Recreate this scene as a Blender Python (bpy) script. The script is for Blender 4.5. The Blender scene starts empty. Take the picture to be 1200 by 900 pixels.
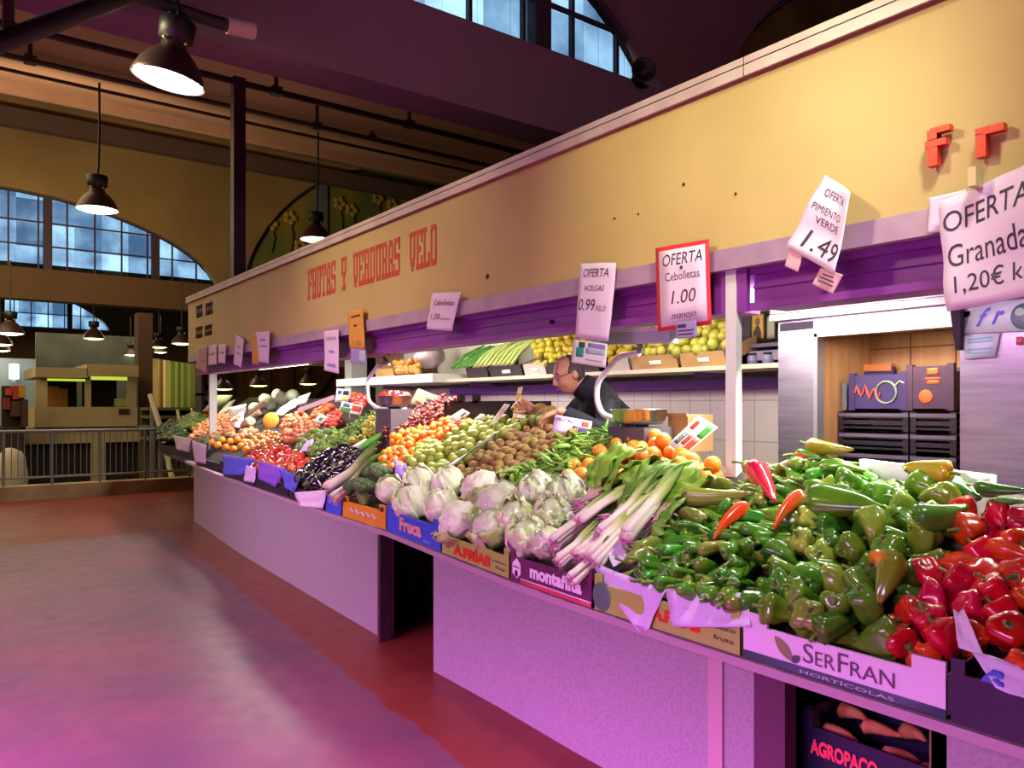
import bpy, math, random
from mathutils import Vector, Matrix, Quaternion, noise
R = random.Random(11)
SC = bpy.context.scene
COL = SC.collection
# ------------------------------------------------------------------ camera
CAMZ = 1.463
cam_d = bpy.data.cameras.new('camera'); cam = bpy.data.objects.new('camera', cam_d); COL.objects.link(cam)
cam_d.sensor_width = 36; cam_d.lens = 27; cam_d.shift_y = 25/1200; cam_d.clip_start = .05; cam_d.clip_end = 200
cam.location = (0, 0, CAMZ); cam.rotation_euler = (math.pi/2, 0, -math.atan2(.6, .8))
SC.camera = cam
# ------------------------------------------------------------------ view, world, lights
SC.view_settings.view_transform = 'Standard'; SC.view_settings.look = 'None'
SC.view_settings.exposure = 0.0; SC.view_settings.gamma = 1; SC.view_settings.use_curve_mapping = False
try:
    SC.cycles.use_denoising = True
    SC.cycles.denoiser = 'OPENIMAGEDENOISE'
    SC.cycles.max_bounces = 6; SC.cycles.transparent_max_bounces = 12
    SC.cycles.sample_clamp_indirect = 4
except Exception:
    pass
W = bpy.data.worlds.new('world'); SC.world = W; W.use_nodes = True
W.node_tree.nodes['Background'].inputs[0].default_value = (.74, .86, 1.0, 1)
W.node_tree.nodes['Background'].inputs[1].default_value = 3.0

def lamp(kind, loc, energy, color, aim=None, size=None, size_y=None, spot=None, blend=.5, radius=None, spread=None):
    d = bpy.data.lights.new(kind.lower()+'_light', kind); o = bpy.data.objects.new(d.name, d); COL.objects.link(o)
    o.location = loc; d.energy = energy; d.color = color
    if aim is not None:
        o.rotation_mode = 'QUATERNION'; o.rotation_quaternion = (Vector(aim)-Vector(loc)).to_track_quat('-Z', 'Y')
    if kind == 'AREA':
        d.shape = 'RECTANGLE'; d.size = size; d.size_y = size_y or size
        if spread: d.spread = math.radians(spread)
    if kind == 'SPOT': d.spot_size = math.radians(spot); d.spot_blend = blend
    if radius is not None and kind in ('POINT', 'SPOT'): d.shadow_soft_size = radius
    return o
# pink tubes over the meat stall across the aisle (left of the frame)
PINK = (.93, .45, .98)
lamp('AREA', (-2.9, 1.0, 2.2), 38, PINK, aim=(1.4, 1.6, -.2), size=3.4, size_y=.35, spread=72)
lamp('AREA', (-2.7, 5.5, 2.2), 58, PINK, aim=(1.6, 6.6, -.1), size=3.0, size_y=.35, spread=72)
lamp('AREA', (-2.1, 2.0, 2.3), 980, (.78, .14, .96), aim=(-1.6, 2.0, 0), size=3.0, size_y=.8, spread=114)
# yellowish high bay lamps hanging over the aisle behind the photographer
lamp('SPOT', (.2, 2.6, 3.7), 235, (1.0, .91, .46), aim=(2.75, 1.8, 2.85), spot=74, blend=.9, radius=.2)
lamp('SPOT', (1.9, .6, 3.5), 250, (.98, 1.0, .82), aim=(2.5, 2.9, .95), spot=72, blend=.9, radius=.15)
lamp('SPOT', (.3, 5.6, 3.9), 170, (1.0, .82, .5), aim=(2.75, 5.5, 3.0), spot=80, blend=.9, radius=.2)
# unseen fill lamps added in place of the hall's many other pendants
lamp('AREA', (-3, 17, 5.4), 560, (1.0, .74, .38), aim=(-1, 18, 0), size=9, size_y=7)
lamp('AREA', (2, 31, 4.6), 900, (1.0, .78, .40), aim=(2, 31, 0), size=10, size_y=8)
lamp('AREA', (-3.5, 9.5, 4.3), 22, (1.0, .6, .42), aim=(-1, 10, 0), size=6, size_y=3)
lamp('AREA', (1, 12.5, 4.3), 26, (1.0, .66, .5), aim=(1, 12.5, 9), size=9, size_y=4)  # added upward fill for the ceiling
lamp('SPOT', (1, -1.5, 4.4), 420, (1.0, .60, .72), aim=(7.5, 6, 5.8), spot=100, blend=.9, radius=.4)  # added pinkish fill lifting the dark arched wall
lamp('SPOT', (0, 16, 4.0), 1500, (1.0, .74, .42), aim=(3, 21, 8.4), spot=120, blend=.9, radius=.4)

# ------------------------------------------------------------------ helpers
FW, RT = Vector((.6, .8, 0)), Vector((.8, -.6, 0))
def ray(px, py): return FW + RT*((px-600)/900) + Vector((0, 0, (475-py)/900))
CP = Vector((0, 0, CAMZ))
def at(px, py, X=None, Y=None, Z=None, d=None):
    r = ray(px, py)
    t = X/r.x if X is not None else Y/r.y if Y is not None else (Z-CAMZ)/r.z if Z is not None else d
    return CP + r*t
def proj(p):
    d = .6*p[0]+.8*p[1]
    return 600+900*(.8*p[0]-.6*p[1])/d, 475-900*(p[2]-CAMZ)/d
def interp(tab, y):
    if y <= tab[0][0]: return tab[0][1]
    for (a, va), (b, vb) in zip(tab, tab[1:]):
        if y <= b: return va+(vb-va)*(y-a)/(b-a)
    return tab[-1][1]
def lin(h):
    h = h.lstrip('#'); c = [int(h[i:i+2], 16)/255 for i in (0, 2, 4)]
    return tuple(x/12.92 if x <= .04045 else ((x+.055)/1.055)**2.4 for x in c)+(1,)
MATS = {}
def M(name, hexc, rough=.5, var=0, hue=0, second=None, scale=8, lo=.4, hi=.6, bump=None, metal=0, emit=0, coat=0, coord='Object', spec=.5, stretch=None, sss=0, trans=0):
    if name in MATS: return MATS[name]
    m = bpy.data.materials.new(name); m.use_nodes = True; nt = m.node_tree; N = nt.nodes; L = nt.links
    b = N['Principled BSDF']; col = lin(hexc)
    b.inputs['Base Color'].default_value = col; b.inputs['Roughness'].default_value = rough
    b.inputs['Metallic'].default_value = metal; b.inputs['Specular IOR Level'].default_value = spec
    if coat: b.inputs['Coat Weight'].default_value = coat; b.inputs['Coat Roughness'].default_value = .12
    if sss:
        b.inputs['Subsurface Weight'].default_value = sss; b.inputs['Subsurface Scale'].default_value = .01
    if trans: b.inputs['Transmission Weight'].default_value = trans
    vec = None
    if second or bump:
        tc = N.new('ShaderNodeTexCoord'); vec = tc.outputs[coord]
        if stretch:
            mp = N.new('ShaderNodeMapping'); mp.inputs['Scale'].default_value = stretch; L.new(vec, mp.inputs[0]); vec = mp.outputs[0]
    out = None
    if second:
        nz = N.new('ShaderNodeTexNoise'); nz.inputs['Scale'].default_value = scale; nz.inputs['Detail'].default_value = 4
        L.new(vec, nz.inputs[0])
        if var:
            oi = N.new('ShaderNodeObjectInfo'); nz.noise_dimensions = '4D'
            mm = N.new('ShaderNodeMath'); mm.operation = 'MULTIPLY'; mm.inputs[1].default_value = 50; L.new(oi.outputs['Random'], mm.inputs[0]); L.new(mm.outputs[0], nz.inputs['W'])
        mr = N.new('ShaderNodeMapRange'); mr.inputs[1].default_value = lo; mr.inputs[2].default_value = hi; L.new(nz.outputs[0], mr.inputs[0])
        mx = N.new('ShaderNodeMix'); mx.data_type = 'RGBA'; mx.inputs[6].default_value = col; mx.inputs[7].default_value = lin(second)
        L.new(mr.outputs[0], mx.inputs[0]); out = mx.outputs[2]
    if var or hue:
        oi = N.new('ShaderNodeObjectInfo'); hs = N.new('ShaderNodeHueSaturation')
        r1 = N.new('ShaderNodeMapRange'); r1.inputs[3].default_value = 1-var; r1.inputs[4].default_value = 1+var
        r2 = N.new('ShaderNodeMapRange'); r2.inputs[3].default_value = .5-hue; r2.inputs[4].default_value = .5+hue
        fr = N.new('ShaderNodeMath'); fr.operation = 'MULTIPLY'; fr.inputs[1].default_value = 7.31
        f2 = N.new('ShaderNodeMath'); f2.operation = 'FRACT'
        L.new(oi.outputs['Random'], r1.inputs[0]); L.new(oi.outputs['Random'], fr.inputs[0]); L.new(fr.outputs[0], f2.inputs[0]); L.new(f2.outputs[0], r2.inputs[0])
        L.new(r1.outputs[0], hs.inputs['Value']); L.new(r2.outputs[0], hs.inputs['Hue'])
        if out: L.new(out, hs.inputs['Color'])
        else: hs.inputs['Color'].default_value = col
        out = hs.outputs[0]
    if out: L.new(out, b.inputs['Base Color'])
    if bump:
        nb = N.new('ShaderNodeTexNoise'); nb.inputs['Scale'].default_value = bump[0]; nb.inputs['Detail'].default_value = 3; L.new(vec, nb.inputs[0])
        bp = N.new('ShaderNodeBump'); bp.inputs['Strength'].default_value = bump[1]; bp.inputs['Distance'].default_value = .01
        L.new(nb.outputs[0], bp.inputs['Height']); L.new(bp.outputs[0], b.inputs['Normal'])
    if emit:
        b.inputs['Emission Color'].default_value = col; b.inputs['Emission Strength'].default_value = emit
    MATS[name] = m; return m

class MB:
    def __init__(s): s.v = []; s.f = []; s.sm = []
    def add(s, vs, fs, smooth=False):
        o = len(s.v); s.v += [Vector(v) for v in vs]
        s.f += [tuple(i+o for i in f) for f in fs]; s.sm += [smooth]*len(fs)
    def box(s, x0, x1, y0, y1, z0, z1, mx=None):
        vs = [Vector((x, y, z)) for z in (z0, z1) for y in (y0, y1) for x in (x0, x1)]
        if mx is not None: vs = [mx @ v for v in vs]
        s.add(vs, [(0, 2, 3, 1), (4, 5, 7, 6), (0, 1, 5, 4), (2, 6, 7, 3), (0, 4, 6, 2), (1, 3, 7, 5)])
    def hexa(s, b, t):   # two quads (bottom, top), same order
        n = len(b)
        s.add(list(b)+list(t), [tuple(range(n))[::-1], tuple(range(n, 2*n))]+[(i, (i+1) % n, n+(i+1) % n, n+i) for i in range(n)])
    def tube(s, pts, r, n=8, caps=True, smooth=True, squash=None):
        pts = [Vector(p) for p in pts]; m = len(pts)
        rs = r if isinstance(r, (list, tuple)) else [r]*m
        t0 = (pts[1]-pts[0]).normalized()
        u = t0.orthogonal().normalized(); vs = []
        for i, p in enumerate(pts):
            t = (pts[min(i+1, m-1)]-pts[max(i-1, 0)]).normalized()
            u = (u-t*u.dot(t)).normalized(); w = t.cross(u)
            for k in range(n):
                a = 2*math.pi*k/n; q = squash or 1
                vs.append(p+u*(rs[i]*math.cos(a))+w*(rs[i]*q*math.sin(a)))
        fs = [(i*n+k, i*n+(k+1) % n, (i+1)*n+(k+1) % n, (i+1)*n+k) for i in range(m-1) for k in range(n)]
        s.add(vs, fs, smooth)
        if caps: s.add(vs[:n], [tuple(range(n))[::-1]]); s.add(vs[-n:], [tuple(range(n))])
    def lathe(s, prof, n=16, mx=None, lobes=0, amp=0, fn=None, smooth=True, caps=True):   # prof [(z, r)] from bottom to top
        vs = []
        for i, (z, r) in enumerate(prof):
            for k in range(n):
                a = 2*math.pi*k/n
                rr = r*(1-amp+amp*abs(math.cos(lobes*a/2))**.6) if lobes else r
                p = Vector((rr*math.cos(a), rr*math.sin(a), z))
                if fn: p = fn(p, i/(len(prof)-1), a)
                if mx is not None: p = mx @ p
                vs.append(p)
        m = len(prof)
        s.add(vs, [(i*n+k, i*n+(k+1) % n, (i+1)*n+(k+1) % n, (i+1)*n+k) for i in range(m-1) for k in range(n)]
              + ([tuple(range(n))[::-1], tuple((m-1)*n+k for k in range(n))] if caps else []), smooth)
    def ball(s, c, r, nu=12, nv=8, fn=None, smooth=True):
        r = r if isinstance(r, (list, tuple)) else (r, r, r); c = Vector(c)
        vs = [None]*0; fs = []
        def P(d):
            p = Vector((d.x*r[0], d.y*r[1], d.z*r[2]))
            return c+(fn(p, d) if fn else p)
        vs.append(P(Vector((0, 0, -1))))
        for j in range(1, nv):
            th = -math.pi/2+math.pi*j/nv
            for i in range(nu):
                a = 2*math.pi*i/nu; vs.append(P(Vector((math.cos(th)*math.cos(a), math.cos(th)*math.sin(a), math.sin(th)))))
        vs.append(P(Vector((0, 0, 1)))); top = len(vs)-1
        for i in range(nu):
            fs.append((0, 1+(i+1) % nu, 1+i)); b = 1+(nv-2)*nu; fs.append((top, b+i, b+(i+1) % nu))
        for j in range(nv-2):
            for i in range(nu):
                a = 1+j*nu+i; b = 1+j*nu+(i+1) % nu; fs.append((a, b, b+nu, a+nu))
        s.add(vs, fs, smooth)
    def sheet(s, fn, nu, nv, th=.0012, smooth=True):   # fn(u,v,offset)->point ; closed thin slab
        a = [fn(i/nu, j/nv, th/2) for j in range(nv+1) for i in range(nu+1)]
        b = [fn(i/nu, j/nv, -th/2) for j in range(nv+1) for i in range(nu+1)]
        n = nu+1; q = [(j*n+i, j*n+i+1, (j+1)*n+i+1, (j+1)*n+i) for j in range(nv) for i in range(nu)]
        k = len(a); s.add(a+b, q+[tuple(x+k for x in f)[::-1] for f in q], smooth)
        rim = [i for i in range(n)]+[j*n+nu for j in range(1, nv+1)]+[nv*n+i for i in range(nu-1, -1, -1)]+[j*n for j in range(nv-1, 0, -1)]
        o = len(s.v)-2*k
        for x, y in zip(rim, rim[1:]+rim[:1]): s.f.append((o+x, o+x+k, o+y+k, o+y)); s.sm.append(False)
    def mesh(s, name, mat, org=(0, 0, 0)):
        me = bpy.data.meshes.new(name); org = Vector(org)
        me.from_pydata([v-org for v in s.v], [], s.f); me.polygons.foreach_set('use_smooth', s.sm)
        me.materials.append(mat); me.update(); return me
    def build(s, name, mat, parent=None, org=None):
        # world-coordinate vertices; origin = parent's place, or org, or the middle of the base
        if parent is not None: o0 = world_loc(parent)
        elif org is not None: o0 = Vector(org)
        else:
            xs = [v.x for v in s.v]; ys = [v.y for v in s.v]; zs = [v.z for v in s.v]
            o0 = Vector(((min(xs)+max(xs))/2, (min(ys)+max(ys))/2, min(zs)))
        o = bpy.data.objects.new(name, s.mesh(name, mat, o0)); COL.objects.link(o)
        if parent is not None: o.parent = parent
        else: o.location = o0
        return o
def world_loc(o):
    p = Vector(o.location)
    while o.parent: o = o.parent; p = p+Vector(o.location)
    return p
def tag(o, label=None, cat=None, group=None, kind=None):
    if label: o['label'] = label
    if cat: o['category'] = cat
    if group: o['group'] = group
    if kind: o['kind'] = kind
    return o
def thing(name, label, cat, loc, group=None):
    o = bpy.data.objects.new(name, None); COL.objects.link(o); o.location = loc; o.empty_display_size = .05
    return tag(o, label, cat, group)
def struct(name, mb, mat, label=None):
    o = mb.build(name, mat); o['kind'] = 'structure'
    if label: o['label'] = label
    return o
class Sheet:
    """flat (or curled) rectangle: corners a=bottom left, b=bottom right, c=top right, d=top left seen from the reader"""
    def __init__(s, a, b, c, d, curl=0, wave=0, seed=0):
        s.a, s.b, s.c, s.d = map(Vector, (a, b, c, d)); s.curl = curl; s.wave = wave; s.seed = seed
        s.n = (s.b-s.a).cross(s.d-s.a).normalized()
        if s.n.length < .5: s.n = Vector((0, 0, 1))
    def __call__(s, u, v, off=0):
        p = (s.a*(1-u)+s.b*u)*(1-v)+(s.d*(1-u)+s.c*u)*v
        k = s.curl*((2*u-1)**2)*(1-v*.3)+s.wave*noise.noise(Vector((u*2.3+s.seed, v*2.9, s.seed*1.7)))
        return p+s.n*(k+off)
def text_mb(txt, fn, u0, v0, u1, v1, off=.002, bold=0, shear=0, smooth=False):
    cu = bpy.data.curves.new('t', 'FONT'); cu.body = txt; cu.size = 1; cu.offset = bold; cu.shear = shear; cu.resolution_u = 3
    ob = bpy.data.objects.new('t', cu); COL.objects.link(ob)
    dg = bpy.context.evaluated_depsgraph_get(); me = bpy.data.meshes.new_from_object(ob.evaluated_get(dg))
    bpy.data.objects.remove(ob); 
    xs = [v.co.x for v in me.vertices]; ys = [v.co.y for v in me.vertices]
    mb = MB()
    if not xs: return mb
    x0, x1, y0, y1 = min(xs), max(xs), min(ys), max(ys)
    vs = [fn(u0+(u1-u0)*(v.co.x-x0)/(x1-x0), v0+(v1-v0)*(v.co.y-y0)/max(1e-6, y1-y0), off) for v in me.vertices]
    mb.add(vs, [tuple(p.vertices) for p in me.polygons]); bpy.data.meshes.remove(me); bpy.data.curves.remove(cu)
    return mb
def rect_mb(fn, u0, v0, u1, v1, off=.0015, th=.001, nu=4, nv=4):
    mb = MB(); mb.sheet(lambda u, v, o: fn(u0+(u1-u0)*u, v0+(v1-v0)*v, off+o), nu, nv, th); return mb
# instancing of prototypes: a prototype is (name, mesh, [(child name, mesh)], )
def inst(proto, loc, quat=None, scale=1, label=None, cat=None, group=None):
    name, me, kids = proto
    o = bpy.data.objects.new(name, me); COL.objects.link(o); o.location = loc
    if quat is not None: o.rotation_mode = 'QUATERNION'; o.rotation_quaternion = quat
    o.scale = (scale,)*3 if not isinstance(scale, (tuple, list)) else scale
    for cn, cm in kids:
        c = bpy.data.objects.new(cn, cm); COL.objects.link(c); c.parent = o
    return tag(o, label, cat, group)
def inside(poly, x, y):
    c = False; j = len(poly)-1
    for i in range(len(poly)):
        xi, yi = poly[i]; xj, yj = poly[j]
        if (yi > y) != (yj > y) and x < (xj-xi)*(y-yi)/(yj-yi)+xi: c = not c
        j = i
    return c
def rq(): return Quaternion((R.gauss(0, 1), R.gauss(0, 1), R.gauss(0, 1), R.gauss(0, 1))).normalized()
def aimq(axis, roll=None):   # rotate local +Z onto axis, with a roll about it
    q = Vector(axis).to_track_quat('Z', 'Y')
    return q @ Quaternion((0, 0, 1), R.uniform(0, 6.28) if roll is None else roll)
# the raked display: front edge X=FX(Y), crate floor ZB(Y), produce surface rising to the back
BASE = [(-2, 2.15), (2.3, 2.15), (3.1, 2.185), (3.64, 2.19), (4.3, 2.24), (5.0, 2.27), (5.91, 2.314), (7.71, 2.40), (10.4, 2.63), (13, 2.8)]
FRONT = [(-2, 1.98), (1.6, 1.985), (2.2, 2.0), (2.7, 2.035), (4.2, 2.21), (5.3, 2.26), (7.4, 2.37), (8.9, 2.48), (10.5, 2.61), (13, 2.78)]
ZBT = [(-2, .69), (2.7, .69), (4.2, .695), (5.3, .70), (7.4, .715), (8.9, .715), (10.5, .74), (13, .77)]
def FX(y): return interp(FRONT, y)
def ZB(y): return interp(ZBT, y)
SL = .6
def DZ(x, y): return ZB(y)+.12+SL*(x-FX(y))
NRM = Vector((-SL, 0, 1)).normalized()
UPS = Vector((1, 0, SL)).normalized()
def on(px, py, lift=0):   # pixel -> point on the produce surface
    r = ray(px, py); lo, hi = .8, 20
    for _ in range(50):
        m = (lo+hi)/2; p = CP+r*m
        if p.z > DZ(p.x, p.y): lo = m
        else: hi = m
    return CP+r*lo+NRM*lift
def fill(poly, sp, jit=.15, lift=0, mound=.02, row=.87, edge=.035):
    xs = [on(*p) for p in poly]; y0 = min(p.y for p in xs); y1 = max(p.y for p in xs); x0 = min(p.x for p in xs); x1 = max(p.x for p in xs)
    c = math.sqrt(1+SL*SL); out = []; k = 0; x = x0
    while x <= x1:
        y = y0+(sp/2 if k % 2 else 0)
        while y <= y1:
            xx = x+R.uniform(-jit, jit)*sp/c; yy = y+R.uniform(-jit, jit)*sp
            p = Vector((xx, yy, DZ(xx, yy)))
            if xx > FX(yy)+edge and not any(abs(xx-a) < .09 and abs(yy-c) < .085 for a, c in ((2.895, 10.375), (2.78, 2.1))) and inside(poly, *proj(p)):
                out.append(p+NRM*(lift+mound*noise.noise(Vector((xx*5, yy*5, 3)))))
            y += sp
        x += sp*row/c; k += 1
    return out
# ================================================================== SETTING: the market hall
C_PLAST = M('plaster ochre', '8a7448', .9, second='6f5a38', scale=.35, lo=.35, hi=.7, bump=(3, .15))
C_BEAM = M('beam paint dark', '80606e', .85, second='6c5060', scale=.5, lo=.3, hi=.7)
C_CEIL = M('ceiling paint', 'b48c76', .9, second='9a745e', scale=.4, lo=.3, hi=.7)
C_MULL = M('mullion paint', '3a2a38', .6)
def glass_mat(name, tint, dirt, sc):
    m = bpy.data.materials.new(name); m.use_nodes = True; nt = m.node_tree; N = nt.nodes; L = nt.links; N.clear()
    out = N.new('ShaderNodeOutputMaterial'); tc = N.new('ShaderNodeTexCoord')
    mp = N.new('ShaderNodeMapping'); mp.inputs['Scale'].default_value = (1/.66, 1, 1/.62); L.new(tc.outputs['Object'], mp.inputs[0])
    fl = N.new('ShaderNodeVectorMath'); fl.operation = 'FLOOR'; L.new(mp.outputs[0], fl.inputs[0])
    wn = N.new('ShaderNodeTexWhiteNoise'); L.new(fl.outputs[0], wn.inputs[0])
    nz = N.new('ShaderNodeTexNoise'); nz.inputs['Scale'].default_value = sc; nz.inputs['Detail'].default_value = 5; L.new(tc.outputs['Object'], nz.inputs[0])
    ad = N.new('ShaderNodeMath'); ad.operation = 'MULTIPLY_ADD'; ad.inputs[1].default_value = .55; L.new(wn.outputs[0], ad.inputs[0]); L.new(nz.outputs[0], ad.inputs[2])
    mr = N.new('ShaderNodeMapRange'); mr.inputs[1].default_value = .45; mr.inputs[2].default_value = 1.0; L.new(ad.outputs[0], mr.inputs[0])
    mx = N.new('ShaderNodeMix'); mx.data_type = 'RGBA'; mx.inputs[6].default_value = lin(tint); mx.inputs[7].default_value = lin(dirt); L.new(mr.outputs[0], mx.inputs[0])
    tr = N.new('ShaderNodeBsdfTransparent'); L.new(mx.outputs[2], tr.inputs[0])
    gl = N.new('ShaderNodeBsdfGlossy'); gl.inputs['Roughness'].default_value = .15; gl.inputs['Color'].default_value = (.5, .5, .5, 1)
    ms = N.new('ShaderNodeMixShader'); ms.inputs[0].default_value = .06; L.new(tr.outputs[0], ms.inputs[1]); L.new(gl.outputs[0], ms.inputs[2])
    L.new(ms.outputs[0], out.inputs[0]); return m
C_PANE = glass_mat('window glass dusty', 'c4d6de', '74889a', 1.3)

# floor: brown red paint with a worn grey walkway of its own outline
def floor_mat():
    m = M('floor paint', '6e2c1c', .42, spec=.35); nt = m.node_tree; N = nt.nodes; L = nt.links; b = N['Principled BSDF']
    g = N.new('ShaderNodeNewGeometry'); sx = N.new('ShaderNodeSeparateXYZ'); L.new(g.outputs['Position'], sx.inputs[0])
    nz = N.new('ShaderNodeTexNoise'); nz.inputs['Scale'].default_value = 1.1; nz.inputs['Detail'].default_value = 6; nz.inputs['Roughness'].default_value = .65; L.new(g.outputs['Position'], nz.inputs[0])
    nb = N.new('ShaderNodeTexNoise'); nb.inputs['Scale'].default_value = 7; nb.inputs['Detail'].default_value = 4; L.new(g.outputs['Position'], nb.inputs[0])
    def ma(op, a, bb=None, c=None):
        n = N.new('ShaderNodeMath'); n.operation = op
        for i, v in enumerate((a, bb, c)):
            if v is None: continue
            if isinstance(v, (int, float)): n.inputs[i].default_value = v
            else: L.new(v, n.inputs[i])
        return n.outputs[0]
    xb = ma('MULTIPLY_ADD', sx.outputs[1], .062, 1.56)
    e1 = ma('SUBTRACT', xb, sx.outputs[0]); e1 = ma('ADD', e1, ma('MULTIPLY_ADD', nb.outputs[0], .12, -.06))
    e2 = ma('SUBTRACT', ma('MULTIPLY_ADD', sx.outputs[0], .15, 9.4), sx.outputs[1]); e2 = ma('ADD', e2, ma('MULTIPLY_ADD', nz.outputs[0], .4, -.2))
    mask = ma('MINIMUM', e1, e2)
    mr = N.new('ShaderNodeMapRange'); mr.interpolation_type = 'SMOOTHSTEP'; mr.inputs[1].default_value = -.012; mr.inputs[2].default_value = .02; L.new(mask, mr.inputs[0])
    # two tone worn paint
    r1 = N.new('ShaderNodeMapRange'); r1.inputs[1].default_value = .35; r1.inputs[2].default_value = .68; L.new(nz.outputs[0], r1.inputs[0])
    a = N.new('ShaderNodeMix'); a.data_type = 'RGBA'; a.inputs[6].default_value = lin('5a424a'); a.inputs[7].default_value = lin('784850'); L.new(r1.outputs[0], a.inputs[0])
    r = N.new('ShaderNodeMix'); r.data_type = 'RGBA'; r.inputs[6].default_value = lin('6e2e24'); r.inputs[7].default_value = lin('7c3428'); L.new(r1.outputs[0], r.inputs[0])
    mx = N.new('ShaderNodeMix'); mx.data_type = 'RGBA'; L.new(mr.outputs[0], mx.inputs[0]); L.new(r.outputs[2], mx.inputs[6]); L.new(a.outputs[2], mx.inputs[7])
    L.new(mx.outputs[2], b.inputs['Base Color'])
    rr = N.new('ShaderNodeMapRange'); rr.inputs[3].default_value = .3; rr.inputs[4].default_value = .55; L.new(nb.outputs[0], rr.inputs[0]); L.new(rr.outputs[0], b.inputs['Roughness'])
    return m
YK = 13.9
b = MB(); b.box(-12, 22, -11, YK, -.3, 0); struct('floor', b, floor_mat())
b = MB(); b.box(-12, 22, YK+.3, 42, -1.1, -.8); struct('floor_lower', b, M('lower floor', '4a4038', .7))
b = MB(); b.box(-12, 22, YK, YK+.3, -1.0, .22); struct('kerb', b, M('kerb stone', 'b49c74', .7, second='8a7452', scale=2, lo=.35, hi=.65, bump=(12, .2)))
C_SIDE = M('side wall', '5a5048', .9)
b = MB(); b.box(-12.3, -12, -11, 42, -1.1, 10); struct('wall_left', b, C_SIDE)
b = MB(); b.box(22, 22.3, -11, 42, -1.1, 10); struct('wall_right', b, C_SIDE)
b = MB(); b.box(-12.3, 22.3, -11.3, -11, -1.1, 10); struct('wall_behind', b, C_SIDE)
def transverse(y, th, arches, wall_name, mat, low=4.2, sill=5.0, top=9.6):
    b = MB(); n = 24
    b2 = MB(); b2.box(-12, 22, y-.12, y+th, low, sill); struct('beam_'+wall_name, b2, C_BEAM if y < 10 else M('beam ochre brown', '5c4630', .9))
    xs = [-12.0]
    def az(x):
        for cx, hw, rise in arches:
            if abs(x-cx) < hw:
                return sill+rise*(1-((x-cx)/hw)**2)**.62
        return sill
    pts = {-12.0, 22.0}
    for cx, hw, rise in arches:
        for k in range(n+1): pts.add(round(min(22, max(-12, cx-hw*math.cos(math.pi*k/n))), 4))
    xs = sorted(pts)
    for x0, x1 in zip(xs, xs[1:]):
        z0, z1 = az(x0), az(x1)
        b.hexa([(x0, y, z0), (x1, y, z1), (x1, y+th, z1), (x0, y+th, z0)], [(x0, y, top), (x1, y, top), (x1, y+th, top), (x0, y+th, top)])
    struct(wall_name, b, mat); return az
def glazing(name, y, cx, hw, rise, az, sill=5.0, thick=(), thin=.66, mats=None):
    g = MB(); m = MB(); k = 28
    xs = [cx-hw+2*hw*i/k for i in range(k+1)]
    for x0, x1 in zip(xs, xs[1:]):
        z0, z1 = max(az(x0+1e-4), sill+.01), max(az(x1-1e-4), sill+.01)
        g.hexa([(x0, y, sill), (x1, y, sill), (x1, y+.008, sill), (x0, y+.008, sill)], [(x0, y, z0), (x1, y, z1), (x1, y+.008, z1), (x0, y+.008, z0)])
    o = g.build(name, C_PANE); o['kind'] = 'structure'
    for x in thick:
        if abs(x-cx) < hw: m.box(x-.1, x+.1, y-.08, y+.08, sill, az(x)+.03)
    x = cx-hw+.2
    while x < cx+hw-.2:
        m.box(x-.02, x+.02, y-.03, y+.03, sill, az(x)+.02); x += thin
    for z in (sill+.04, sill+.66, sill+1.28):
        w = hw
        while w > .2 and az(cx+w-1e-3) < z: w -= .05
        m.box(cx-w, cx+w, y-.025, y+.025, z-.018, z+.018)
    # rim following the arch
    rim = [Vector((x, y-.03, max(az(x), sill))) for x in xs[1:-1]]
    m.tube(rim, .05, 6)
    f = m.build('window_frame', C_MULL, o)
THK = (5.0, 2.36, -.3, -3.0)
AR1 = [(1.0, 5.65, 2.05), (13.2, 5.5, 3.2)]
az1 = transverse(6.0, .3, AR1, 'wall_arched', M('wall plum paint', '866068', .9, second='745058', scale=.5, lo=.3, hi=.7))
glazing('window_1', 6.2, 1.0, 5.65, 2.05, az1, thick=THK)
AR2 = [(1.0, 5.65, 2.05), (13.0, 5.6, 4.6)]
az2 = transverse(23.4, .4, AR2, 'wall_end', C_PLAST)
glazing('window_2', 23.6, 1.0, 5.65, 2.05, az2, thick=THK)
az3 = transverse(41, .4, [(1.0, 5.65, 2.05), (-11, 5.65, 2.05)], 'wall_back', M('far wall paint', '6a665c', .9), low=-1.1, top=7.3)
glazing('window_3', 41.1, 1.0, 5.65, 2.05, az3, thick=THK)
glazing('window_4', 41.1, -11, 5.65, 2.05, az3, thick=(-7, -9, -11))
for nm, y0, z0, y1, z1 in (('ceiling_near', -11, 5.0, 6.1, 9.4), ('ceiling', 6.25, 5.0, 23.5, 9.35), ('ceiling_far', 23.75, 5.0, 41.2, 7.25)):
    b = MB(); b.hexa([(-12, y0, z0), (22, y0, z0), (22, y1, z1), (-12, y1, z1)], [(-12, y0, z0+.2), (22, y0, z0+.2), (22, y1, z1+.2), (-12, y1, z1+.2)]); struct(nm, b, C_CEIL)
# cornice band and ribs on the end wall and ceiling
b = MB(); b.box(-12, 22, 23.1, 23.4, 8.55, 9.0); struct('cornice', b, M('cornice paint', '54403a', .9))
for i, y in enumerate((9.2, 19.5)):
    z = 5+(y-6.25)*4.35/17.25; b = MB(); b.box(-12, 22, y-.12, y+.12, z-.22, z+.02); struct('ceiling_rib', b, C_CEIL)
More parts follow.
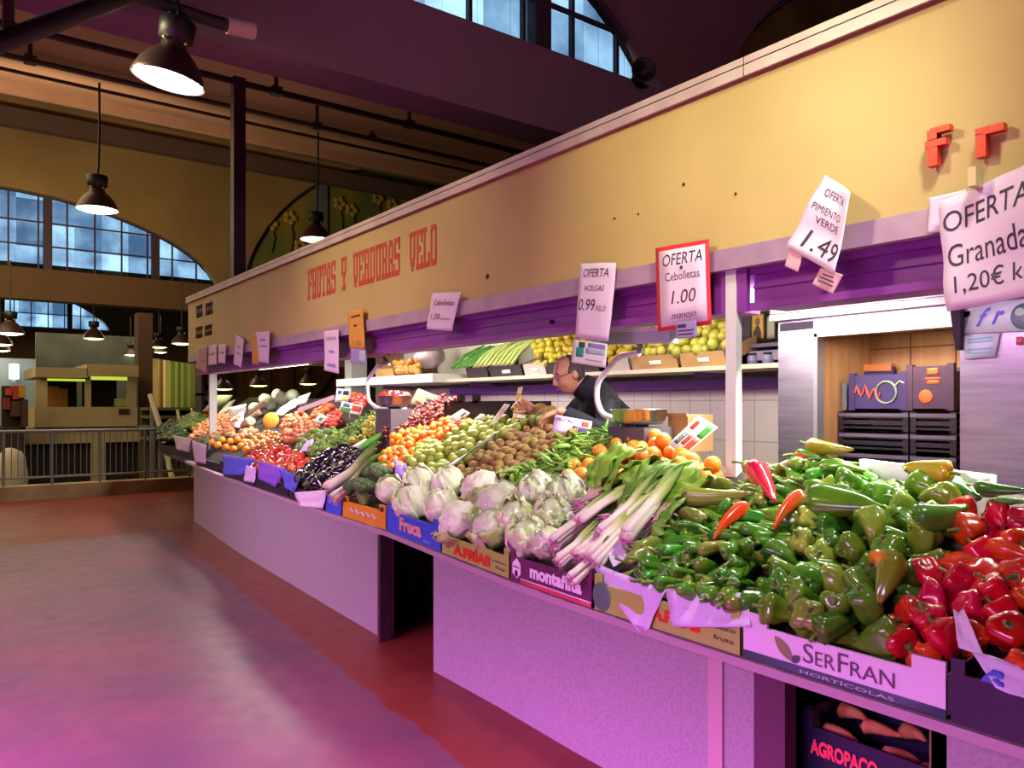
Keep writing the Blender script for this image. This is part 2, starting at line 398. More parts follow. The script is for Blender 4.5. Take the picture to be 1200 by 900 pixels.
# painted niches (murals) filling the right hand arches
C_MUR = M('mural paint', '8a7a2e', .8, second='5e6a34', scale=.55, lo=.42, hi=.58)
def niche(name, y, cx, hw, rise, az, mat, edge):
    g = MB(); k = 28; xs = [cx-hw+2*hw*i/k for i in range(k+1)]
    for x0, x1 in zip(xs, xs[1:]):
        z0, z1 = max(az(x0+1e-4), 5.01), max(az(x1-1e-4), 5.01)
        g.hexa([(x0, y, 5), (x1, y, 5), (x1, y+.05, 5), (x0, y+.05, 5)], [(x0, y, z0), (x1, y, z1), (x1, y+.05, z1), (x0, y+.05, z0)])
    o = struct(name, g, mat)
    e = MB(); e.tube([Vector((x, y-.06, az(x)-.02)) for x in xs[1:-1]], .07, 6); e.build('arch_edge', edge, o)
    return o
C_LEAD = M('mural blue grey', '5a6672', .7)
o = niche('wall_mural_end', 23.6, 13.0, 5.6, 4.6, az2, C_MUR, M('arch edge dark', '3a3530', .8))
m = MB(); m.box(9.75, 10.15, 23.5, 23.62, 5, az2(9.9)); m.build('painted_column', C_LEAD, o)
st = MB(); fl = MB()
for px, py, h in ((318, 262, .9), (340, 255, 1.2), (398, 238, 1.3), (412, 246, .8), (443, 232, 1.4), (460, 240, 1.0), (352, 288, .7)):
    p = at(px, py, Y=23.55); st.tube([p+Vector((0, 0, -h)), p+Vector((.1, 0, -h*.5)), p], .025, 6)
    for k in range(5):
        a = k*1.256; fl.ball(p+Vector((.14*math.cos(a), -.01, .14*math.sin(a))), (.1, .03, .1), 8, 5)
st.build('painted_stem', M('mural stem green', '45552a', .8), o); fl.build('painted_flower', M('mural petal ochre', 'a08a3a', .8), o)
niche('wall_mural', 6.22, 13.2, 5.5, 3.2, az1, M('mural brown', '6a4a22', .8, second='7a6a2c', scale=.7, lo=.4, hi=.6), M('arch edge blue', '6f86b0', .6))

# pipes and conduits in the roof, each a thing
C_PIPE = M('pipe dark paint', '2e2226', .5, second='40302c', scale=4, lo=.45, hi=.65)
def pipe(label, y, z, x0, x1, r, drops=()):
    b = MB(); b.tube([(x0, y, z), ((x0+x1)/2, y, z-.01), (x1, y, z)], r, 8); o = b.build('ceiling_pipe', C_PIPE, None, (x0, y, z)); tag(o, label, 'pipe')
    for x in drops:
        h = MB(); h.tube([(x, y, z), (x, y, 5+(y-6.25)*4.35/17.25)], .03, 6); h.box(x-.07, x+.07, y-.06, y+.06, z-.05, z+.05); h.build('hanger', C_PIPE, o)
pipe('thick dark pipe under the ceiling held by short drop hangers above the stall', 10, 5.62, -9, 16, .045, (-4, 0, 3.6, 5.6, 8.6))
pipe('upper of the two thin twin conduits the pendant lamps hang from', 14, 6.83, -9, 18, .03, (-1, 3, 7))
pipe('lower of the two thin twin conduits the pendant lamps hang from', 14.1, 6.63, -9, 18, .03)
pipe('brown pipe running under the ceiling just beyond the arched beam', 12, 6.05, -9, 18, .04, (1, 5, 9))
b = MB(); p = at(279, 330, Y=10); b.box(p.x-.075, p.x+.075, 9.93, 10.07, 2.93, 5.66); o = b.build('roof_post', M('post plum paint', '40283a', .5)); tag(o, 'tall plum painted steel post rising behind the stall sign to the ceiling pipe', 'post')
c = MB(); c.box(p.x-.14, p.x+.14, 9.86, 10.14, 2.92, 2.95); c.build('foot_plate', C_PIPE, o)
# slanting black tie under the near ceiling, with its rod
t = MB(); a0, a1 = at(-60, 72, Y=4.6), at(150, -6, Y=4.6); t.tube([a0, a1, a1+(a1-a0)*.5], .05, 8); o = t.build('roof_tie', M('tie black', '151015', .5), None, a0); tag(o, 'black slanting roof tie crossing the dark ceiling beside the brightest lamp', 'beam')
t = MB(); a0 = at(10, 34, Y=4.6); t.tube([a0, a0+Vector((0, 0, .7))], .028, 6); t.build('rod', C_PIPE, o)
# tube fixture the near lamp hangs from
a0, a1 = at(150, -8, Y=5.41), at(266, 30, Y=5.41); t = MB(); t.tube([a0-(a1-a0)*.6, a0, a1], .045, 8); o = t.build('lamp_rail', M('rail black', '1a1418', .5), None, a1)
tag(o, 'black round lamp rail with a pale end cap above the brightest lamp', 'rail')
a2 = at(298, 37, Y=5.41); t = MB(); t.tube([a1, a2], .055, 10); t.build('end_cap', M('cap cream', 'c8b4a0', .5), o)
# horn loudspeaker at the window corner
h0 = at(752, 86, Y=5.8); t = MB(); dirv = Vector((-.55, -.83, -.05)); q = aimq(dirv, 0); mx = Matrix.Translation(h0) @ q.to_matrix().to_4x4()
t.lathe([(-.26, .05), (-.2, .075), (-.12, .08), (-.1, .05), (0, .07), (.06, .1), (.1, .135), (.1, .12), (.02, .05), (0, .01)], 18, mx)
o = t.build('horn_speaker', M('speaker black', '121014', .5), None, h0); tag(o, 'black horn loudspeaker at the corner of the high arched window', 'loudspeaker')
t = MB(); t.tube([h0+Vector((-.02, .1, -.22)), h0+Vector((0, .08, -.05))], .015, 6); t.build('bracket', C_PIPE, o)

# pendant lamps
C_SHADE = M('lamp shade brown', '3e2c2a', .4, metal=.3); C_CAPB = M('lamp gear black', '0e0c10', .5); C_REFL = M('lamp reflector', 'f2e8d8', .3)
C_GLOW = M('lamp glow', 'fff0d8', .5, emit=14); C_CORD = M('cord black', '120e10', .6)
def pendant(c, dia, label, cordz, e=0, tilt=(0, 0), col=(1, .83, .6), glow=None, group=None, cordx=0):
    s = dia/.42; r = dia/2
    o = thing('pendant_lamp', label, 'lamp', (c[0], c[1], c[2]), group)
    T = Matrix.Translation(c) @ Matrix.Rotation(tilt[0], 4, 'X') @ Matrix.Rotation(tilt[1], 4, 'Y')
    b = MB(); prof = [(0, .212), (.012, .212), (.03, .205), (.09, .18), (.15, .135), (.185, .1), (.2, .08), (.22, .078)]
    inn = [(.2, .06), (.18, .09), (.14, .125), (.09, .165), (.03, .19), (0, .2)]
    b.lathe([(z*s, q*s) for z, q in prof], 28, T, caps=False); b.build('lamp_shade', C_SHADE, o)
    b = MB(); b.lathe([(z*s+.001, q*s) for z, q in inn[::-1]], 28, T, caps=False); b.build('reflector', C_REFL, o)
    b = MB(); b.lathe([(.215*s, .07*s), (.25*s, .072*s), (.26*s, .1*s), (.36*s, .108*s), (.375*s, .1*s), (.38*s, .03*s)], 20, T); b.build('gear_housing', C_CAPB, o)
    b = MB()
    for k in range(4): a = k*1.57+.6; b.ball(T @ Vector((.085*s*math.cos(a), .085*s*math.sin(a), .235*s)), .012*s, 6, 4)
    b.build('clip', M('clip metal', 'e8d8a0', .3, metal=.8), o)
    b = MB(); b.lathe([(-.03*s, .01*s), (-.026*s, .08*s), (-.012*s, .15*s), (.006*s, .198*s), (.02*s, .198*s), (.035*s, .1*s), (.04*s, .01*s)], 24, T); b.build('bulb_glass', glow or C_GLOW, o)
    top = T @ Vector((0, 0, .37*s)); b = MB(); b.tube([top, top+Vector((.03*cordx, 0, .15)), Vector((c[0]+.05*cordx, c[1], (top.z+cordz)/2)), Vector((c[0]+.05*cordx, c[1], cordz))], .012*s, 6); b.build('cord', C_CORD, o)
    if e: lamp('SPOT', T @ Vector((0, 0, -.05)), e, col, aim=T @ Vector((0, 0, -2)), spot=150, blend=.6, radius=r*.7)
    return o
def lp(px, py, Y=None, d=None):
    return at(px, py, Y=Y) if Y else at(px, py, d=d)
pendant(lp(197, 95, d=5.06), .45, 'large brown dome lamp shining brightest, nearest the camera under the black rail', 4.08, 30, tilt=(.1, .14))
pendant(lp(114, 246, Y=14), .62, 'brown dome lamp hanging in front of the large arched window', 6.7, 180, cordx=.6)
pendant(lp(370, 281, Y=14), .58, 'brown dome lamp hanging just over the far part of the stall sign', 6.7, 160, cordx=1)
FARL = [(12, 391, 20, .75, 'largest of the far dome lamps at the picture edge below the second window strip'), (1, 404, 24, .75, 'far dome lamp cut by the picture edge, upper of two'), (0, 411, 27, .75, 'far dome lamp cut by the picture edge, lower of two'),
        (110, 397, 24, .75, 'far dome lamp with greenish light above the kiosk roof'), (153, 416, 30, .6, 'small far dome lamp above the right end of the kiosk'), (169, 412, 26, .65, 'far dome lamp beside the brown pillar'),
        (186, 407, 24, .65, 'far greenish dome lamp above the lit corridor, upper of two'), (188, 413, 29, .6, 'far dome lamp above the lit corridor, lower of two'), (213, 403, 20, .65, 'far dome lamp next to the stall sign end')]
C_GLOWG = M('lamp glow green', 'e0f090', .5, emit=5); C_GLOWF = M('lamp glow far', 'fff0c8', .5, emit=8)
for i, (px, py, y, dia, lb) in enumerate(FARL):
    c = at(px, py, Y=y); pendant(c, dia*.72, lb, c.z+1.6, 0, glow=C_GLOWG if 'green' in lb else C_GLOWF)

# railing on the kerb
C_RAIL = M('railing grey paint', '8a8f92', .4, metal=.4)
o = thing('railing', 'grey metal railing with thin balusters on the stone kerb', 'railing', (0, YK+.12, .22))
b = MB(); b.tube([(-5, YK+.12, 1.06), (6, YK+.12, 1.06)], .025, 8); b.build('top_rail', C_RAIL, o)
b = MB(); b.tube([(-5, YK+.12, .34), (6, YK+.12, .34)], .018, 8); b.build('bottom_rail', C_RAIL, o)
for px in (4, 61, 117, 170, 222): 
    x = at(px, 540, Y=YK+.12).x; b = MB(); b.tube([(x, YK+.12, .22), (x, YK+.12, 1.06)], .022, 8); b.build('railing_post', C_RAIL, o)
x = -1.2
while x < 4.0:
    b = MB(); b.tube([(x, YK+.12, .34), (x, YK+.12, 1.06)], .007, 5); b.build('baluster', C_RAIL, o); x += .085
# pale sloping handrail of the stair to the lower floor
b = MB(); b.tube([at(176, 462, Y=15.2), at(189, 505, Y=15), at(203, 566, Y=14.6)], .05, 8); o = b.build('stair_handrail', M('handrail cream', 'c4bc98', .5)); tag(o, 'cream sloping handrail of the stair beyond the grey railing', 'handrail')
b = MB(); p = at(188, 505, Y=15); b.box(p.x-.03, p.x+.03, 14.97, 15.03, -.8, p.z); p = at(178, 466, Y=15.2); b.box(p.x-.03, p.x+.03, 15.15, 15.21, -.8, p.z); b.build('handrail_post', C_RAIL, o)
b = MB(); b.tube([at(208, 480, Y=15.2), at(215, 520, Y=15)], .03, 6); b.build('handrail_end', MATS['handrail cream'], o)

# kiosk beyond the railing
C_KIO = M('kiosk cream', 'b4a880', .8, second='a09470', scale=1, lo=.35, hi=.65); C_KDK = M('kiosk dark interior', '1c1610', .8); C_AWN = M('kiosk lit awning strip', 'c8e04a', .6, emit=.9)  # awning strip's glow stands in for the yellow-green light inside the kiosk
KY = 20.0
def kx(px): return at(px, 470, Y=KY).x
def kz(py, px=100): return at(px, py, Y=KY).z
o = thing('market_kiosk', 'cream market kiosk with two dark windows and shuttered base beyond the railing', 'kiosk', (kx(100), KY, -.8))
b = MB()
b.box(kx(-40), kx(166), KY, KY+.25, kz(519), kz(500)); b.box(kx(40), kx(160), KY-.1, KY+2.5, kz(500), kz(477))
b.box(kx(41), kx(55), KY-.1, KY, kz(477), kz(446)); b.box(kx(99), kx(106), KY-.1, KY, kz(477), kz(444)); b.box(kx(148), kx(159), KY-.1, KY, kz(477), kz(444))
b.box(kx(-40), kx(8), KY, KY+.25, -.8, kz(519)); b.box(kx(107), kx(124), KY, KY+.25, -.8, kz(519)); b.box(kx(178), kx(186), KY, KY+.25, -.8, kz(519)); b.box(kx(-40), kx(186), KY-.02, KY+.25, -.8, kz(568))
b.build('kiosk_wall', C_KIO, o)
b = MB(); b.box(kx(40), kx(101), KY-.25, KY+2.6, kz(443), kz(432)); b.box(kx(100), kx(160), KY-.25, KY+2.6, kz(441), kz(427)); b.build('kiosk_roof', C_KIO, o)
for w0, w1, zt in ((55, 99, 447), (106, 148, 445)):
    b = MB(); b.box(kx(w0), kx(w1), KY+1.2, KY+1.3, kz(477), kz(441)); b.build('window_opening', C_KDK, o)
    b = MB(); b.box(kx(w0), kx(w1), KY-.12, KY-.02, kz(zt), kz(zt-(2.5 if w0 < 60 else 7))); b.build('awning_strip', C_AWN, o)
b = MB(); b.box(kx(75), kx(85), KY+.8, KY+1.1, kz(477), kz(455)); b.box(kx(57), kx(75), KY+.9, KY+1.1, kz(477), kz(452)); b.build('stock_box', M('stock box ochre', '8a6428', .8), o)
b = MB(); b.box(kx(135), kx(148), KY-.05, KY+.15, kz(476), kz(467)); b.build('counter_display', M('display pale green', '8a9a50', .6), o)
for s0, s1 in ((8, 107), (124, 178)):
    b = MB(); b.box(kx(s0), kx(s1), KY+.2, KY+.24, -.8, kz(519))
    x = kx(s0)
    while x < kx(s1): b.box(x, x+.03, KY+.14, KY+.2, -.8, kz(519)); x += .12
    b.build('shutter', M('kiosk shutter', '2a2622', .6), o)
b = MB(); b.box(kx(138), kx(150), KY-.14, KY-.1, kz(485), kz(479)); b.build('number_plate', M('plate dark', '2a2016', .7), o)
# brown pillar and corridor of stall fronts to the right of the kiosk
b = MB(); x0 = at(162, 450, Y=22).x; x1 = at(179, 450, Y=22).x; b.box(x0, x1, 22, 22.5, -.8, 3.9); struct('pillar_1', b, M('pillar brown', '4e3a2c', .8))
C_PAN = [M('stall front cream glow', 'c8b070', .7, emit=.12), M('stall front green glow', '8a9a3c', .7, emit=.1), M('stall front tan', '9a8050', .7)]  # cream and green fronts glow faintly, corridor light put into the material
o = thing('far_stall_row', 'row of lit cream and green stall fronts beside the brown pillar', 'stall', (at(196, 470, Y=27).x, 27, -.8))
for i, (p0, p1, k) in enumerate(((179, 187, 0), (187, 194, 2), (194, 200, 0), (200, 207, 1), (208, 214, 1), (215, 222, 1), (223, 232, 1))):
    q = 27-(p0-179)*.1; b = MB(); b.box(at(p0, 450, Y=q).x, at(p1-1, 450, Y=q).x, q, q+.3, -.8, at(p0, 420+i, Y=q).z); b.build('stall_front', C_PAN[k], o)
b = MB(); q = 17
for z in (1.42, 1.25, 1.05, .8): b.box(at(174, 470, Y=q).x, at(236, 470, Y=q).x, q, q+.8, z-.06, z)
b.box(at(174, 470, Y=q).x, at(236, 470, Y=q).x, q+.8, q+.85, -.8, 1.4)
o = b.build('plank_bench', M('bench olive', '5a5228', .8)); tag(o, 'low olive stack of planked steps at the end of the corridor', 'bench')
# upright glowing tube and market stall with red signs at the left edge
o = thing('wall_tube_lamp', 'upright white tube lamp glowing on the pale blue wall', 'lamp', at(17, 448, Y=24))
b = MB(); a0, a1 = at(16.5, 444, Y=24), at(16.5, 427, Y=24); b.tube([a0, a0.lerp(a1, .5), a1], .11, 10); b.build('tube', M('tube white glow', 'f4f6ff', .4, emit=5), o)
b = MB(); b.box(a0.x-.05, a0.x+.05, 24.12, 24.2, a0.z-.1, a1.z+.1); b.build('backplate', C_RAIL, o)
b = MB(); b.box(at(-60, 450, Y=24.4).x, at(42, 450, Y=24.4).x, 24.4, 24.6, -.8, at(20, 420, Y=24.4).z); struct('partition', b, M('partition pale blue', '9ab0b8', .8))
b = MB(); b.box(at(42, 450, Y=30).x, at(165, 450, Y=30).x, 30, 30.2, -.8, at(100, 392, Y=30).z); struct('partition_dark', b, M('partition slate', '30383a', .7, second='454c48', scale=.8, lo=.4, hi=.6))
b = MB(); q = 19
b.box(at(3, 470, Y=q).x, at(30, 470, Y=q).x, q, q+1, -.8, at(15, 500, Y=q).z)
o = b.build('side_stall', M('side stall dark', '2a201c', .8)); tag(o, 'dark small stall with red and yellow signs left of the kiosk', 'stall')
for (p0, q0, p1, q1, hx) in ((8, 463, 14, 455, 'b04020'), (15, 468, 22, 452, 'a03a1c'), (22, 466, 30, 452, 'b08a20'), (5, 480, 12, 466, '702418'), (13, 488, 24, 470, '4a2a20'), (25, 500, 33, 468, '3a2c20')):
    b = MB(); c0, c1 = at(p0, q0, Y=q-.1), at(p1, q1, Y=q-.1); b.box(c0.x, c1.x, q-.1, q+.3, c0.z, c1.z); b.build('sign_box', M('sign '+hx, hx, .6), o)
b = MB(); b.box(at(3, 470, Y=q).x, at(30, 470, Y=q).x, q+.3, q+.4, .6, at(15, 452, Y=q).z); b.build('back_panel', MATS['side stall dark'], o)
# white sack by the railing, lower floor
b = MB(); c = at(13, 556, Y=17); b.ball(c, (.28, .2, .5), 14, 10, lambda p, d: p*(1+.12*noise.noise(p*4))); o = b.build('white_sack', M('sack white', 'b8b09a', .8)); tag(o, 'pale bundled sack behind the railing at the picture edge', 'sack')
# ================================================================== THE STALL
XF = 2.75; ZF0, ZF1 = 2.054, 2.90; YE = 10.96
def front_y(px):
    lo, hi = -1.5, 13.5
    for _ in range(50):
        m = (lo+hi)/2
        if proj((FX(m), m, 1))[0] > px: lo = m
        else: hi = m
    return lo
def fp(px, py, out=.01):
    y = front_y(px); return at(px, py, X=FX(y)-out)
# sign board (fascia)
C_FAS = M('fascia beige', 'c6b072', .55, second='bba566', scale=1.6, lo=.35, hi=.7, bump=(60, .05)); C_TRIM = M('trim pale metal', 'cbb6b8', .45, second='b8a0a6', scale=5, lo=.4, hi=.7, metal=.25)
o = thing('sign_board', 'long beige sign board running above the whole fruit stall', 'sign board', (XF, 5, ZF0))
b = MB(); b.box(XF, XF+.06, -1.6, YE, ZF0, ZF1); b.box(XF, XF+2.4, YE, YE+.06, ZF0, ZF1); b.build('board_panel', C_FAS, o)
for y0, y1 in ((-1.6, 2.0), (2.005, 6.97), (6.975, YE+.08)):
    b = MB(); b.box(XF-.03, XF+.09, y0, y1, ZF1-.005, ZF1+.03); b.box(XF-.03, XF-.018, y0, y1, ZF1-.05, ZF1); b.build('top_trim', C_TRIM, o)
b = MB(); b.box(XF-.02, XF+.03, -1.6, YE, ZF0-.005, ZF0+.085); b.build('bottom_trim', M('trim lilac metal', 'b898b4', .4, second='a486a4', scale=6, lo=.4, hi=.7, metal=.2), o)
b = MB()
for px, py, r in ((571, 324, .017), (801, 216, .008), (720, 256, .006), (748, 251, .006), (1091, 157, .006), (862, 227, .006)):
    p = at(px, py, X=XF-.003); b.ball(p, (.004, r, r), 8, 6)
b.build('screw_hole', M('hole dark', '1a1012', .8), o)
def fasc(y_left, y_right, z0, z1):   # reader sees larger Y on the left
    return Sheet((XF-.001, y_left, z0), (XF-.001, y_right, z0), (XF-.001, y_right, z1), (XF-.001, y_left, z1))
# slab lettering, own glyphs built of bars
GL = {
 'F': [(0, 0, .5, .15), (.12, 0, .34, 1), (0, .87, 1, 1), (.8, .62, 1, .9), (.3, .44, .78, .58)],
 'R': [(0, 0, .46, .15), (.12, 0, .34, 1), (0, .87, .85, 1), (.72, .56, .95, .94), (.3, .44, .85, .58), (.66, .1, .9, .5), (.6, 0, 1, .15)],
 'U': [(0, .87, .46, 1), (.12, .1, .34, 1), (.2, 0, .84, .15), (.68, .1, .9, 1), (.56, .87, 1, 1)],
 'T': [(.41, 0, .59, 1), (.24, 0, .76, .15), (0, .87, 1, 1), (0, .62, .16, .9), (.84, .62, 1, .9)],
 'A': [(0, 0, .44, .15), (.12, 0, .34, .86), (.24, .82, .8, 1), (.68, 0, .9, .9), (.56, 0, 1, .15), (.3, .36, .7, .5)],
 'S': [(0, 0, .9, .15), (0, 0, .16, .32), (.76, .08, .98, .52), (.1, .44, .9, .58), (.04, .5, .26, .92), (.1, .87, 1, 1), (.84, .68, 1, 1)],
 'Y': [(0, .87, .44, 1), (.08, .52, .3, 1), (.56, .87, 1, 1), (.7, .52, .92, 1), (.2, .42, .8, .58), (.41, 0, .59, .5), (.22, 0, .78, .15)],
 'V': [(0, .87, .44, 1), (.1, .3, .32, 1), (.56, .87, 1, 1), (.68, .3, .9, 1), (.2, .14, .8, .34), (.36, 0, .64, .2)],
 'E': [(0, 0, .9, .15), (.12, 0, .34, 1), (0, .87, .9, 1), (.8, .66, .96, 1), (.82, 0, 1, .34), (.3, .44, .72, .58)],
 'D': [(0, 0, .84, .15), (.12, 0, .34, 1), (0, .87, .84, 1), (.72, .08, .96, .92)],
 'L': [(0, 0, .9, .15), (.12, 0, .34, 1), (0, .87, .5, 1), (.8, 0, 1, .36)],
 'O': [(.14, 0, .86, .15), (.06, .08, .28, .92), (.14, .87, .86, 1), (.72, .08, .94, .92)]}
C_RED = M('letter red', 'c01a10', .45)
def ypx(px): return at(px, 300, X=XF).y
def slab_word(word, px0, px1, z0, z1):
    ya, yb = ypx(px0), ypx(px1); n = len(word); step = (ya-yb)/n; w = step*.9
    for i, ch in enumerate(word):
        b = MB()
        for kb, (x0, y0, x1, y1) in enumerate(GL[ch]):
            b.box(XF-.003-.0003*kb, XF+.002, ya-i*step-w*x1, ya-i*step-w*x0, z0+(z1-z0)*y0, z0+(z1-z0)*y1)
        b.build('sign_letter', C_RED, o)
zl = at(437, 331, X=XF).z; zl1 = at(437, 289, X=XF).z
slab_word('FRUTAS', 361, 394, zl, zl1); slab_word('Y', 400, 407, zl, zl1); slab_word('VERDURAS', 414, 469.5, zl, zl1); slab_word('VELO', 480, 513, zl, zl1)
# raised red letters further along the board
for ch, px0, px1, ty, by in (('f', 1091, 1120, 152, 196), ('r', 1147, 1183, 151, 185)):
    ya, yb = at(px0, 170, X=XF).y, at(px1, 170, X=XF).y; zb = at((px0+px1)/2, by, X=XF).z; zt = at((px0+px1)/2, ty, X=XF).z
    S = fasc(ya, yb, zb, zt); b = MB()
    bars = [(.1, 0, .5, .86), (.0, .5, .85, .68), (.22, .84, 1, 1.0), (.1, .7, .5, .95)] if ch == 'f' else [(.08, 0, .42, .95), (.3, .74, 1, 1.0), (.08, .8, .5, 1.0)]
    for kb, (u0, v0, u1, v1) in enumerate(bars):
        b.box(XF-.045-.0012*kb, XF-.015, ya+(yb-ya)*u1, ya+(yb-ya)*u0, zb+(zt-zb)*v0, zb+(zt-zb)*v1)
    l = b.build('raised_letter', M('raised letter red', 'd8240e', .4), o)
    b = MB(); m_ = ya+(yb-ya)*.25; b.box(XF-.016, XF, m_-.006, m_+.006, zb+(zt-zb)*.3, zb+(zt-zb)*.4); b.build('letter_stud', C_PIPE, l)
# small dark red lettering at the far end of the board
b = MB()
for px0, px1, p0, p1 in ((230.5, 238, 359, 373), (241.5, 250, 356, 370), (230, 238, 384, 397), (240.5, 249, 382, 394)):
    n = 3
    for k in range(n):
        q0 = px0+(px1-px0)*k/n; q1 = px0+(px1-px0)*(k+.75)/n; y0, y1 = ypx(q0), ypx(q1); z0, z1 = at(px0, p1, X=XF).z, at(px0, p0, X=XF).z
        b.box(XF-.006, XF+.002, y1, y0, z0, z1*.5+z0*.5-.02); b.box(XF-.006, XF+.002, y1+(y0-y1)*.3, y0, z0, z1); b.box(XF-.006, XF+.002, y1, y0, z1-.05, z1)
b.build('small_lettering', M('lettering dark red', '4a1414', .6), o)
# purple shutter housing below the board
C_PUR = M('shutter purple paint', '8e3fa0', .38, second='7c3490', scale=3, lo=.35, hi=.7)
o = thing('shutter_housing', 'purple painted roller shutter housing under the sign board', 'shutter', (XF+.1, 5, 1.87))
for y0, y1 in ((-1.6, 2.02), (2.16, YE-.1)):
    b = MB(); b.box(2.82, 3.06, y0, y1, 1.885, 2.06); b.box(2.79, 2.83, y0, y1, 2.02, 2.06); b.box(2.785, 2.84, y0, y1, 1.87, 1.9); b.box(2.81, 2.83, y0, y1, 1.965, 1.975); b.build('shutter_box', C_PUR, o)
b = MB()
for px, py in ((645, 377), (644, 388), (868, 336), (868, 346)): p = at(px, py, X=2.8); b.tube([p+Vector((-.008, 0, 0)), p+Vector((.02, 0, 0))], .012, 10)
b.build('bolt', M('bolt dark metal', '5a3a6a', .3, metal=.8), o)
b = MB(); b.box(XF+.07, 3.1, -1.6, YE, 2.06, 2.1); b.build('soffit', C_PUR, o)
b = MB(); b.box(XF, 6.2, -1.6, YE, ZF1-.02, ZF1+.02); struct('stall_roof', b, M('stall roof grey', '77706c', .8))
C_POST = M('post white paint', 'd6d6d6', .4)
for nm, x, y, z0, z1, wx, wy, lb in (('stall_post', 2.76, 2.07, .7, 2.06, .04, .055, 'white square stall post rising between the oranges and the green peppers'),
                       ('stall_post', 2.85, 10.35, .8, 2.06, .09, .05, 'thin white stall post at the far end by the cucumbers'),
                       ('stall_post', 4.3, 9.2, 0, 2.9, .22, .2, 'broad pale pillar post behind the hanging orange offer sheet')):
    b = MB(); b.box(x, x+wx, y, y+wy, z0, z1); ob = b.build(nm, C_POST); tag(ob, lb, 'post')
    b = MB(); b.box(x-.01, x+wx+.01, y-.01, y+wy+.01, z0, z0+.02); b.build('base_plate', C_TRIM, ob)
b = MB(); b.box(2.765, 2.79, 2.02, 2.19, 1.865, 2.06); ob = b.build('shutter_rail', C_PUR); tag(ob, 'purple shutter guide rail on top of the near stall post', 'rail')

# counter
C_TILE = M('counter marble tile', 'a0969a', .35, second='948a90', scale=70, lo=.42, hi=.62, bump=(40, .03))
nt = C_TILE.node_tree; N, L = nt.nodes, nt.links
g = N.new('ShaderNodeNewGeometry'); sx = N.new('ShaderNodeSeparateXYZ'); L.new(g.outputs['Position'], sx.inputs[0])
m1 = N.new('ShaderNodeMath'); m1.operation = 'DIVIDE'; m1.inputs[1].default_value = .37; L.new(sx.outputs[1], m1.inputs[0])
m2 = N.new('ShaderNodeMath'); m2.operation = 'FRACT'; L.new(m1.outputs[0], m2.inputs[0])
m3 = N.new('ShaderNodeMath'); m3.operation = 'LESS_THAN'; m3.inputs[1].default_value = .009; L.new(m2.outputs[0], m3.inputs[0])
mx = N.new('ShaderNodeMix'); mx.data_type = 'RGBA'; src = N['Principled BSDF'].inputs['Base Color'].links[0].from_socket
L.new(m3.outputs[0], mx.inputs[0]); L.new(src, mx.inputs[6]); mx.inputs[7].default_value = lin('a07e92'); L.new(mx.outputs[2], N['Principled BSDF'].inputs['Base Color'])
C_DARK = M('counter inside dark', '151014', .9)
o = thing('stall_counter', 'long tiled stall counter carrying the fruit and vegetable display', 'counter', (2.15, 4, 0))
def ys(a, c, st=.3):
    n = max(1, int((c-a)/st)); return [a+(c-a)*i/n for i in range(n+1)]
for a, c in ((-1.6, .98), (1.53, 3.64), (4.3, 10.2)):
    b = MB(); yy = ys(a, c)
    for y0, y1 in zip(yy, yy[1:]):
        x0, x1 = interp(BASE, y0), interp(BASE, y1); z0, z1 = ZB(y0)-.03, ZB(y1)-.03
        b.hexa([(x0, y0, 0), (x0+.06, y0, 0), (x1+.06, y1, 0), (x1, y1, 0)], [(x0, y0, z0), (x0+.06, y0, z0), (x1+.06, y1, z1), (x1, y1, z1)])
    b.build('front_panel', C_TILE, o)
b = MB(); b.box(2.63, 3.4, 10.14, 10.2, 0, .7); b.build('end_panel', C_TILE, o)
b = MB(); yy = ys(-1.6, 10.6)
for y0, y1 in zip(yy, yy[1:]):
    xs0, xs1 = FX(y0)-.015, FX(y1)-.015; z0, z1 = ZB(y0), ZB(y1)
    b.hexa([(xs0, y0, z0-.03), (3.0, y0, z0-.03), (3.0, y1, z1-.03), (xs1, y1, z1-.03)], [(xs0, y0, z0-.003), (3.0, y0, z0-.003), (3.0, y1, z1-.003), (xs1, y1, z1-.003)])
b.build('counter_top', M('counter top pink stone', 'b094a2', .4), o)
b = MB(); yy = ys(10.6, 12.7, .5)
for y0, y1 in zip(yy, yy[1:]):
    b.hexa([(FX(y0), y0, ZB(y0)-.04), (3.6, y0, ZB(y0)-.04), (3.6, y1, ZB(y1)-.04), (FX(y1), y1, ZB(y1)-.04)], [(FX(y0), y0, ZB(y0)-.003), (3.6, y0, ZB(y0)-.003), (3.6, y1, ZB(y1)-.003), (FX(y1), y1, ZB(y1)-.003)])
b.box(3.3, 3.36, 12.4, 12.46, 0, .72); b.box(3.3, 3.36, 11, 11.06, 0, .72); b.build('end_shelf', M('end shelf violet', '3c2450', .6), o)
b = MB(); yy = ys(-1.6, 12.7)
def back_x(y): return FX(y)+(.8+.22*min(1, max(0, (y-2.25)/.5)) if y < 5.5 else 1.02+min(.35, (y-5.5)*.15))
for y0, y1 in zip(yy, yy[1:]):
    q = [(FX(y0)+.1, y0), (back_x(y0), y0), (back_x(y1), y1), (FX(y1)+.1, y1)]
    b.hexa([(x, y, DZ(x, y)-.16) for x, y in q], [(x, y, DZ(x, y)-.115) for x, y in q])
b.build('display_rack', M('rack dark wood', '2a1c18', .8), o)
b = MB()
for y in (-1, 1.6, 3.4, 4.5, 6.5, 8.5, 10): b.box(FX(y)+.85, FX(y)+.9, y, y+.05, 0, DZ(FX(y)+.85, y)-.15)
b.build('rack_leg', MATS['rack dark wood'], o)
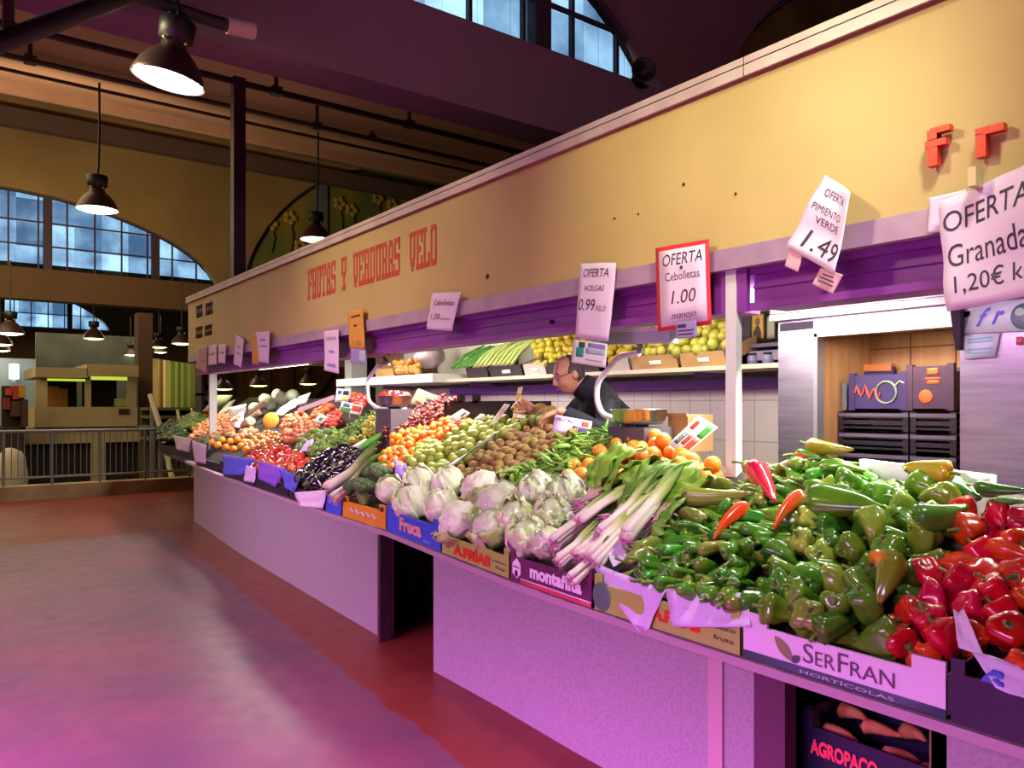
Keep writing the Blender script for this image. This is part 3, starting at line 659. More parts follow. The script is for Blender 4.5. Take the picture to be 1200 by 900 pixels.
b = MB(); b.box(2.7, 2.74, .3, 4.9, 0, .62); b.box(2.34, 2.7, 4.62, 4.66, 0, .64); b.box(2.25, 2.7, 1.8, 1.84, 0, .64); b.box(2.25, 2.7, 3.3, 3.34, 0, .64); b.box(2.25, 2.7, .86, .9, 0, .64); b.build('cupboard_lining', C_DARK, o)
C_STUD = M('stud wood violet', '8a5a6a', .7); b = MB(); b.box(2.14, 2.2, 1.42, 1.535, 0, .655); b.build('door_stud', M('stud plum', '5a3048', .7), o)
b = MB(); b.box(2.15, 2.2, .94, .985, 0, .655); b.build('door_stud', M('stud olive', '7a6a3a', .6), o)
b = MB(); b.box(2.19, 2.27, 4.28, 4.31, 0, .66); b.build('door_jamb', M('jamb brown', '4a2a34', .6), o)
b = MB(); y = front_y(857); b.box(2.138, 2.15, 1.66, 1.72, 0, .655); b.build('cover_strip', M('strip pink', 'b89a9c', .5), o)

# back wall, raised boards, inside shelves
C_WT = M('white tile', 'e2dccd', .3); nt = C_WT.node_tree; N, L = nt.nodes, nt.links
tc = N.new('ShaderNodeTexCoord'); mp = N.new('ShaderNodeMapping'); mp.inputs['Rotation'].default_value = (math.pi/2, 0, math.pi/2); L.new(tc.outputs['Object'], mp.inputs[0])
g = N.new('ShaderNodeNewGeometry'); sp = N.new('ShaderNodeSeparateXYZ'); L.new(g.outputs['Position'], sp.inputs[0]); cb = N.new('ShaderNodeCombineXYZ'); L.new(sp.outputs[1], cb.inputs[0]); L.new(sp.outputs[2], cb.inputs[1])
bk = N.new('ShaderNodeTexBrick'); bk.offset = 0; bk.inputs['Color1'].default_value = lin('e4ded0'); bk.inputs['Color2'].default_value = lin('dcd6c6'); bk.inputs['Mortar'].default_value = lin('b4aea0')
bk.inputs['Scale'].default_value = 1; bk.inputs['Brick Width'].default_value = .2; bk.inputs['Row Height'].default_value = .3; bk.inputs['Mortar Size'].default_value = .004; L.new(cb.outputs[0], bk.inputs[0]); L.new(bk.outputs[0], N['Principled BSDF'].inputs['Base Color'])
b = MB(); b.box(4.75, 4.85, 2.7, 9.4, 0, 2.9); struct('wall_stall_back', b, C_WT)
b = MB(); b.box(3.25, 4.75, -1.6, 9.4, 0, .15); struct('floor_boards', b, M('duckboard', '4a3a30', .8))
C_SHW = M('shelf white edge', 'ddd8d0', .4); C_LIL = M('shelf lilac band', '8a62a8', .5)
o = thing('wall_shelf', 'long back wall shelf holding quinces, pears and leeks', 'shelf', (4.45, 5, 1.7))
b = MB(); b.box(4.2, 4.75, 2.72, 6.75, 1.70, 1.73); b.build('shelf_board', M('shelf board cream', 'cfc0a4', .5), o)
b = MB(); b.box(4.66, 4.75, 2.72, 7.4, 1.585, 1.66); b.build('lilac_band', C_LIL, o)
b = MB(); b.box(4.05, 4.75, 6.75, 9.1, 1.70, 1.79); b.build('thick_shelf_board', C_SHW, o)
for y in (3.6, 5.1, 6.5, 8.4): b = MB(); b.box(4.35, 4.75, y, y+.025, 1.665, 1.70); b.build('bracket', C_LIL, o)
# upper dark shelf back
b = MB(); b.box(4.6, 4.75, 3.6, 9.2, 2.3, 2.34); ob = b.build('upper_shelf', M('upper shelf dark', '4a3a34', .7)); tag(ob, 'dark narrow shelf board high on the stall back wall', 'shelf')
# strip lights under the stall roof
C_TUBE = M('tube glow', 'fff6e6', .4, emit=9); C_BAT = M('batten white', 'd8d8d4', .4)
def batten(x, y0, y1, z, label, e, wl=8):
    t = thing('strip_light', label, 'lamp', (x, (y0+y1)/2, z+.06))
    b = MB(); b.box(x-.05, x+.05, y0, y1, z+.03, z+.07); b.build('lamp_housing', C_BAT, t)
    b = MB(); b.tube([(x, y0+.03, z), (x, (y0+y1)/2, z), (x, y1-.03, z)], .018, 8); b.build('tube', C_TUBE, t)
    for y in (y0+.02, y1-.02): b = MB(); b.box(x-.02, x+.02, y-.015, y+.015, z-.02, z+.03); b.build('lamp_holder', C_BAT, t)
    b = MB(); b.tube([(x, (y0+y1)/2, z+.07), (x, (y0+y1)/2, 2.88)], .006, 5); b.build('cord', C_CORD, t)
    if e: lamp('AREA', (x, (y0+y1)/2, z-.03), e*1.15, (1, .96, .84), aim=(x-1.2, (y0+y1)/2, .5), size=y1-y0, size_y=.08, spread=160); lamp('AREA', (x+.06, (y0+y1)/2, z-.03), wl, (1, .94, .8), aim=(x+1.6, (y0+y1)/2, .9), size=y1-y0, size_y=.08, spread=110)
batten(3.25, 8.0, 9.6, 1.925, 'white strip light over the melons, behind the orange offer sheet', 38)
batten(3.3, 10.3, 11.5, 1.96, 'white strip light at the far end over the carrots', 22)
batten(3.05, 6.3, 7.5, 1.985, 'white strip light behind the narrow lilac hanging sheet', 40)
batten(3.14, 4.5, 5.6, 2.02, 'white strip light hidden behind the purple housing over the mandarins', 48)
batten(3.14, 2.1, 3.1, 2.02, 'white strip light hidden behind the purple housing over the oranges', 46, 9)
batten(3.14, .5, 1.9, 2.04, 'white strip light hidden behind the purple housing over the red peppers', 85, 2)
batten(3.9, 2.9, 4.1, 2.25, 'white strip light added out of view to brighten the pear shelf', 0)  # this strip and the next are unseen, added to light the back shelves
batten(3.9, 5.2, 6.4, 2.25, 'white strip light added out of view to brighten the leek shelf', 0)
for y in (3.5, 5.8, 7.6): lamp('AREA', (3.87, y, 2.2), 11, (1, .95, .8), aim=(4.75, y, 1.0), size=1.2, size_y=.08)  # unseen fill added to brighten the back wall and shelf
# bare bulb on a wire
p = at(521, 397, X=2.88); o = thing('bare_bulb', 'small bare glowing bulb hanging under the white spring onion sheet', 'lamp', p)
b = MB(); b.lathe([(-.045, .008), (-.035, .025), (-.01, .032), (.015, .026), (.035, .013), (.045, .012)], 14, Matrix.Translation(p)); b.build('bulb', M('bulb glow', 'ffe2a8', .4, emit=12), o)
b = MB(); b.tube([p+Vector((0, 0, .045)), p+Vector((0, 0, .08))], .014, 10); b.build('socket', C_BAT, o)
b = MB(); b.tube([p+Vector((0, 0, .08)), p+Vector((0, -.01, .16))], .004, 5); b.build('wire', C_CORD, o)

# cold room with steel front at the near end of the stall
C_ST = M('brushed steel', 'c4bcc8', .32, metal=.85, second='b0a8b6', scale=3, lo=.4, hi=.65, stretch=(1, 1, 12)); C_PLY = M('plywood', 'b98f5c', .7, second='a87c48', scale=3, lo=.4, hi=.65, stretch=(6, 6, .6)); C_ALU = M('aluminium slat', 'b4b6b8', .35, metal=.6)
XC = 4.0
def cy(px): return at(px, 470, X=XC).y
o = thing('cold_room', 'steel fronted cold room with open plywood lined doorway', 'cold room', (XC, 1.5, .15))
ya, yb, yc = cy(912), cy(955), cy(1125)
b = MB(); b.box(XC, XC+.06, yb, ya, .15, 2.0); b.build('steel_panel', C_ST, o)
b = MB(); b.box(XC, XC+.06, -.6, yc, .15, 2.05); b.build('steel_door', C_ST, o)
b = MB(); b.box(XC-.01, XC+.06, yb-.02, yb+.005, .15, 1.87); b.box(XC-.01, XC+.06, yc, yb, 1.85, 1.885); b.build('door_trim', C_ALU, o)
b = MB(); b.box(XC-.015, XC+.05, yc, yb, 1.885, 1.96); b.build('steel_header', C_ST, o)
b = MB(); zt = 1.955
for k in range(3): b.box(XC-.09+.008*k, XC, -.2, ya, zt+.04*k, zt+.036+.04*k)
b.build('shutter_slats', C_ALU, o)
b = MB(); b.box(XC+.06, XC+.6, yb-.02, yb, .15, 1.9); b.box(XC+.58, XC+.62, yc-.25, yb, .15, 1.9); b.box(XC+.06, XC+.6, yc-.25, yc-.23, .15, 1.9); b.box(XC, XC+.62, yc-.25, yb, 1.89, 1.92); b.box(XC, XC+.62, yc-.25, yb, .12, .16); b.build('plywood_lining', C_PLY, o)
b = MB()
for z in (1.8, 1.55): b.box(XC+.572, XC+.582, yc-.2, yb-.02, z, z+.008)
for y in (2.2, 1.95): b.box(XC+.572, XC+.582, y, y+.006, .2, 1.88)
b.build('plank_seam', M('seam brown', '7a5630', .8), o)
b = MB(); b.box(XC-.012, XC, yb+.0, ya-.02, 1.90, 1.945); b.build('vent_slot', M('slot dark', '2a2432', .6), o)
b = MB(); q0, q1 = at(1113, 372, X=XC-.05), at(1126, 410, X=XC-.05); b.hexa([(XC-.06, q0.y, q0.z+.07), (XC-.06, q1.y, q0.z+.07), (XC-.02, q1.y, q0.z+.07), (XC-.02, q0.y, q0.z+.07)], [(XC-.06, q1.y+.02, q1.z), (XC-.06, q1.y, q1.z), (XC-.02, q1.y, q1.z), (XC-.02, q1.y+.02, q1.z)]); b.build('door_closer', C_DARK, o)
b = MB(); b.box(XC+.06, 6.2, 2.68, 2.72, .15, 2.9); struct('wall_cold_room', b, M('cold room side', '8a8088', .6))
lamp('AREA', (XC+.12, 2.0, 1.84), 5, (1, .9, .7), aim=(XC+.35, 2.0, 0), size=.3)
# cubby shelf on the back wall beside the cold room: picture, jars
t = thing('cubby_shelf', 'dark little shelf unit in the gap beside the steel panel', 'shelf', (4.55, 3.1, 1.75))
b = MB(); b.box(4.5, 4.74, 2.74, 3.5, 1.86, 1.885); b.box(4.72, 4.745, 2.74, 3.5, 1.735, 2.3); b.build('shelf_board', M('cubby dark', '4c4250', .7), t)
b = MB(); b.box(4.5, 4.52, 2.74, 3.5, 1.77, 1.835); b.build('drawer_front', M('cubby lilac', '7d6a86', .6), t)
def frame_pic(p0, p1, x, label):
    a0, a1 = at(*p0, X=x), at(*p1, X=x)
    S = Sheet((x, a0.y, a1.z), (x, a1.y, a1.z), (x, a1.y, a0.z), (x, a0.y, a0.z)); f = rect_mb(S, 0, 0, 1, 1, 0, .02, 1, 1).build('framed_picture', M('frame brown', '3a2a1a', .5)); tag(f, label, 'picture'); return S, f
S, f = frame_pic((880, 367), (898, 400), 4.66, 'small framed portrait picture with yellow background on the cubby shelf')
rect_mb(S, .12, .1, .88, .92, .012).build('picture_ground', M('picture yellow', 'a88a2c', .6), f)
b = MB(); b.sheet(lambda u, v, o: S(.25+.5*u, .1+v*(.45-.25*abs(2*u-1)**2), .014+o), 8, 4, .001); b.build('painted_robe', M('picture robe', '3a1c20', .7), f)
b = MB(); b.ball(S(.5, .68, .014), (.004, .022, .03), 10, 6); b.build('painted_head', M('picture head', '6a4632', .7), f)
S, f = frame_pic((899, 370), (910, 398), 4.66, 'pale framed card standing right of the yellow portrait picture'); rect_mb(S, .1, .06, .9, .94, .012).build('card_face', M('card grey', '8a846e', .6), f)
for px, lb in ((882, 'pale glass jar on the shelf under the portrait picture'), (900, 'dark squat jar on the shelf beside the pale glass jar')):
    p = at(px, 433, X=4.5); p.z = 1.732; b = MB(); b.lathe([(0, .035), (.05, .04), (.07, .035), (.075, .03)], 14, Matrix.Translation(p)); ob = b.build('jar', M('jar '+lb[:4], '7c7a98' if 'pale' in lb else '1e1a1c', .3)); tag(ob, lb, 'jar')
    b = MB(); b.lathe([(.075, .032), (.09, .032)], 14, Matrix.Translation(p)); b.build('lid', C_CORD, ob)
# ================================================================== HANGING OFFER SHEETS
C_PAP = M('paper lilac white', 'e8d0e8', .6); C_INK = M('ink dark', '3a2440', .6); C_ORP = M('paper orange', 'd89a3a', .6); C_PAPW = M('paper white', 'efeee6', .55); C_REDB = M('border red', 'd02a3c', .5)
C_PEG = M('peg wood', 'd8c890', .6)
def hang(label, bl, br, tr, tl, X=2.705, mat=None, texts=(), curl=0, wave=.01, seed=1, dX=(0, 0, 0, 0), peg=None, name='offer_sheet', group=None, bits=()):
    c = [at(*p, X=X+dx) for p, dx in zip((bl, br, tr, tl), dX)]
    S = Sheet(*c, curl=curl, wave=wave, seed=seed)
    mb = MB(); mb.sheet(S, 10, 12, .0015); o = mb.build(name, mat or C_PAP); tag(o, label, 'sign', group)
    sg = 1 if S.n.x < 0 else -1
    for t in texts:
        txt, u0, v0, u1, v1 = t[:5]; k = t[5] if len(t) > 5 else {}
        text_mb(txt, S, u0, v0, u1, v1, off=sg*.0025, **k).build('lettering', C_INK, o)
    for (u0, v0, u1, v1, m) in bits: rect_mb(S, u0, v0, u1, v1, off=sg*.0018, th=.0008).build('printed_block', m, o)
    if peg:
        p = at(*peg, X=X-.02); b = MB(); b.box(p.x-.02, p.x+.035, p.y-.012, p.y+.012, p.z-.03, p.z+.03); b.build('clothes_peg', C_PEG, o)
    return o, S, sg
hang('lilac sheet half hidden behind the pomegranate offer sheet', (1087, 274), (1128, 268), (1132, 222), (1089, 232), X=2.715, wave=.004)
hang('large lilac offer sheet for Granada at 1,20, below the raised red letters', (1113, 366), (1250, 338), (1240, 176), (1102, 238), X=2.66, curl=.02, wave=.02, seed=3, dX=(0, -.02, 0, .03), peg=(1142, 208),
     texts=(('OFERTA', .03, .70, .78, .88, {'shear': .1}), ('Granada', .04, .38, .74, .58), ('1,20€ kilo', .09, .12, .86, .30)))
o, S, sg = hang('curling lilac sheet priced 1.49 hanging twisted over the purple housing', (926, 291), (984, 324), (1000, 226), (970, 206), X=2.68, curl=.02, wave=.015, seed=5, dX=(0, -.05, -.03, 0),
     texts=(('1.49', .2, .1, .95, .34, {'shear': .1}), ('OFERTA', .2, .78, .8, .88), ('PIMIENTO', .1, .58, .8, .67), ('VERDE', .25, .44, .8, .53)))
C_TAG = M('tag pink', 'd8a8b4', .6); C_TAGL = M('tag lilac', '9a88c0', .6)
hang('small pink printed tag clipped below the 1.49 sheet', (952, 333), (976, 345), (988, 322), (962, 314), X=2.66, mat=C_TAG, wave=.003, bits=((.15, .3, .85, .36, C_INK), (.15, .5, .8, .56, C_INK), (.2, .7, .7, .76, C_INK)))
hang('second small pink tag at the lower left corner of the 1.49 sheet', (920, 312), (935, 319), (941, 298), (925, 290), X=2.66, mat=C_TAG, wave=.003)
o, S, sg = hang('red bordered offer sheet for Cebolletas at 1.00 manojo', (771, 389), (834, 380), (831, 280), (768, 291), mat=C_REDB, wave=.004, seed=2, peg=None)
rect_mb(S, .07, .05, .93, .95, off=sg*.0016, th=.0008).build('white_field', C_PAP, o)
for t in (('OFERTA', .14, .76, .88, .9, {'shear': .2}), ('Cebolletas', .18, .58, .82, .68), ('1.00', .28, .3, .74, .46, {'shear': .2}), ('manojo', .28, .1, .74, .2, {'shear': .2})):
    text_mb(t[0], S, *t[1:5], off=sg*.003, **(t[5] if len(t) > 5 else {})).build('lettering', C_INK, o)
b = MB(); p = S(.5, .72, sg*.004); b.ball(p, .008, 8, 6); b.build('pin', C_INK, o)
hang('small lilac printed tag under the red bordered sheet', (793, 397), (817, 395), (816, 375), (792, 378), X=2.69, mat=C_TAGL, wave=.003, bits=((.1, .65, .5, .85, C_INK), (.1, .42, .9, .5, C_INK), (.1, .2, .8, .28, C_INK)))
hang('lilac offer sheet for ACELGAS at 0.99 kilo above the shopkeeper', (673, 396), (711.5, 400), (721, 307.5), (678.5, 309), seed=4, wave=.008, curl=-.01,
     texts=(('OFERTA', .14, .82, .86, .93, {'shear': .2}), ('ACELGAS', .2, .64, .78, .71), ('0.99', .06, .38, .56, .53, {'shear': .2}), ('KILO', .6, .38, .86, .45, {'shear': .2})))
hang('white card with green square under the ACELGAS sheet', (669.7, 425), (709.7, 431), (712, 403), (672, 398), X=2.69, mat=C_PAPW, wave=.003, bits=((.12, .3, .34, .7, M('print teal', '2a9a88', .5)), (.4, .5, .95, .72, M('print pale blue', 'a8c0d8', .5)), (.4, .2, .9, .26, MATS['print pale blue']), (.18, .7, .36, .95, M('print dark teal', '30504a', .5)), (.45, .76, .95, .95, C_TAGL)))
hang('lilac sheet for Cebolletas at 1,00 above the bare bulb', (500, 386), (529, 388), (540, 342), (507, 343), seed=6, wave=.008, texts=(('Cebolletas', .14, .66, .86, .8), ('1,00', .1, .26, .46, .44), ('manojo', .5, .26, .84, .34)))
hang('orange offer sheet priced 1,50 hanging at the middle pillar', (410, 408), (428, 410), (425, 360), (407, 365), mat=C_ORP, seed=7, wave=.008, texts=(('1,50', .25, .08, .75, .2),), bits=((.2, .8, .8, .85, C_INK), (.36, .56, .62, .62, C_INK)))
hang('small violet and blue tag under the orange offer sheet', (411, 425), (429, 427), (429, 410), (411, 408), X=2.69, mat=C_TAGL, wave=.003, bits=((.55, .1, .95, .9, M('print blue pale', 'a8c4d0', .5)),))
hang('narrow lilac sheet left of the orange offer sheet', (380, 434), (397, 438), (397, 386), (380, 388), seed=8, wave=.008, texts=(('OFERTA', .15, .76, .85, .84),), bits=((.3, .46, .7, .52, C_TAGL), (.2, .12, .8, .2, C_TAGL)))
hang('narrow orange sheet at the edge of a lilac one, far part of the stall', (296, 427), (304, 427), (304, 390), (295, 391), mat=C_ORP, wave=.003)
hang('lilac sheet overlapping the narrow orange one', (304, 424), (315, 426), (316, 388), (300, 389), X=2.69, wave=.006, bits=((.2, .5, .8, .56, C_TAGL), (.25, .7, .7, .76, C_TAGL)))
hang('tilted lilac sheet hanging from a nail above the melons', (274, 427), (283, 431), (286, 398), (277, 392), wave=.006, bits=((.2, .4, .8, .46, C_TAGL), (.2, .62, .7, .68, C_TAGL)))
hang('right one of the two small lilac sheets at the far end of the board', (256, 425), (264, 426), (265, 403), (256, 404), wave=.003, bits=((.2, .5, .8, .6, C_TAGL),))
hang('left one of the two small lilac sheets at the far end of the board', (244, 428), (254, 427), (254, 403), (243, 406), wave=.003, bits=((.2, .5, .8, .6, C_TAGL),))
hang('dull pink sheet hanging furthest away above the white post', (230, 432), (242, 438), (243, 405), (232, 407), X=2.69, mat=M('paper dull pink', 'b89098', .6), wave=.006, bits=((.2, .4, .8, .5, C_TAGL),))

# steel wall sign 'fr' and the card under it
XS = 3.985
def xsheet(bl, br, tr, tl, X=XS): return Sheet(*[at(*p, X=X) for p in (bl, br, tr, tl)])
S = xsheet((1130, 391), (1215, 387), (1222, 347), (1140, 358)); mb = rect_mb(S, 0, 0, 1, 1, 0, .006, 2, 2); o = mb.build('door_sign', M('sign pale blue', 'd4dce8', .35)); tag(o, 'white slanted sign with blue letters and green globe on the steel door', 'sign')
C_BLU = M('letter blue', '2a2a9a', .4)
sg = 1 if S.n.x < 0 else -1
text_mb('f', S, .15, .22, .3, .86, off=sg*.006, bold=.03, shear=.3).build('lettering', C_BLU, o); text_mb('r', S, .37, .26, .52, .7, off=sg*.006, bold=.03, shear=.2).build('lettering', C_BLU, o)
p = S(.8, .45, sg*.006); b = MB(); b.ball(p, (.006, .055, .06), 20, 10); b.build('globe', M('globe dark green', '1c4a3c', .4), o)
for k, (dy, dz, ry, rz) in enumerate(((.015, .02, .022, .02), (-.02, -.018, .02, .024))): b = MB(); b.ball(p+Vector((-.004, dy, dz)), (.005, ry, rz), 12, 8); b.build('globe_patch', M('globe pale', 'a8c0a8', .4), o)
S = xsheet((1131, 421), (1166, 418), (1172, 390), (1131, 394)); mb = rect_mb(S, 0, 0, 1, 1, 0, .004, 2, 2); o = mb.build('door_card', M('card pale grey', 'c8ccd4', .5)); tag(o, 'small pale card under the globe sign on the steel door', 'card')
for v in (.2, .36, .66, .8): rect_mb(S, .08, v, .9-.1*v, v+.07, off=sg*.003).build('printed_line', M('print cyan', '7ab4c8', .5), o)
S = xsheet((1191, 404), (1198, 403), (1198, 394), (1191, 395)); mb = rect_mb(S, 0, 0, 1, 1, 0, .004, 1, 1); o = mb.build('door_sticker', M('sticker red brown', 'a04a48', .5)); tag(o, 'tiny red brown sticker on the steel door beside the pale card', 'sticker')

def squiggle(S, u0, v0, u1, v1, off, r, n=6):   # print too small to read
    pts = [S(u0+(u1-u0)*k/(n*4), (v0+v1)/2+(v1-v0)/2*math.sin(k*1.57)*(1 if k % 3 else .5), off) for k in range(n*4+1)]
    b = MB(); b.tube(pts, r, 5); return b
# cartons and black plastic crates stacked in the cold room
def carton(bl_px, br_px, top_py, X, mat, label, depth=.28, zb=None, name='fruit_carton'):
    a, c = at(*bl_px, X=X), at(*br_px, X=X); zb = a.z if zb is None else zb; zt = at(bl_px[0], top_py, X=X).z; y0, y1 = min(a.y, c.y), max(a.y, c.y)
    b = MB(); b.box(X, X+.006, y0, y1, zb, zt); b.box(X+depth-.006, X+depth, y0, y1, zb, zt); b.box(X, X+depth, y0, y0+.006, zb, zt-.03); b.box(X, X+depth, y1-.006, y1, zb, zt-.03); b.box(X, X+depth, y0, y1, zb, zb+.01)
    b.box(X-.004, X+.03, y0-.004, y0+.03, zb, zt+.012); b.box(X-.004, X+.03, y1-.03, y1+.004, zb, zt+.012)
    o = b.build(name, mat); tag(o, label, 'box')
    return o, Sheet((X-.001, y1, zb), (X-.001, y0, zb), (X-.001, y0, zt), (X-.001, y1, zt))
C_VIO = M('carton violet', '2c2250', .5); C_VIO2 = M('carton plum', '3a2230', .5)
C_CRT = M('black crate plastic', '121014', .45)
XI = 4.2
yL, yM, yR = at(983, 480, X=XI).y, at(1066, 480, X=XI).y, at(1121, 480, X=XI).y
zt = at(1020, 481, X=XI).z
def plastic_crate(x, y0, y1, z, h, label, depth=.3, mat=None, name='plastic_crate'):
    b = MB(); th = .012
    b.box(x, x+depth, y0, y1, z, z+.012)
    for k in range(3):
        zz = z+h*k/3
        for (a0, a1, b0, b1) in ((x, x+th, y0, y1), (x+depth-th, x+depth, y0, y1), (x, x+depth, y0, y0+th), (x, x+depth, y1-th, y1)): b.box(a0, a1, b0, b1, zz, zz+h/3*.66)
    for yy in (y0, y1-.03): b.box(x-.003, x+.03, yy, yy+.03, z, z+h)
    o = b.build(name, mat or C_CRT); tag(o, label, 'crate')
    b = MB(); b.box(x-.006, x, y0, y1, z+h-.028, z+h-.008); b.build('crate_rim', M('crate rim grey', '5a5660', .4), o); return o
wd = ('topmost', 'second from top', 'third from top', 'fourth from top')
for k in range(4):
    z = zt-.115*(k+1); plastic_crate(XI, yM+.006, yL, z, .108, f'black plastic crate, {wd[k]} of the wider stack under the violet carton')
    plastic_crate(XI, yR, yM-.004, z, .108, f'black plastic crate, {wd[k]} of the narrow stack under the plum carton')
b = MB(); b.box(XI-.02, XI+.35, yR-.02, yL+.02, .16, zt-.115*4-.003); o = b.build('pallet_box', C_VIO2); tag(o, 'dark pallet box carrying the black crates inside the cold room', 'box')
o, S = carton((996, 481), (1062, 481), 440, XI+.01, C_VIO, 'violet printed fruit carton on the black crates in the cold room', zb=zt)
squiggle(S, .1, .3, .56, .7, -.003 if S.n.x > 0 else .003, .007, 3).build('lettering', M('print orange red', 'c0502c', .5), o)
sgn = -1 if S.n.x > 0 else 1
b = MB(); b.tube([S(.66+.18*math.cos(a), .5+.3*math.sin(a), sgn*.004) for a in [i*.35 for i in range(19)]], .006, 6); b.tube([S(.82, .68, sgn*.004), S(.9, .8, sgn*.004), S(.97, .74, sgn*.004)], .006, 6); b.build('printed_fruit_outline', M('print pale green', '8a9a78', .5), o)
o, S = carton((1063, 481), (1117, 481), 430, XI+.012, C_VIO2, 'plum fruit carton with orange disc beside the violet one', zb=zt+.001)
b = MB(); b.ball(S(.42, .32, sgn*.002), (.003, .036, .036), 20, 8); b.build('printed_disc', M('print orange', 'e0641c', .5), o)
for (u0, v0, u1, v1) in ((.45, .8, .7, .95), (.45, .6, .72, .68), (.4, .7, .75, .74)): rect_mb(S, u0, v0, u1, v1, off=sgn*.002).build('printed_line', MATS['print orange'], o)
o, S = carton((993, 436), (1046, 436), 434, XI+.3, C_VIO, 'carton with orange edge standing behind the violet one', depth=.05, zb=zt)
b = MB(); a, c = at(1000, 434, X=XI+.3), at(1045, 434, X=XI+.3); b.box(XI+.29, XI+.34, c.y, a.y, a.z-.01, a.z+.03); b.build('orange_flap', M('flap orange', 'c87a3a', .6), o)
b = MB(); a, c = at(978, 482, X=XI+.05), at(992, 482, X=XI+.05); b.box(XI+.05, XI+.25, c.y, a.y+.02, zt, zt+.16); o = b.build('grey_tub', M('tub grey green', '76807c', .5)); tag(o, 'grey green tub left of the violet carton in the cold room', 'tub')
# white polystyrene board lying behind the peppers
c = [at(1012, 563, X=2.83), at(1165, 588, X=2.83), at(1165, 557, X=2.83), at(1010, 538, X=2.83)]
S = Sheet(*c); mb = rect_mb(S, 0, 0, 1, 1, 0, .04, 6, 2); o = mb.build('white_board', M('polystyrene white', 'e8eaee', .5)); tag(o, 'long white board standing on edge behind the pepper heap', 'board')
S = Sheet(*[at(*p, X=2.79) for p in ((1140, 592), (1178, 597), (1172, 573), (1150, 568))]); mb = rect_mb(S, 0, 0, 1, 1, 0, .03, 4, 2); o = mb.build('white_tray_end', MATS['polystyrene white']); tag(o, 'short white rounded tray end behind the reddest peppers', 'tray')

# ================================================================== FRONT CRATES
def crate(px0, px1, mat, label, h=.14, tabs=True, dep=.36, name='produce_crate', stripe=None, tab_w=.1):
    y1, y0 = front_y(px0)-.004, front_y(px1)+.004; n = 5
    b = MB(); z0 = max(ZB(y0), ZB(y1))+.002; f = lambda y: FX(y)
    def wall(ya, yb_, hh, zs=0): 
        b.hexa([(f(ya)-.004, ya, z0+zs), (f(ya)+.006, ya, z0+zs), (f(yb_)+.006, yb_, z0+zs), (f(yb_)-.004, yb_, z0+zs)], [(f(ya)-.004, ya, z0+hh), (f(ya)+.006, ya, z0+hh), (f(yb_)+.006, yb_, z0+hh), (f(yb_)-.004, yb_, z0+hh)])
    wall(y0, y1, h)
    if tabs: wall(y0, y0+tab_w*(y1-y0), h+.035, h); wall(y1-tab_w*(y1-y0), y1, h+.035, h)
    for y, s in ((y0, 1), (y1, -1)):
        b.hexa([(f(y), y, z0), (f(y)+dep, y, z0), (f(y)+dep, y+s*.006, z0), (f(y), y+s*.006, z0)], [(f(y), y, z0+h), (f(y)+dep, y, z0+h+.04), (f(y)+dep, y+s*.006, z0+h+.04), (f(y), y+s*.006, z0+h)])
    b.box(f(y1)+.004, f(y0)+dep, y0, y1, z0, z0+.008)
    o = b.build(name, mat); tag(o, label, 'crate')
    S = Sheet((f(y1)-.0045, y1, z0), (f(y0)-.0045, y0, z0), (f(y0)-.0045, y0, z0+h), (f(y1)-.0045, y1, z0+h))
    return o, S, (-1 if S.n.x > 0 else 1)
C_VD = M('crate dark violet', '241834', .45); C_BLUC = M('crate blue', '3a54d8', .4); C_ORC = M('crate orange', 'e09a2a', .45); C_KRA = M('crate kraft', 'a8bc54', .55); C_MON = M('crate maroon', '6a2a58', .45); C_WHC = M('crate white', 'e8d4ea', .4)
cr = []
for a, c, lb in ((186, 229, 'dark violet crate of cucumbers at the far end of the counter'), (230, 262, 'dark violet crate under the sweet potatoes and pineapples'), (262, 298, 'dark violet crate under the blue paper in front of oranges'), (299, 338, 'dark violet crate under the purple paper in front of tomatoes'), (339, 381, 'dark violet crate below the red tomatoes and aubergines')):
    cr.append(crate(a, c, C_VD, lb, h=.1, tabs=True))
o, S, sg = crate(382, 401, C_BLUC, 'narrow blue plastic crate holding the leek roots', h=.12, tabs=False)
for u in (.15, .55): rect_mb(S, u, .45, u+.3, .85, off=sg*.002).build('crate_slot', M('slot violet', '7a6ac8', .5), o)
o, S, sg = crate(402, 453, C_ORC, 'orange crate with pale printed lettering under the broccoli', h=.11, tab_w=.14)
squiggle(S, .18, .36, .82, .64, sg*.003, .0055, 5).build('lettering', M('print lilac', 'd8c8e8', .5), o)
for u in (.03, .88): rect_mb(S, u, .95, u+.08, 1.2, off=sg*.002).build('staple_strip', M('print dark', '3a2a20', .5), o)
o, S, sg = crate(454, 517.5, C_BLUC, 'blue crate lettered Fruca above the dark counter opening', h=.125, tab_w=.12)
text_mb('Fruca', S, .27, .26, .68, .9, off=sg*.003, bold=.05).build('lettering', M('print salmon', 'e8a890', .5), o)
squiggle(S, .72, .12, .84, .22, sg*.003, .003, 2).build('small_lettering', M('print sky', '8ab0f0', .5), o)
o, S, sg = crate(518.5, 597.5, C_KRA, 'kraft coloured crate lettered A.FRIAS under the cauliflowers', h=.095, tab_w=.06)
text_mb('A.FRÍAS', S, .2, .16, .76, .84, off=sg*.003, bold=.06).build('lettering', M('print red', 'd8301c', .5), o)
text_mb('producto', S, .79, .5, .97, .66, off=sg*.003).build('small_lettering', C_INK, o); text_mb('fruta', S, .83, .24, .96, .4, off=sg*.003).build('small_lettering', C_INK, o)
b = MB(); b.tube([S(.05, .7, sg*.003), S(.08, .45, sg*.003), S(.12, .4, sg*.003), S(.15, .6, sg*.003)], .003, 5); b.build('printed_sketch', C_INK, o)
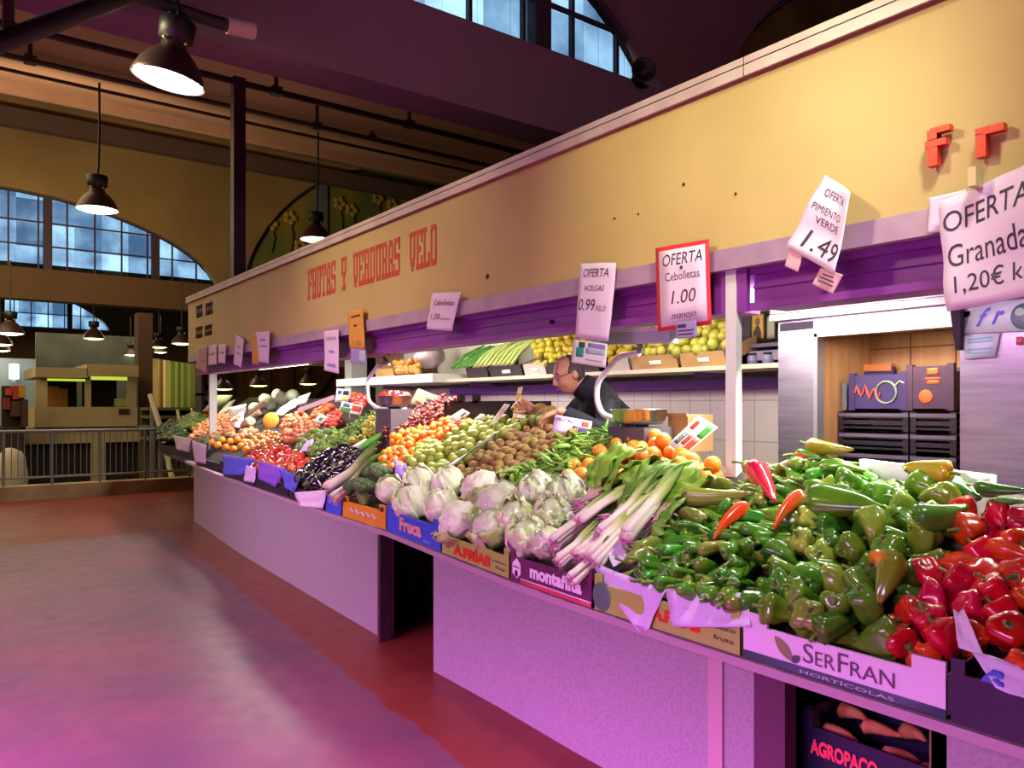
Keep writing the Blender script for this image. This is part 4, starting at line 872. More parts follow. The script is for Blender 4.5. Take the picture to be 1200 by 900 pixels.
o, S, sg = crate(599, 695, C_MON, 'maroon crate with white lettering and pink stripe under the spring onions', h=.108, tab_w=.06)
text_mb('montañita', S, .27, .34, .9, .86, off=sg*.003, bold=.05).build('lettering', M('print white', 'f4ecf4', .5), o)
rect_mb(S, .14, .0, 1, .14, off=sg*.002).build('stripe', M('stripe pink red', 'd83a5c', .5), o); rect_mb(S, .14, .16, 1, .2, off=sg*.002).build('thin_stripe', MATS['print white'], o)
b = MB(); hx = [S(.09+.065*math.sin(k*1.047), .55+.4*math.cos(k*1.047), sg*.002) for k in range(6)]; hx2 = [S(.09+.065*math.sin(k*1.047), .55+.4*math.cos(k*1.047), sg*.004) for k in range(6)]; b.hexa(hx, hx2); b.build('badge', MATS['print white'], o)
squiggle(S, .05, .58, .13, .64, sg*.005, .002, 3).build('badge_lettering', C_INK, o); b = MB(); b.ball(S(.09, .35, sg*.004), (.002, .013, .016), 10, 6); b.build('badge_mark', C_INK, o)
o, S, sg = crate(697, 869, C_KRA, 'kraft crate half covered by lilac paper under the long green peppers', h=.1, tab_w=.05)
text_mb('A.FRÍAS', S, .44, .3, .77, .86, off=sg*.003, bold=.06).build('lettering', MATS['print red'], o)
text_mb('producto', S, .82, .58, .98, .78, off=sg*.003).build('small_lettering', C_INK, o); text_mb('fruta', S, .85, .28, .97, .44, off=sg*.003).build('small_lettering', C_INK, o)
b = MB(); b.ball(S(.06, .55, sg*.001), (.003, .05, .055), 12, 8); b.build('printed_cabbage', M('print grey green', '5a7a6a', .5), o)
o, S, sg = crate(871, 1111, C_WHC, 'white crate with leaf emblem and grey stripe under the big green peppers', h=.105, tab_w=.14)
rect_mb(S, 0, 0, 1, .24, off=sg*.002).build('stripe', M('stripe slate', '4a5468', .5), o)
for tx, u0, v0, u1, v1 in (('S', .345, .38, .40, .9), ('ER', .41, .38, .51, .76), ('F', .525, .38, .575, .9), ('RAN', .585, .38, .79, .76)): text_mb(tx, S, u0, v0, u1, v1, off=sg*.003).build('lettering', M('print plum', '6a4a68', .5), o)
text_mb('HORTÍCOLAS', S, .33, .06, .79, .18, off=sg*.004).build('small_lettering', M('print pale violet', 'c8c0d8', .5), o)
def leaf(S, cu, cv, L, Wd, ang, off):
    b = MB(); n = 10; pts = []
    au, av = 1/(S.b-S.a).length, 1/(S.d-S.a).length
    for k in range(n+1):
        t = k/n; w = Wd*math.sin(math.pi*t)**.8
        for sgn2 in (-1, 1):
            x, y = t*L, sgn2*w; X_, Y_ = x*math.cos(ang)-y*math.sin(ang), x*math.sin(ang)+y*math.cos(ang); pts.append(S(cu+X_*au, cv+Y_*av, off))
    b.add(pts, [(2*k, 2*k+1, 2*k+3, 2*k+2) for k in range(n)]); return b
leaf(S, .29, .3, .085, .017, 2.35, sg*.003).build('leaf_emblem', M('leaf olive', '8a8858', .5), o); leaf(S, .285, .28, .035, .011, .75, sg*.004).build('small_leaf_emblem', MATS['stripe slate'], o)
o, S, sg = crate(1113, 1330, C_VD, 'dark violet carton crate of red peppers at the picture edge', h=.12, tab_w=.09)
# AGROPACO crate in the counter cupboard
y0, y1 = .99, 1.45; X0 = 2.28
b = MB(); h = .22; z0 = .2
b.box(X0, X0+.01, y0, y1, z0, z0+h); b.box(X0+.32, X0+.33, y0, y1, z0, z0+h); b.box(X0, X0+.33, y0, y0+.01, z0, z0+h+.04); b.box(X0, X0+.33, y1-.01, y1, z0, z0+h+.04); b.box(X0, X0+.33, y0, y1, z0, z0+.01); b.box(X0-.003, X0+.04, y0, y0+.04, z0, z0+h+.05); b.box(X0-.003, X0+.04, y1-.04, y1, z0, z0+h+.05)
o = b.build('cupboard_crate', M('crate navy', '1e1834', .4)); tag(o, 'navy crate with pink red lettering inside the counter cupboard', 'crate')
S = Sheet((X0-.001, y1, z0), (X0-.001, y0, z0), (X0-.001, y0, z0+h), (X0-.001, y1, z0+h)); sg = -1 if S.n.x > 0 else 1
text_mb('AGROPACO', S, .07, .6, .56, .83, off=sg*.003, bold=.05).build('lettering', M('print pink red', 'e84a5c', .5), o)
b = MB(); b.box(X0, X0+.36, y0, y1, .0, z0-.002); ob = b.build('lower_crate', C_CRT); tag(ob, 'black crate at the cupboard floor under the navy crate', 'crate')
# ================================================================== PAPER LINERS, PRICE CARDS
C_LIN = M('liner lilac', 'dcc8ec', .6); C_LINB = M('liner blue', '5a62d8', .6); C_LINP = M('liner purple', '8a5ad0', .6); C_LINW = M('liner white', 'e6dce6', .6)
def paper(label, pts, mat, wave=.012, seed=1, curl=0):
    S = Sheet(*pts, wave=wave, seed=seed, curl=curl); b = MB(); b.sheet(S, 10, 8, .0012); o = b.build('liner_paper', mat); return tag(o, label, 'paper')
F_ = lambda px, py, out=.02: fp(px, py, out)
paper('large lilac paper flap hanging over the kraft crate, left one', [F_(748, 741), F_(760, 738), on(783, 697, .02), on(693, 664, .03)], C_LIN, seed=2)
paper('lilac paper flap hanging over the kraft crate, right one', [F_(788, 735), F_(879, 735), on(883, 704, .03), on(784, 698, .03)], C_LIN, seed=3)
paper('small lilac paper fold between the spring onions and the long peppers', [on(722, 672, .03), on(740, 662, .03), on(734, 640, .04), on(712, 650, .04)], C_LIN, seed=4)
paper('pale lilac paper hanging below the aubergines', [F_(352, 593), F_(379, 596), F_(383, 574), F_(345, 577)], C_LINW, seed=5)
paper('blue paper hanging over the crate in front of the far oranges', [F_(262, 557), F_(284, 557), F_(299, 538), F_(261, 532)], C_LINB, seed=6)
paper('purple paper hanging over the crate left of the red tomatoes', [F_(303, 561), F_(323, 571), F_(335, 549), F_(302, 540)], C_LINP, seed=7)
paper('small blue paper at the crate below the red tomatoes', [F_(334, 571), F_(345, 578), F_(352, 559), F_(327, 549)], C_LINB, seed=8)
paper('lilac paper over the crate corner in front of the pineapples', [F_(228, 541), F_(241, 544), F_(242, 522), F_(225, 516)], C_LIN, seed=9)
paper('lilac paper over the crate of carrots', [F_(207, 527), F_(221, 530), F_(225, 514), F_(203, 510)], C_LIN, seed=10)
paper('small lilac paper strip between the blue and the purple paper', [F_(286, 564), F_(298, 566), F_(300, 548), F_(288, 545)], C_LIN, seed=11)
paper('white paper strip between the guavas and the kiwis', [on(512, 560, .015), on(520, 562, .05), on(588, 513, .05), on(578, 516, .015)], C_LINW, seed=12, wave=.02)
paper('purple paper at the corner of the mandarins and broccoli', [on(466, 562, .03), on(484, 568, .03), on(478, 547, .03), on(464, 544, .03)], C_LINP, seed=13, wave=.02)
paper('lilac paper edge under the lowest guavas', [on(484, 572, .02), on(514, 566, .02), on(512, 558, .03), on(486, 562, .03)], C_LIN, seed=14)
paper('white crumpled paper standing at the corner of the red pepper crate', [on(1126, 768, .03), on(1155, 775, .02), on(1138, 742, .08), on(1124, 738, .06)], C_LINW, seed=15, wave=.02)
paper('lilac paper under the red peppers at the picture edge', [F_(1166, 805, .015), F_(1225, 830, .015), on(1225, 795, .03), on(1142, 775, .03)], C_LIN, seed=16)
paper('blue paper scrap in the dark crate of red peppers', [F_(1148, 797, .012), F_(1176, 806, .012), on(1178, 796, .02), on(1165, 792, .02)], C_LINB, seed=17)
paper('lilac crumpled paper among the potatoes', [on(274, 507, .05), on(286, 505, .05), on(289, 487, .06), on(273, 489, .06)], C_LIN, seed=18, wave=.03)
paper('silvery plastic sheet lying in front of the melons', [on(323, 489, .05), on(334, 491, .05), on(358, 476, .06), on(348, 470, .06)], M('plastic silver', 'd0d4dc', .25), seed=19, wave=.02)
paper('white strip between the red tomatoes and the aubergines', [on(352, 531, .02), on(366, 531, .02), on(370, 518, .04), on(362, 521, .04)], C_LIN, seed=20)
C_CW = M('card white', 'f2efe2', .5); C_CY = M('card yellow', 'e8d890', .5); C_CG = M('card pale green', 'c8d0a8', .5); C_GRY = M('card grey', 'b0b0b4', .5)
PR = {'r': M('print card red', 'c83a2c', .5), 'g': M('print card green', '3a8a3a', .5), 'y': M('print card yellow', 'd8c030', .5), 'k': M('print card black', '1c1a22', .5), 'b': M('print card blue', '4a6a9a', .5), 'o': M('print card orange', 'd8803a', .5), 'v': M('print card violet', '3a1c6a', .5)}
def card(label, q, mat, bits=(), texts=(), lean=.02, depth=None, base=None):
    bx, by = base or ((q[0][0]+q[1][0])/2, max(q[0][1], q[1][1])); d0 = proj_d(on(bx, by)) if depth is None else depth
    c = [at(*q[0], d=d0), at(*q[1], d=d0), at(*q[2], d=d0+lean), at(*q[3], d=d0+lean)]
    S = Sheet(*c); b = MB(); b.sheet(S, 4, 4, .002); o = b.build('price_card', mat); tag(o, label, 'price card')
    s_ = 1 if S.n.dot(CP-c[0]) > 0 else -1
    for (u0, v0, u1, v1, k) in bits: rect_mb(S, u0, v0, u1, v1, off=s_*.002, th=.0008).build('printed_picture', PR[k], o)
    for (t, u0, v0, u1, v1) in texts: text_mb(t, S, u0, v0, u1, v1, off=s_*.003).build('lettering', C_INK, o)
    m = (S(.5, 0)+S(.5, .3))/2; 
    b = MB(); b.tube([S(.5, .4, -s_*.004), S(.5, 0, -s_*.004), S(.5, 0, -s_*.004)+Vector((0, 0, -.05))], .003, 5); b.build('card_stick', C_PEG, o)
    return o
def proj_d(p): return .6*p.x+.8*p.y
card('white price card with coloured fruit pictures standing on the oranges', [(783, 520), (801, 535), (841, 501), (819, 487)], C_CW, ((.62, .55, .92, .95, 'g'), (.62, .1, .92, .5, 'r'), (.36, .2, .58, .5, 'r'), (.1, .62, .3, .9, 'r'), (.1, .12, .32, .5, 'b'), (.14, .18, .28, .42, 'y')))
card('lilac price card headed FRUTAS standing on the green beans', [(646, 506), (691, 513), (694, 494), (651, 486)], M('card lilac', 'd8b8d8', .5), ((.52, .08, .92, .55, 'v'), (.56, .2, .66, .45, 'y'), (.74, .6, .92, .9, 'r')), (('FRUTAS', .06, .7, .48, .9),))
card('tall narrow yellow price card held up by the shopkeeper', [(599, 497), (604, 495), (613, 453), (607, 454)], C_CY, ((.2, .3, .8, .8, 'y'),), depth=5.05)
card('white slanted price card on the guavas beside the held card', [(573, 499), (584, 493), (598, 474), (591, 473)], C_CW, ((.3, .2, .4, .8, 'y'),), base=(590, 499))
card('small pale price card lying below the held card', [(604, 489), (617, 491), (616, 487), (606, 485)], C_CW, base=(612, 496))
card('white price card with a black number above the mandarins', [(525, 490), (539, 497), (551, 484), (542, 479)], C_CW, ((.72, .1, .9, .5, 'k'), (.5, .5, .7, .9, 'g')), base=(540, 500))
card('pale green price card right behind the mandarins', [(545, 479), (551, 486), (562, 480), (558, 470)], C_CG, base=(552, 488))
card('pale green card lying on top of the guavas', [(555, 492), (573, 493), (576, 487), (563, 485)], C_CG, base=(566, 495))
card('white price card standing among the red grapes', [(464, 486), (487, 484), (489, 472), (474, 473)], C_CW, ((.05, .1, .2, .5, 'k'),), base=(478, 488))
card('small black numbered price card among the red grapes', [(489, 482), (498, 480), (499, 471), (489, 473)], C_CW, ((.1, .1, .45, .9, 'k'), (.55, .2, .9, .9, 'k')), base=(494, 486))
card('grey printed card leaning behind the red grapes', [(478, 476), (516, 477), (521, 467), (490, 455)], C_GRY, ((.45, .25, .62, .6, 'k'), (.66, .3, .85, .7, 'r')), base=(500, 484))
card('white price card with black marks standing left of the near scale arm', [(392, 471), (408, 471), (411, 457), (395, 455)], C_CW, ((.1, .6, .4, .9, 'b'), (.5, .55, .9, .9, 'k'), (.5, .1, .8, .4, 'y')), base=(400, 492))
card('wide price card with red and green pictures above the green chillies', [(397, 482), (422, 487), (426, 476), (401, 470)], C_CW, ((.04, .04, .5, .5, 'g'), (.52, .3, .95, .9, 'r'), (.1, .55, .4, .9, 'b')), base=(410, 492))
card('white price card with a green blot on the pink tomatoes', [(367, 494), (377, 497), (384, 489), (375, 484)], C_CW, ((.35, .3, .7, .7, 'g'),), base=(373, 500))
card('silver price card standing on the melons', [(346, 476), (359, 473), (364, 460), (350, 465)], M('card silver', 'c4ccd0', .3), (), base=(354, 484))
card('white price card standing by the cabbages at the far end', [(269, 489), (288, 484), (289, 473), (266, 478)], C_CW, ((.2, .5, .8, .56, 'b'), (.2, .3, .7, .36, 'b')), base=(278, 492))
card('white green edged label lying on the small limes', [(412, 523), (432, 528), (447, 518), (428, 514)], C_CW, ((.7, .1, .95, .9, 'g'),), base=(430, 529))
card('tiny white price card on the far cucumbers', [(226, 492), (229, 492), (225, 478), (223, 478)], C_CY, base=(228, 497))
# ================================================================== SCALES
C_SCA = M('scale arm white', 'e4dce8', .3); C_SS = M('stainless bowl', 'b8b4ae', .22, metal=.95)
def scale(label, arm, bowl, disp, X, rb, dmat, deep=.075):
    pts = [at(*p, X=X) for p in arm]; fine = []
    for i, p in enumerate(pts):
        if 0 < i < len(pts)-1: ka, kb = [min(.3, .035/(pts[i+w]-p).length) for w in (-1, 1)]; fine += [p+(pts[i-1]-p)*ka, p+((pts[i-1]-p)*ka+(pts[i+1]-p)*kb)*.3, p+(pts[i+1]-p)*kb]
        else: fine.append(p)
    c = at(*bowl, X=X-.02); o = thing('weighing_scale', label, 'scale', (c.x, c.y, DZ(c.x, c.y)-.11))
    b = MB(); b.tube(fine, .016, 10); b.build('display_arm', C_SCA, o)
    b = MB(); b.lathe([(-deep, .05), (-deep, rb*.78), (-deep*.7, rb*.9), (-.004, rb), (0, rb*1.03), (.003, rb*1.02), (0, rb*.97), (-deep*.65, rb*.86), (-deep+.006, rb*.7), (-deep+.006, .01)], 28, Matrix.Translation(c)); b.build('weighing_bowl', C_SS, o)
    b = MB(); b.box(c.x-.1, c.x+.12, c.y-.13, c.y+.13, DZ(c.x, c.y)-.11, c.z-deep-.015); b.lathe([(-deep-.02, .05), (-deep+.001, .05)], 12, Matrix.Translation(c)); b.build('scale_body', M('scale body grey', '55505a', .5), o)
    q = [at(*p, X=X) for p in disp]; S = Sheet(q[0], q[1], q[2], q[3]); b = MB(); b.sheet(lambda u, v, of: S(u, v, of), 2, 2, .06, False); b.build('display_box', dmat, o)
    s_ = -1 if S.n.x > 0 else 1
    rect_mb(S, 0, .82, 1, 1, off=s_*.032, th=.003).build('display_top_edge', C_SCA, o)
    m = S(.5, 0); b = MB(); b.tube([pts[-1], pts[-1]+(m-pts[-1])*.6+Vector((0, 0, .0)), m+Vector((0, 0, .01))], .015, 8); b.build('display_neck', M('neck grey', '6a6a70', .4), o)
    return o
scale('white armed weighing scale with steel bowl right of the shopkeeper', [(752, 494), (724, 492), (706, 486), (699, 470), (700, 448), (726, 417), (749, 414)], (749, 480), [(714, 404), (790, 402), (790, 383), (714, 388)], 2.95, .15, M('display teal glass', 'b4ccca', .2))
scale('white armed weighing scale with red fruit in its bowl left of the grapes', [(462, 479), (441, 478), (432, 470), (430, 446), (444, 427), (456, 426)], (462, 464), [(435, 419), (462, 417), (461, 409), (434, 412)], 2.98, .145, M('display cream', 'd4d0bc', .4), deep=.09)
# ================================================================== PRODUCE
def grad_mat(name, stops, rough=.45, axis=2, noise_amt=.0, nscale=20):
    m = M(name, 'ffffff', rough); nt = m.node_tree; N, L = nt.nodes, nt.links
    tc = N.new('ShaderNodeTexCoord'); sx = N.new('ShaderNodeSeparateXYZ'); L.new(tc.outputs['Generated'], sx.inputs[0])
    cr = N.new('ShaderNodeValToRGB'); e = cr.color_ramp.elements
    while len(e) < len(stops): e.new(.5)
    for k, (p, c) in enumerate(stops): e[k].position = p; e[k].color = lin(c)
    nz = N.new('ShaderNodeTexNoise'); nz.inputs['Scale'].default_value = nscale; L.new(tc.outputs['Object'], nz.inputs[0])
    ad = N.new('ShaderNodeMath'); ad.operation = 'MULTIPLY_ADD'; ad.inputs[1].default_value = noise_amt; L.new(nz.outputs[0], ad.inputs[0])
    sb = N.new('ShaderNodeMath'); sb.operation = 'SUBTRACT'; sb.inputs[1].default_value = noise_amt/2; L.new(sx.outputs[axis], sb.inputs[0]); L.new(sb.outputs[0], ad.inputs[2])
    L.new(ad.outputs[0], cr.inputs[0]); L.new(cr.outputs[0], N['Principled BSDF'].inputs['Base Color']); return m
C_STEM = M('stem green', '6f8a3a', .5, var=.15); C_STEMP = M('stem pale', '9aa050', .5)
def pepper_proto(name, mat, L, r, lobes, amp, taper, bend, seed, rough_prof=.1, stem=.03, n=22, stem_mat=None, top=.86):
    rr = random.Random(seed); nz = 13; prof = []
    for i in range(nz):
        t = i/(nz-1); base = math.sin(math.pi*min(1, t*1.25+.02)/2)**.55 if t < .8 else 1
        w = (1-taper)+taper*t**.7
        end = 1 if t < top else math.sqrt(max(0, 1-((t-top)/(1-top))**2))*.68+.32
        prof.append((L*(t-.5), max(.003, r*base*w*end)))
    prof.append((L*.5-.006*r/.045, r*.2))
    off = [rr.uniform(-1, 1) for _ in range(6)]
    def fn(p, t, a):
        q = Vector((p.x, p.y, p.z)); k = 1+rough_prof*noise.noise(Vector((math.cos(a)*1.4+seed, math.sin(a)*1.4, t*3)))
        q.x *= k; q.y *= k
        q.x += bend*L*math.sin(math.pi*t)*.5+off[0]*.006*math.sin(t*6); q.y += off[1]*.05*L*math.sin(math.pi*t)
        q.z += .01*off[2]*math.cos(a*lobes+off[3])*(1 if t < .15 else 0)
        return q
    b = MB(); b.lathe(prof, n, None, lobes, amp, fn); body = b.mesh(name, mat)
    s = MB(); z = L*.5-.008; s.lathe([(z-.002, r*.34), (z+.003, r*.3), (z+.006, .007)], 10); s.tube([(0, 0, z), (.002, .001, z+stem*.5), (.012, .004, z+stem)], [.0065, .005, .006], 7); 
    return (name, body, [('stem', s.mesh('stem', stem_mat or C_STEM))])
def hs(name, h, **k):
    d = dict(rough=.22, var=.22, hue=.015, spec=.5, coat=.4); d.update(k); return M(name, h, **d)
C_RP = hs('red pepper skin', 'c8101a', second='d83a14', scale=6, lo=.52, hi=.7); C_GPL = hs('pale green pepper skin', '728f28', second='8fa838', scale=9); C_GP = hs('green pepper skin', '457c18', second='709a26', scale=9, lo=.42, hi=.66, hue=.02); C_GPD = hs('dark green pepper skin', '33701a', second='5a9022', scale=9, lo=.45, hi=.68)
C_IP = hs('italian pepper skin', '3f841c', second='6c9a2a', scale=12, lo=.45, hi=.65, var=.3); C_OLV = hs('olive pepper skin', '74862a', second='8a9040', scale=12, lo=.4, hi=.65)
C_TRN = hs('turning pepper skin', '7a8a20', second='e8691a', scale=7, lo=.46, hi=.54); C_RL = hs('long red pepper skin', 'd02a14', second='c01408', scale=9, var=.1); C_ORP2 = hs('orange long pepper skin', '8a7a20', second='e0501a', scale=8, lo=.4, hi=.52)
RED = [pepper_proto('red_pepper', C_RP, l, .053, 3+s % 2, .32, .2, .06, s, .2) for s, l in ((1, .105), (2, .12), (3, .1), (4, .13))]
GRN = [pepper_proto('green_pepper', (C_GP, C_GPD, C_GP, C_GPL, C_GP)[i], l, .052, 3+i % 2, .36, .34, .22*(-1)**i, 10+i, .3) for i, l in enumerate((.14, .12, .165, .135, .15))]
ITA = [pepper_proto('italian_pepper', (C_IP, C_IP, C_OLV, C_IP, C_GP)[i], l, .03, 3, .34, .6, bd, 20+i, .3, .045, 16) for i, (l, bd) in enumerate(((.2, .25), (.22, -.3), (.19, .4), (.21, .1), (.18, -.2)))]
TRN = [pepper_proto('turning_pepper', C_TRN, .15, .042, 3, .2, .2, .7, 31)]
ITR = [pepper_proto('long_red_pepper', C_RL, .17, .03, 3, .15, .55, .05, 41, .15), pepper_proto('orange_tipped_pepper', C_ORP2, .16, .024, 3, .15, .6, .1, 42, .15)]
PZ = {
 'red': [(1215, 800), (1165, 762), (1118, 738), (1090, 775), (1040, 768), (1040, 712), (1068, 690), (1096, 655), (1118, 622), (1130, 600), (1165, 588), (1215, 605)],
 'green': [(886, 726), (896, 672), (930, 632), (940, 600), (985, 575), (1000, 556), (1060, 560), (1130, 576), (1134, 594), (1112, 622), (1086, 655), (1055, 690), (1030, 712), (1030, 770), (960, 752)],
 'italian': [(742, 684), (752, 650), (800, 602), (828, 580), (866, 566), (900, 552), (975, 532), (1000, 550), (980, 575), (936, 600), (926, 632), (890, 672), (880, 704), (846, 706)]}
nid = 0
for k, (lift, sp) in enumerate(((-.055, .11), (0, .088))):
    for p in fill(PZ['red'], sp, .2, lift, .03, edge=.015):
        nid += 1; q = aimq((R.uniform(-1, .3), R.uniform(-1, 1), R.uniform(-.2, .9)))
        inst(R.choice(RED), p, q, R.uniform(.86, 1.04), 'glossy red bell pepper in the heap at the right edge', 'pepper', 'red bell peppers heaped in the end crate')
for k, (lift, sp) in enumerate(((-.055, .11), (0, .093))):
    for p in fill(PZ['green'], sp, .2, lift, .03):
        q = aimq((R.uniform(-1, .4), R.uniform(-1, 1), R.uniform(-.3, .8)))
        inst(R.choice(GRN), p, q, R.uniform(.85, 1.05), 'big green sweet pepper in the heap behind the white leaf crate', 'pepper', 'green sweet peppers heaped in the white crate')
C0 = on(800, 690)
for k, (lift, sp) in enumerate(((-.045, .085), (0, .068))):
    for p in fill(PZ['italian'], sp, .25, lift, .02):
        px, py = proj(p)
        if py > 640-(px-800)*.0 and px < 890: ax = (-1, R.uniform(-.5, .5), R.uniform(-.1, .45))      # stem ends towards the front
        else: ax = (R.uniform(-.6, .3), R.choice((-1, 1))*R.uniform(.5, 1), R.uniform(-.25, .3))
        inst(R.choice(ITA), p, aimq(ax), R.uniform(.85, 1.1), 'long slim green pepper in the heap between spring onions and sweet peppers', 'pepper', 'long green peppers heaped on lilac paper')
def place(proto, a, c, label, cat, lift=(.04, .04), sc=None, L=None, group=None, roll=None):
    p0, p1 = on(*a, lift[0]), on(*c, lift[1]); d = p1-p0; s = sc or d.length/L
    return inst(proto, (p0+p1)/2, aimq(d, roll), s, label, cat, group)
place(ITR[0], (912, 600), (890, 560), 'bright red long pepper lying on top of the slim green ones', 'pepper', (.05, .06), L=.17)
place(ITR[1], (842, 645), (882, 605), 'orange tipped slim pepper left of the bright red long one', 'pepper', (.05, .05), L=.16)
place(ITR[1], (912, 634), (948, 592), 'orange tipped slim pepper right of the bright red long one', 'pepper', (.05, .05), L=.16)
place(ITR[0], (962, 541), (938, 545), 'small red pepper at the top of the heap below the yellow green one', 'pepper', (.04, .04), L=.13)
place(pepper_proto('yellow_green_pepper', hs('yellow green skin', '9a9a22', second='b8a02a', scale=8), .18, .032, 3, .15, .4, .1, 52), (1004, 540), (950, 533), 'yellow green long pepper lying highest on the heap', 'pepper', (.05, .05), L=.18)
place(pepper_proto('olive_long_pepper', C_OLV, .2, .028, 3, .15, .5, .1, 53), (888, 592), (803, 594), 'thick olive long pepper lying across the slim green ones', 'pepper', (.055, .055), L=.2)
place(TRN[0], (1036, 722), (1030, 680), 'curved green and orange pepper beside the red peppers', 'pepper', (.05, .07), sc=1.1, roll=2.4)
BIGG = pepper_proto('light_green_pepper', hs('light green skin', '72962a', second='8cab38', scale=8), .115, .05, 4, .3, .12, .05, 61, .15)
place(BIGG, (1030, 650), (1028, 620), 'light green upright sweet pepper above the curved orange one', 'pepper', (.05, .08), sc=.95)
BIG2 = pepper_proto('broad_green_pepper', hs('broad green skin', '4a7a22', second='6a9a30', scale=8), .15, .055, 3, .22, .45, .05, 62)
place(BIG2, (1138, 612), (1078, 630), 'broad shiny green pepper lying just above the red ones', 'pepper', (.06, .06), L=.15)
place(pepper_proto('long_sweet_pepper', C_GP, .17, .045, 3, .2, .4, .1, 63), (1040, 612), (953, 604), 'long light green sweet pepper lying flat beside the orange tipped one', 'pepper', (.06, .06), L=.17)
place(pepper_proto('yellow_sweet_pepper', hs('yellow sweet skin', '8f9a1e', second='c8a024', scale=6), .16, .042, 3, .3, .12, .15, 64), (1064, 564), (1120, 572), 'yellowish sweet pepper at the back edge by the white board', 'pepper', (.06, .06), L=.16)
place(pepper_proto('dark_long_pepper', C_GPD, .2, .028, 3, .15, .5, .1, 65), (1215, 592), (1146, 584), 'dark long green pepper above the red peppers, upper one', 'pepper', (.05, .05), L=.2)
place(pepper_proto('dark_long_pepper', C_IP, .2, .026, 3, .15, .5, .05, 66), (1215, 606), (1168, 601), 'dark long green pepper above the red peppers, lower one', 'pepper', (.05, .05), L=.2)

# round fruit ---------------------------------------------------------------
def fruit(name, mat, r, sq=1, dim=.06, bumps=.0, seed=0, stem=None, nu=14, nv=10, lob=0):
    def fn(p, d):
        k = 1-dim*max(0, d.z-.75)*4+bumps*noise.noise(d*2.2+Vector((seed, 0, 0)))
        if lob: k *= 1+lob*math.cos(5*math.atan2(d.y, d.x))*(1-d.z*d.z)
        return p*k
    b = MB(); b.ball((0, 0, 0), (r, r, r*sq), nu, nv, fn); me = b.mesh(name, mat); kids = []
    if stem:
        s = MB(); z = r*sq*(1-dim)-.002; s.lathe([(z, stem[1]), (z+.003, stem[1]*.8), (z+.006, .001)], 6); kids = [(stem[0], s.mesh(stem[0], stem[2]))]
    return (name, me, kids)
C_ORG = M('orange peel', 'e8861a', .42, var=.1, hue=.015, second='f0a02c', scale=5, bump=(90, .25)); C_MAN = M('mandarin peel', 'ee7a10', .4, var=.1, hue=.012, bump=(120, .2))
C_GUA = M('green pear skin', '96a034', .5, var=.16, hue=.02, second='7e8434', scale=9, lo=.45, hi=.7); C_KIW = M('brown pear skin', '86602c', .65, var=.16, hue=.015, second='8f7c34', scale=10, lo=.45, hi=.7); C_TOM = hs('tomato skin', 'd8381a', var=.14, second='e05a1e', scale=8, lo=.5, hi=.7); C_TOMO = hs('orange tomato skin', 'd8641e', second='b8942c', scale=8, var=.15)
C_LIM = hs('lime skin', '5c8a24', second='7c983a', scale=10, coat=.1, rough=.4); C_PEA = hs('peach skin', 'c8543a', second='d09048', scale=10, coat=0, rough=.5); C_QUI = M('quince skin', 'c0a018', .5, var=.18, hue=.015, second='98901e', scale=8); C_PER = M('pear skin', '868a26', .5, var=.18, hue=.015, second='9a8e30', scale=8)
BR = ('fruit_button', .006, C_STEM)
def rows(protos, key, poly, sp, label, cat, group, lifts=(0,), mound=.015, sc=(.86, 1.1), jit=.3):
    mound *= 2
    for lf in lifts:
        for p in fill(poly, sp, jit, lf, mound): inst(R.choice(protos), p+NRM*R.uniform(-.012, .012), rq(), R.uniform(*sc), label, cat, group)
OR_ = [fruit('orange', C_ORG, .041, .96, .04, .03, s, ('orange_button', .005, C_STEMP)) for s in (0, 3)]
rows(OR_, 'o', [(690, 558), (704, 532), (732, 508), (780, 510), (846, 545), (846, 580), (800, 560), (735, 535), (705, 562)], .084, 'big orange in the pile in front of the stall post', 'orange', 'oranges piled behind the leafy bunches', (0, -.06), .03)
for a in ((668, 562), (676, 551), (683, 560), (692, 549)): inst(OR_[0], on(*a, .02), rq(), .95, 'orange in the small cluster beside the green beans', 'orange', 'loose oranges by the green beans')
MA_ = [fruit('mandarin', C_MAN, .035, .88, .05, .04, s, ('mandarin_button', .004, C_STEM), 12, 8) for s in (0, 3)]
rows(MA_, 'm', [(449, 552), (441, 540), (462, 516), (500, 498), (538, 490), (556, 497), (528, 508), (488, 521), (470, 545), (462, 556)], .066, 'mandarin in the bright orange pile beside the guavas', 'mandarin', 'mandarins piled behind the broccoli', (0, -.04), .025)
GU_ = [fruit('guava', C_GUA, .037, 1.08, .06, .06, s, ('guava_button', .004, C_KIW), 12, 8) for s in (0, 3, 5)]
rows(GU_, 'g', [(478, 566), (470, 550), (492, 522), (530, 508), (556, 493), (590, 484), (640, 490), (655, 497), (622, 500), (596, 512), (575, 512), (520, 548), (505, 566)], .071, 'small green guava in the pile between mandarins and kiwis', 'guava', 'green guavas piled beside the mandarins', (0, -.04), .025)
KI_ = [fruit('kiwi', C_KIW, .032, 1.25, .02, .06, s, None, 12, 8) for s in (0, 3, 5)]
rows(KI_, 'k', [(524, 562), (552, 540), (584, 524), (600, 512), (626, 501), (664, 503), (676, 512), (640, 535), (612, 546), (576, 572), (548, 571)], .064, 'brown kiwi in the pile beside the green beans', 'kiwi', 'brown kiwis piled beside the white paper', (0, -.035), .02)
b = MB(); a0, a1 = on(578, 576, .02), on(600, 558, .02); b.tube([a0, (a0+a1)/2, a1], .012, 6); o = b.build('crate_edge', C_CRT); tag(o, 'black crate edge bar between the kiwis and the green beans', 'crate')
for a in ((636, 484), (648, 487), (655, 492), (641, 492)): inst(KI_[0], on(*a, .03), rq(), 1.25, 'large brown kiwi under the shopkeeper\'s hand', 'kiwi', 'kiwis under the hand')
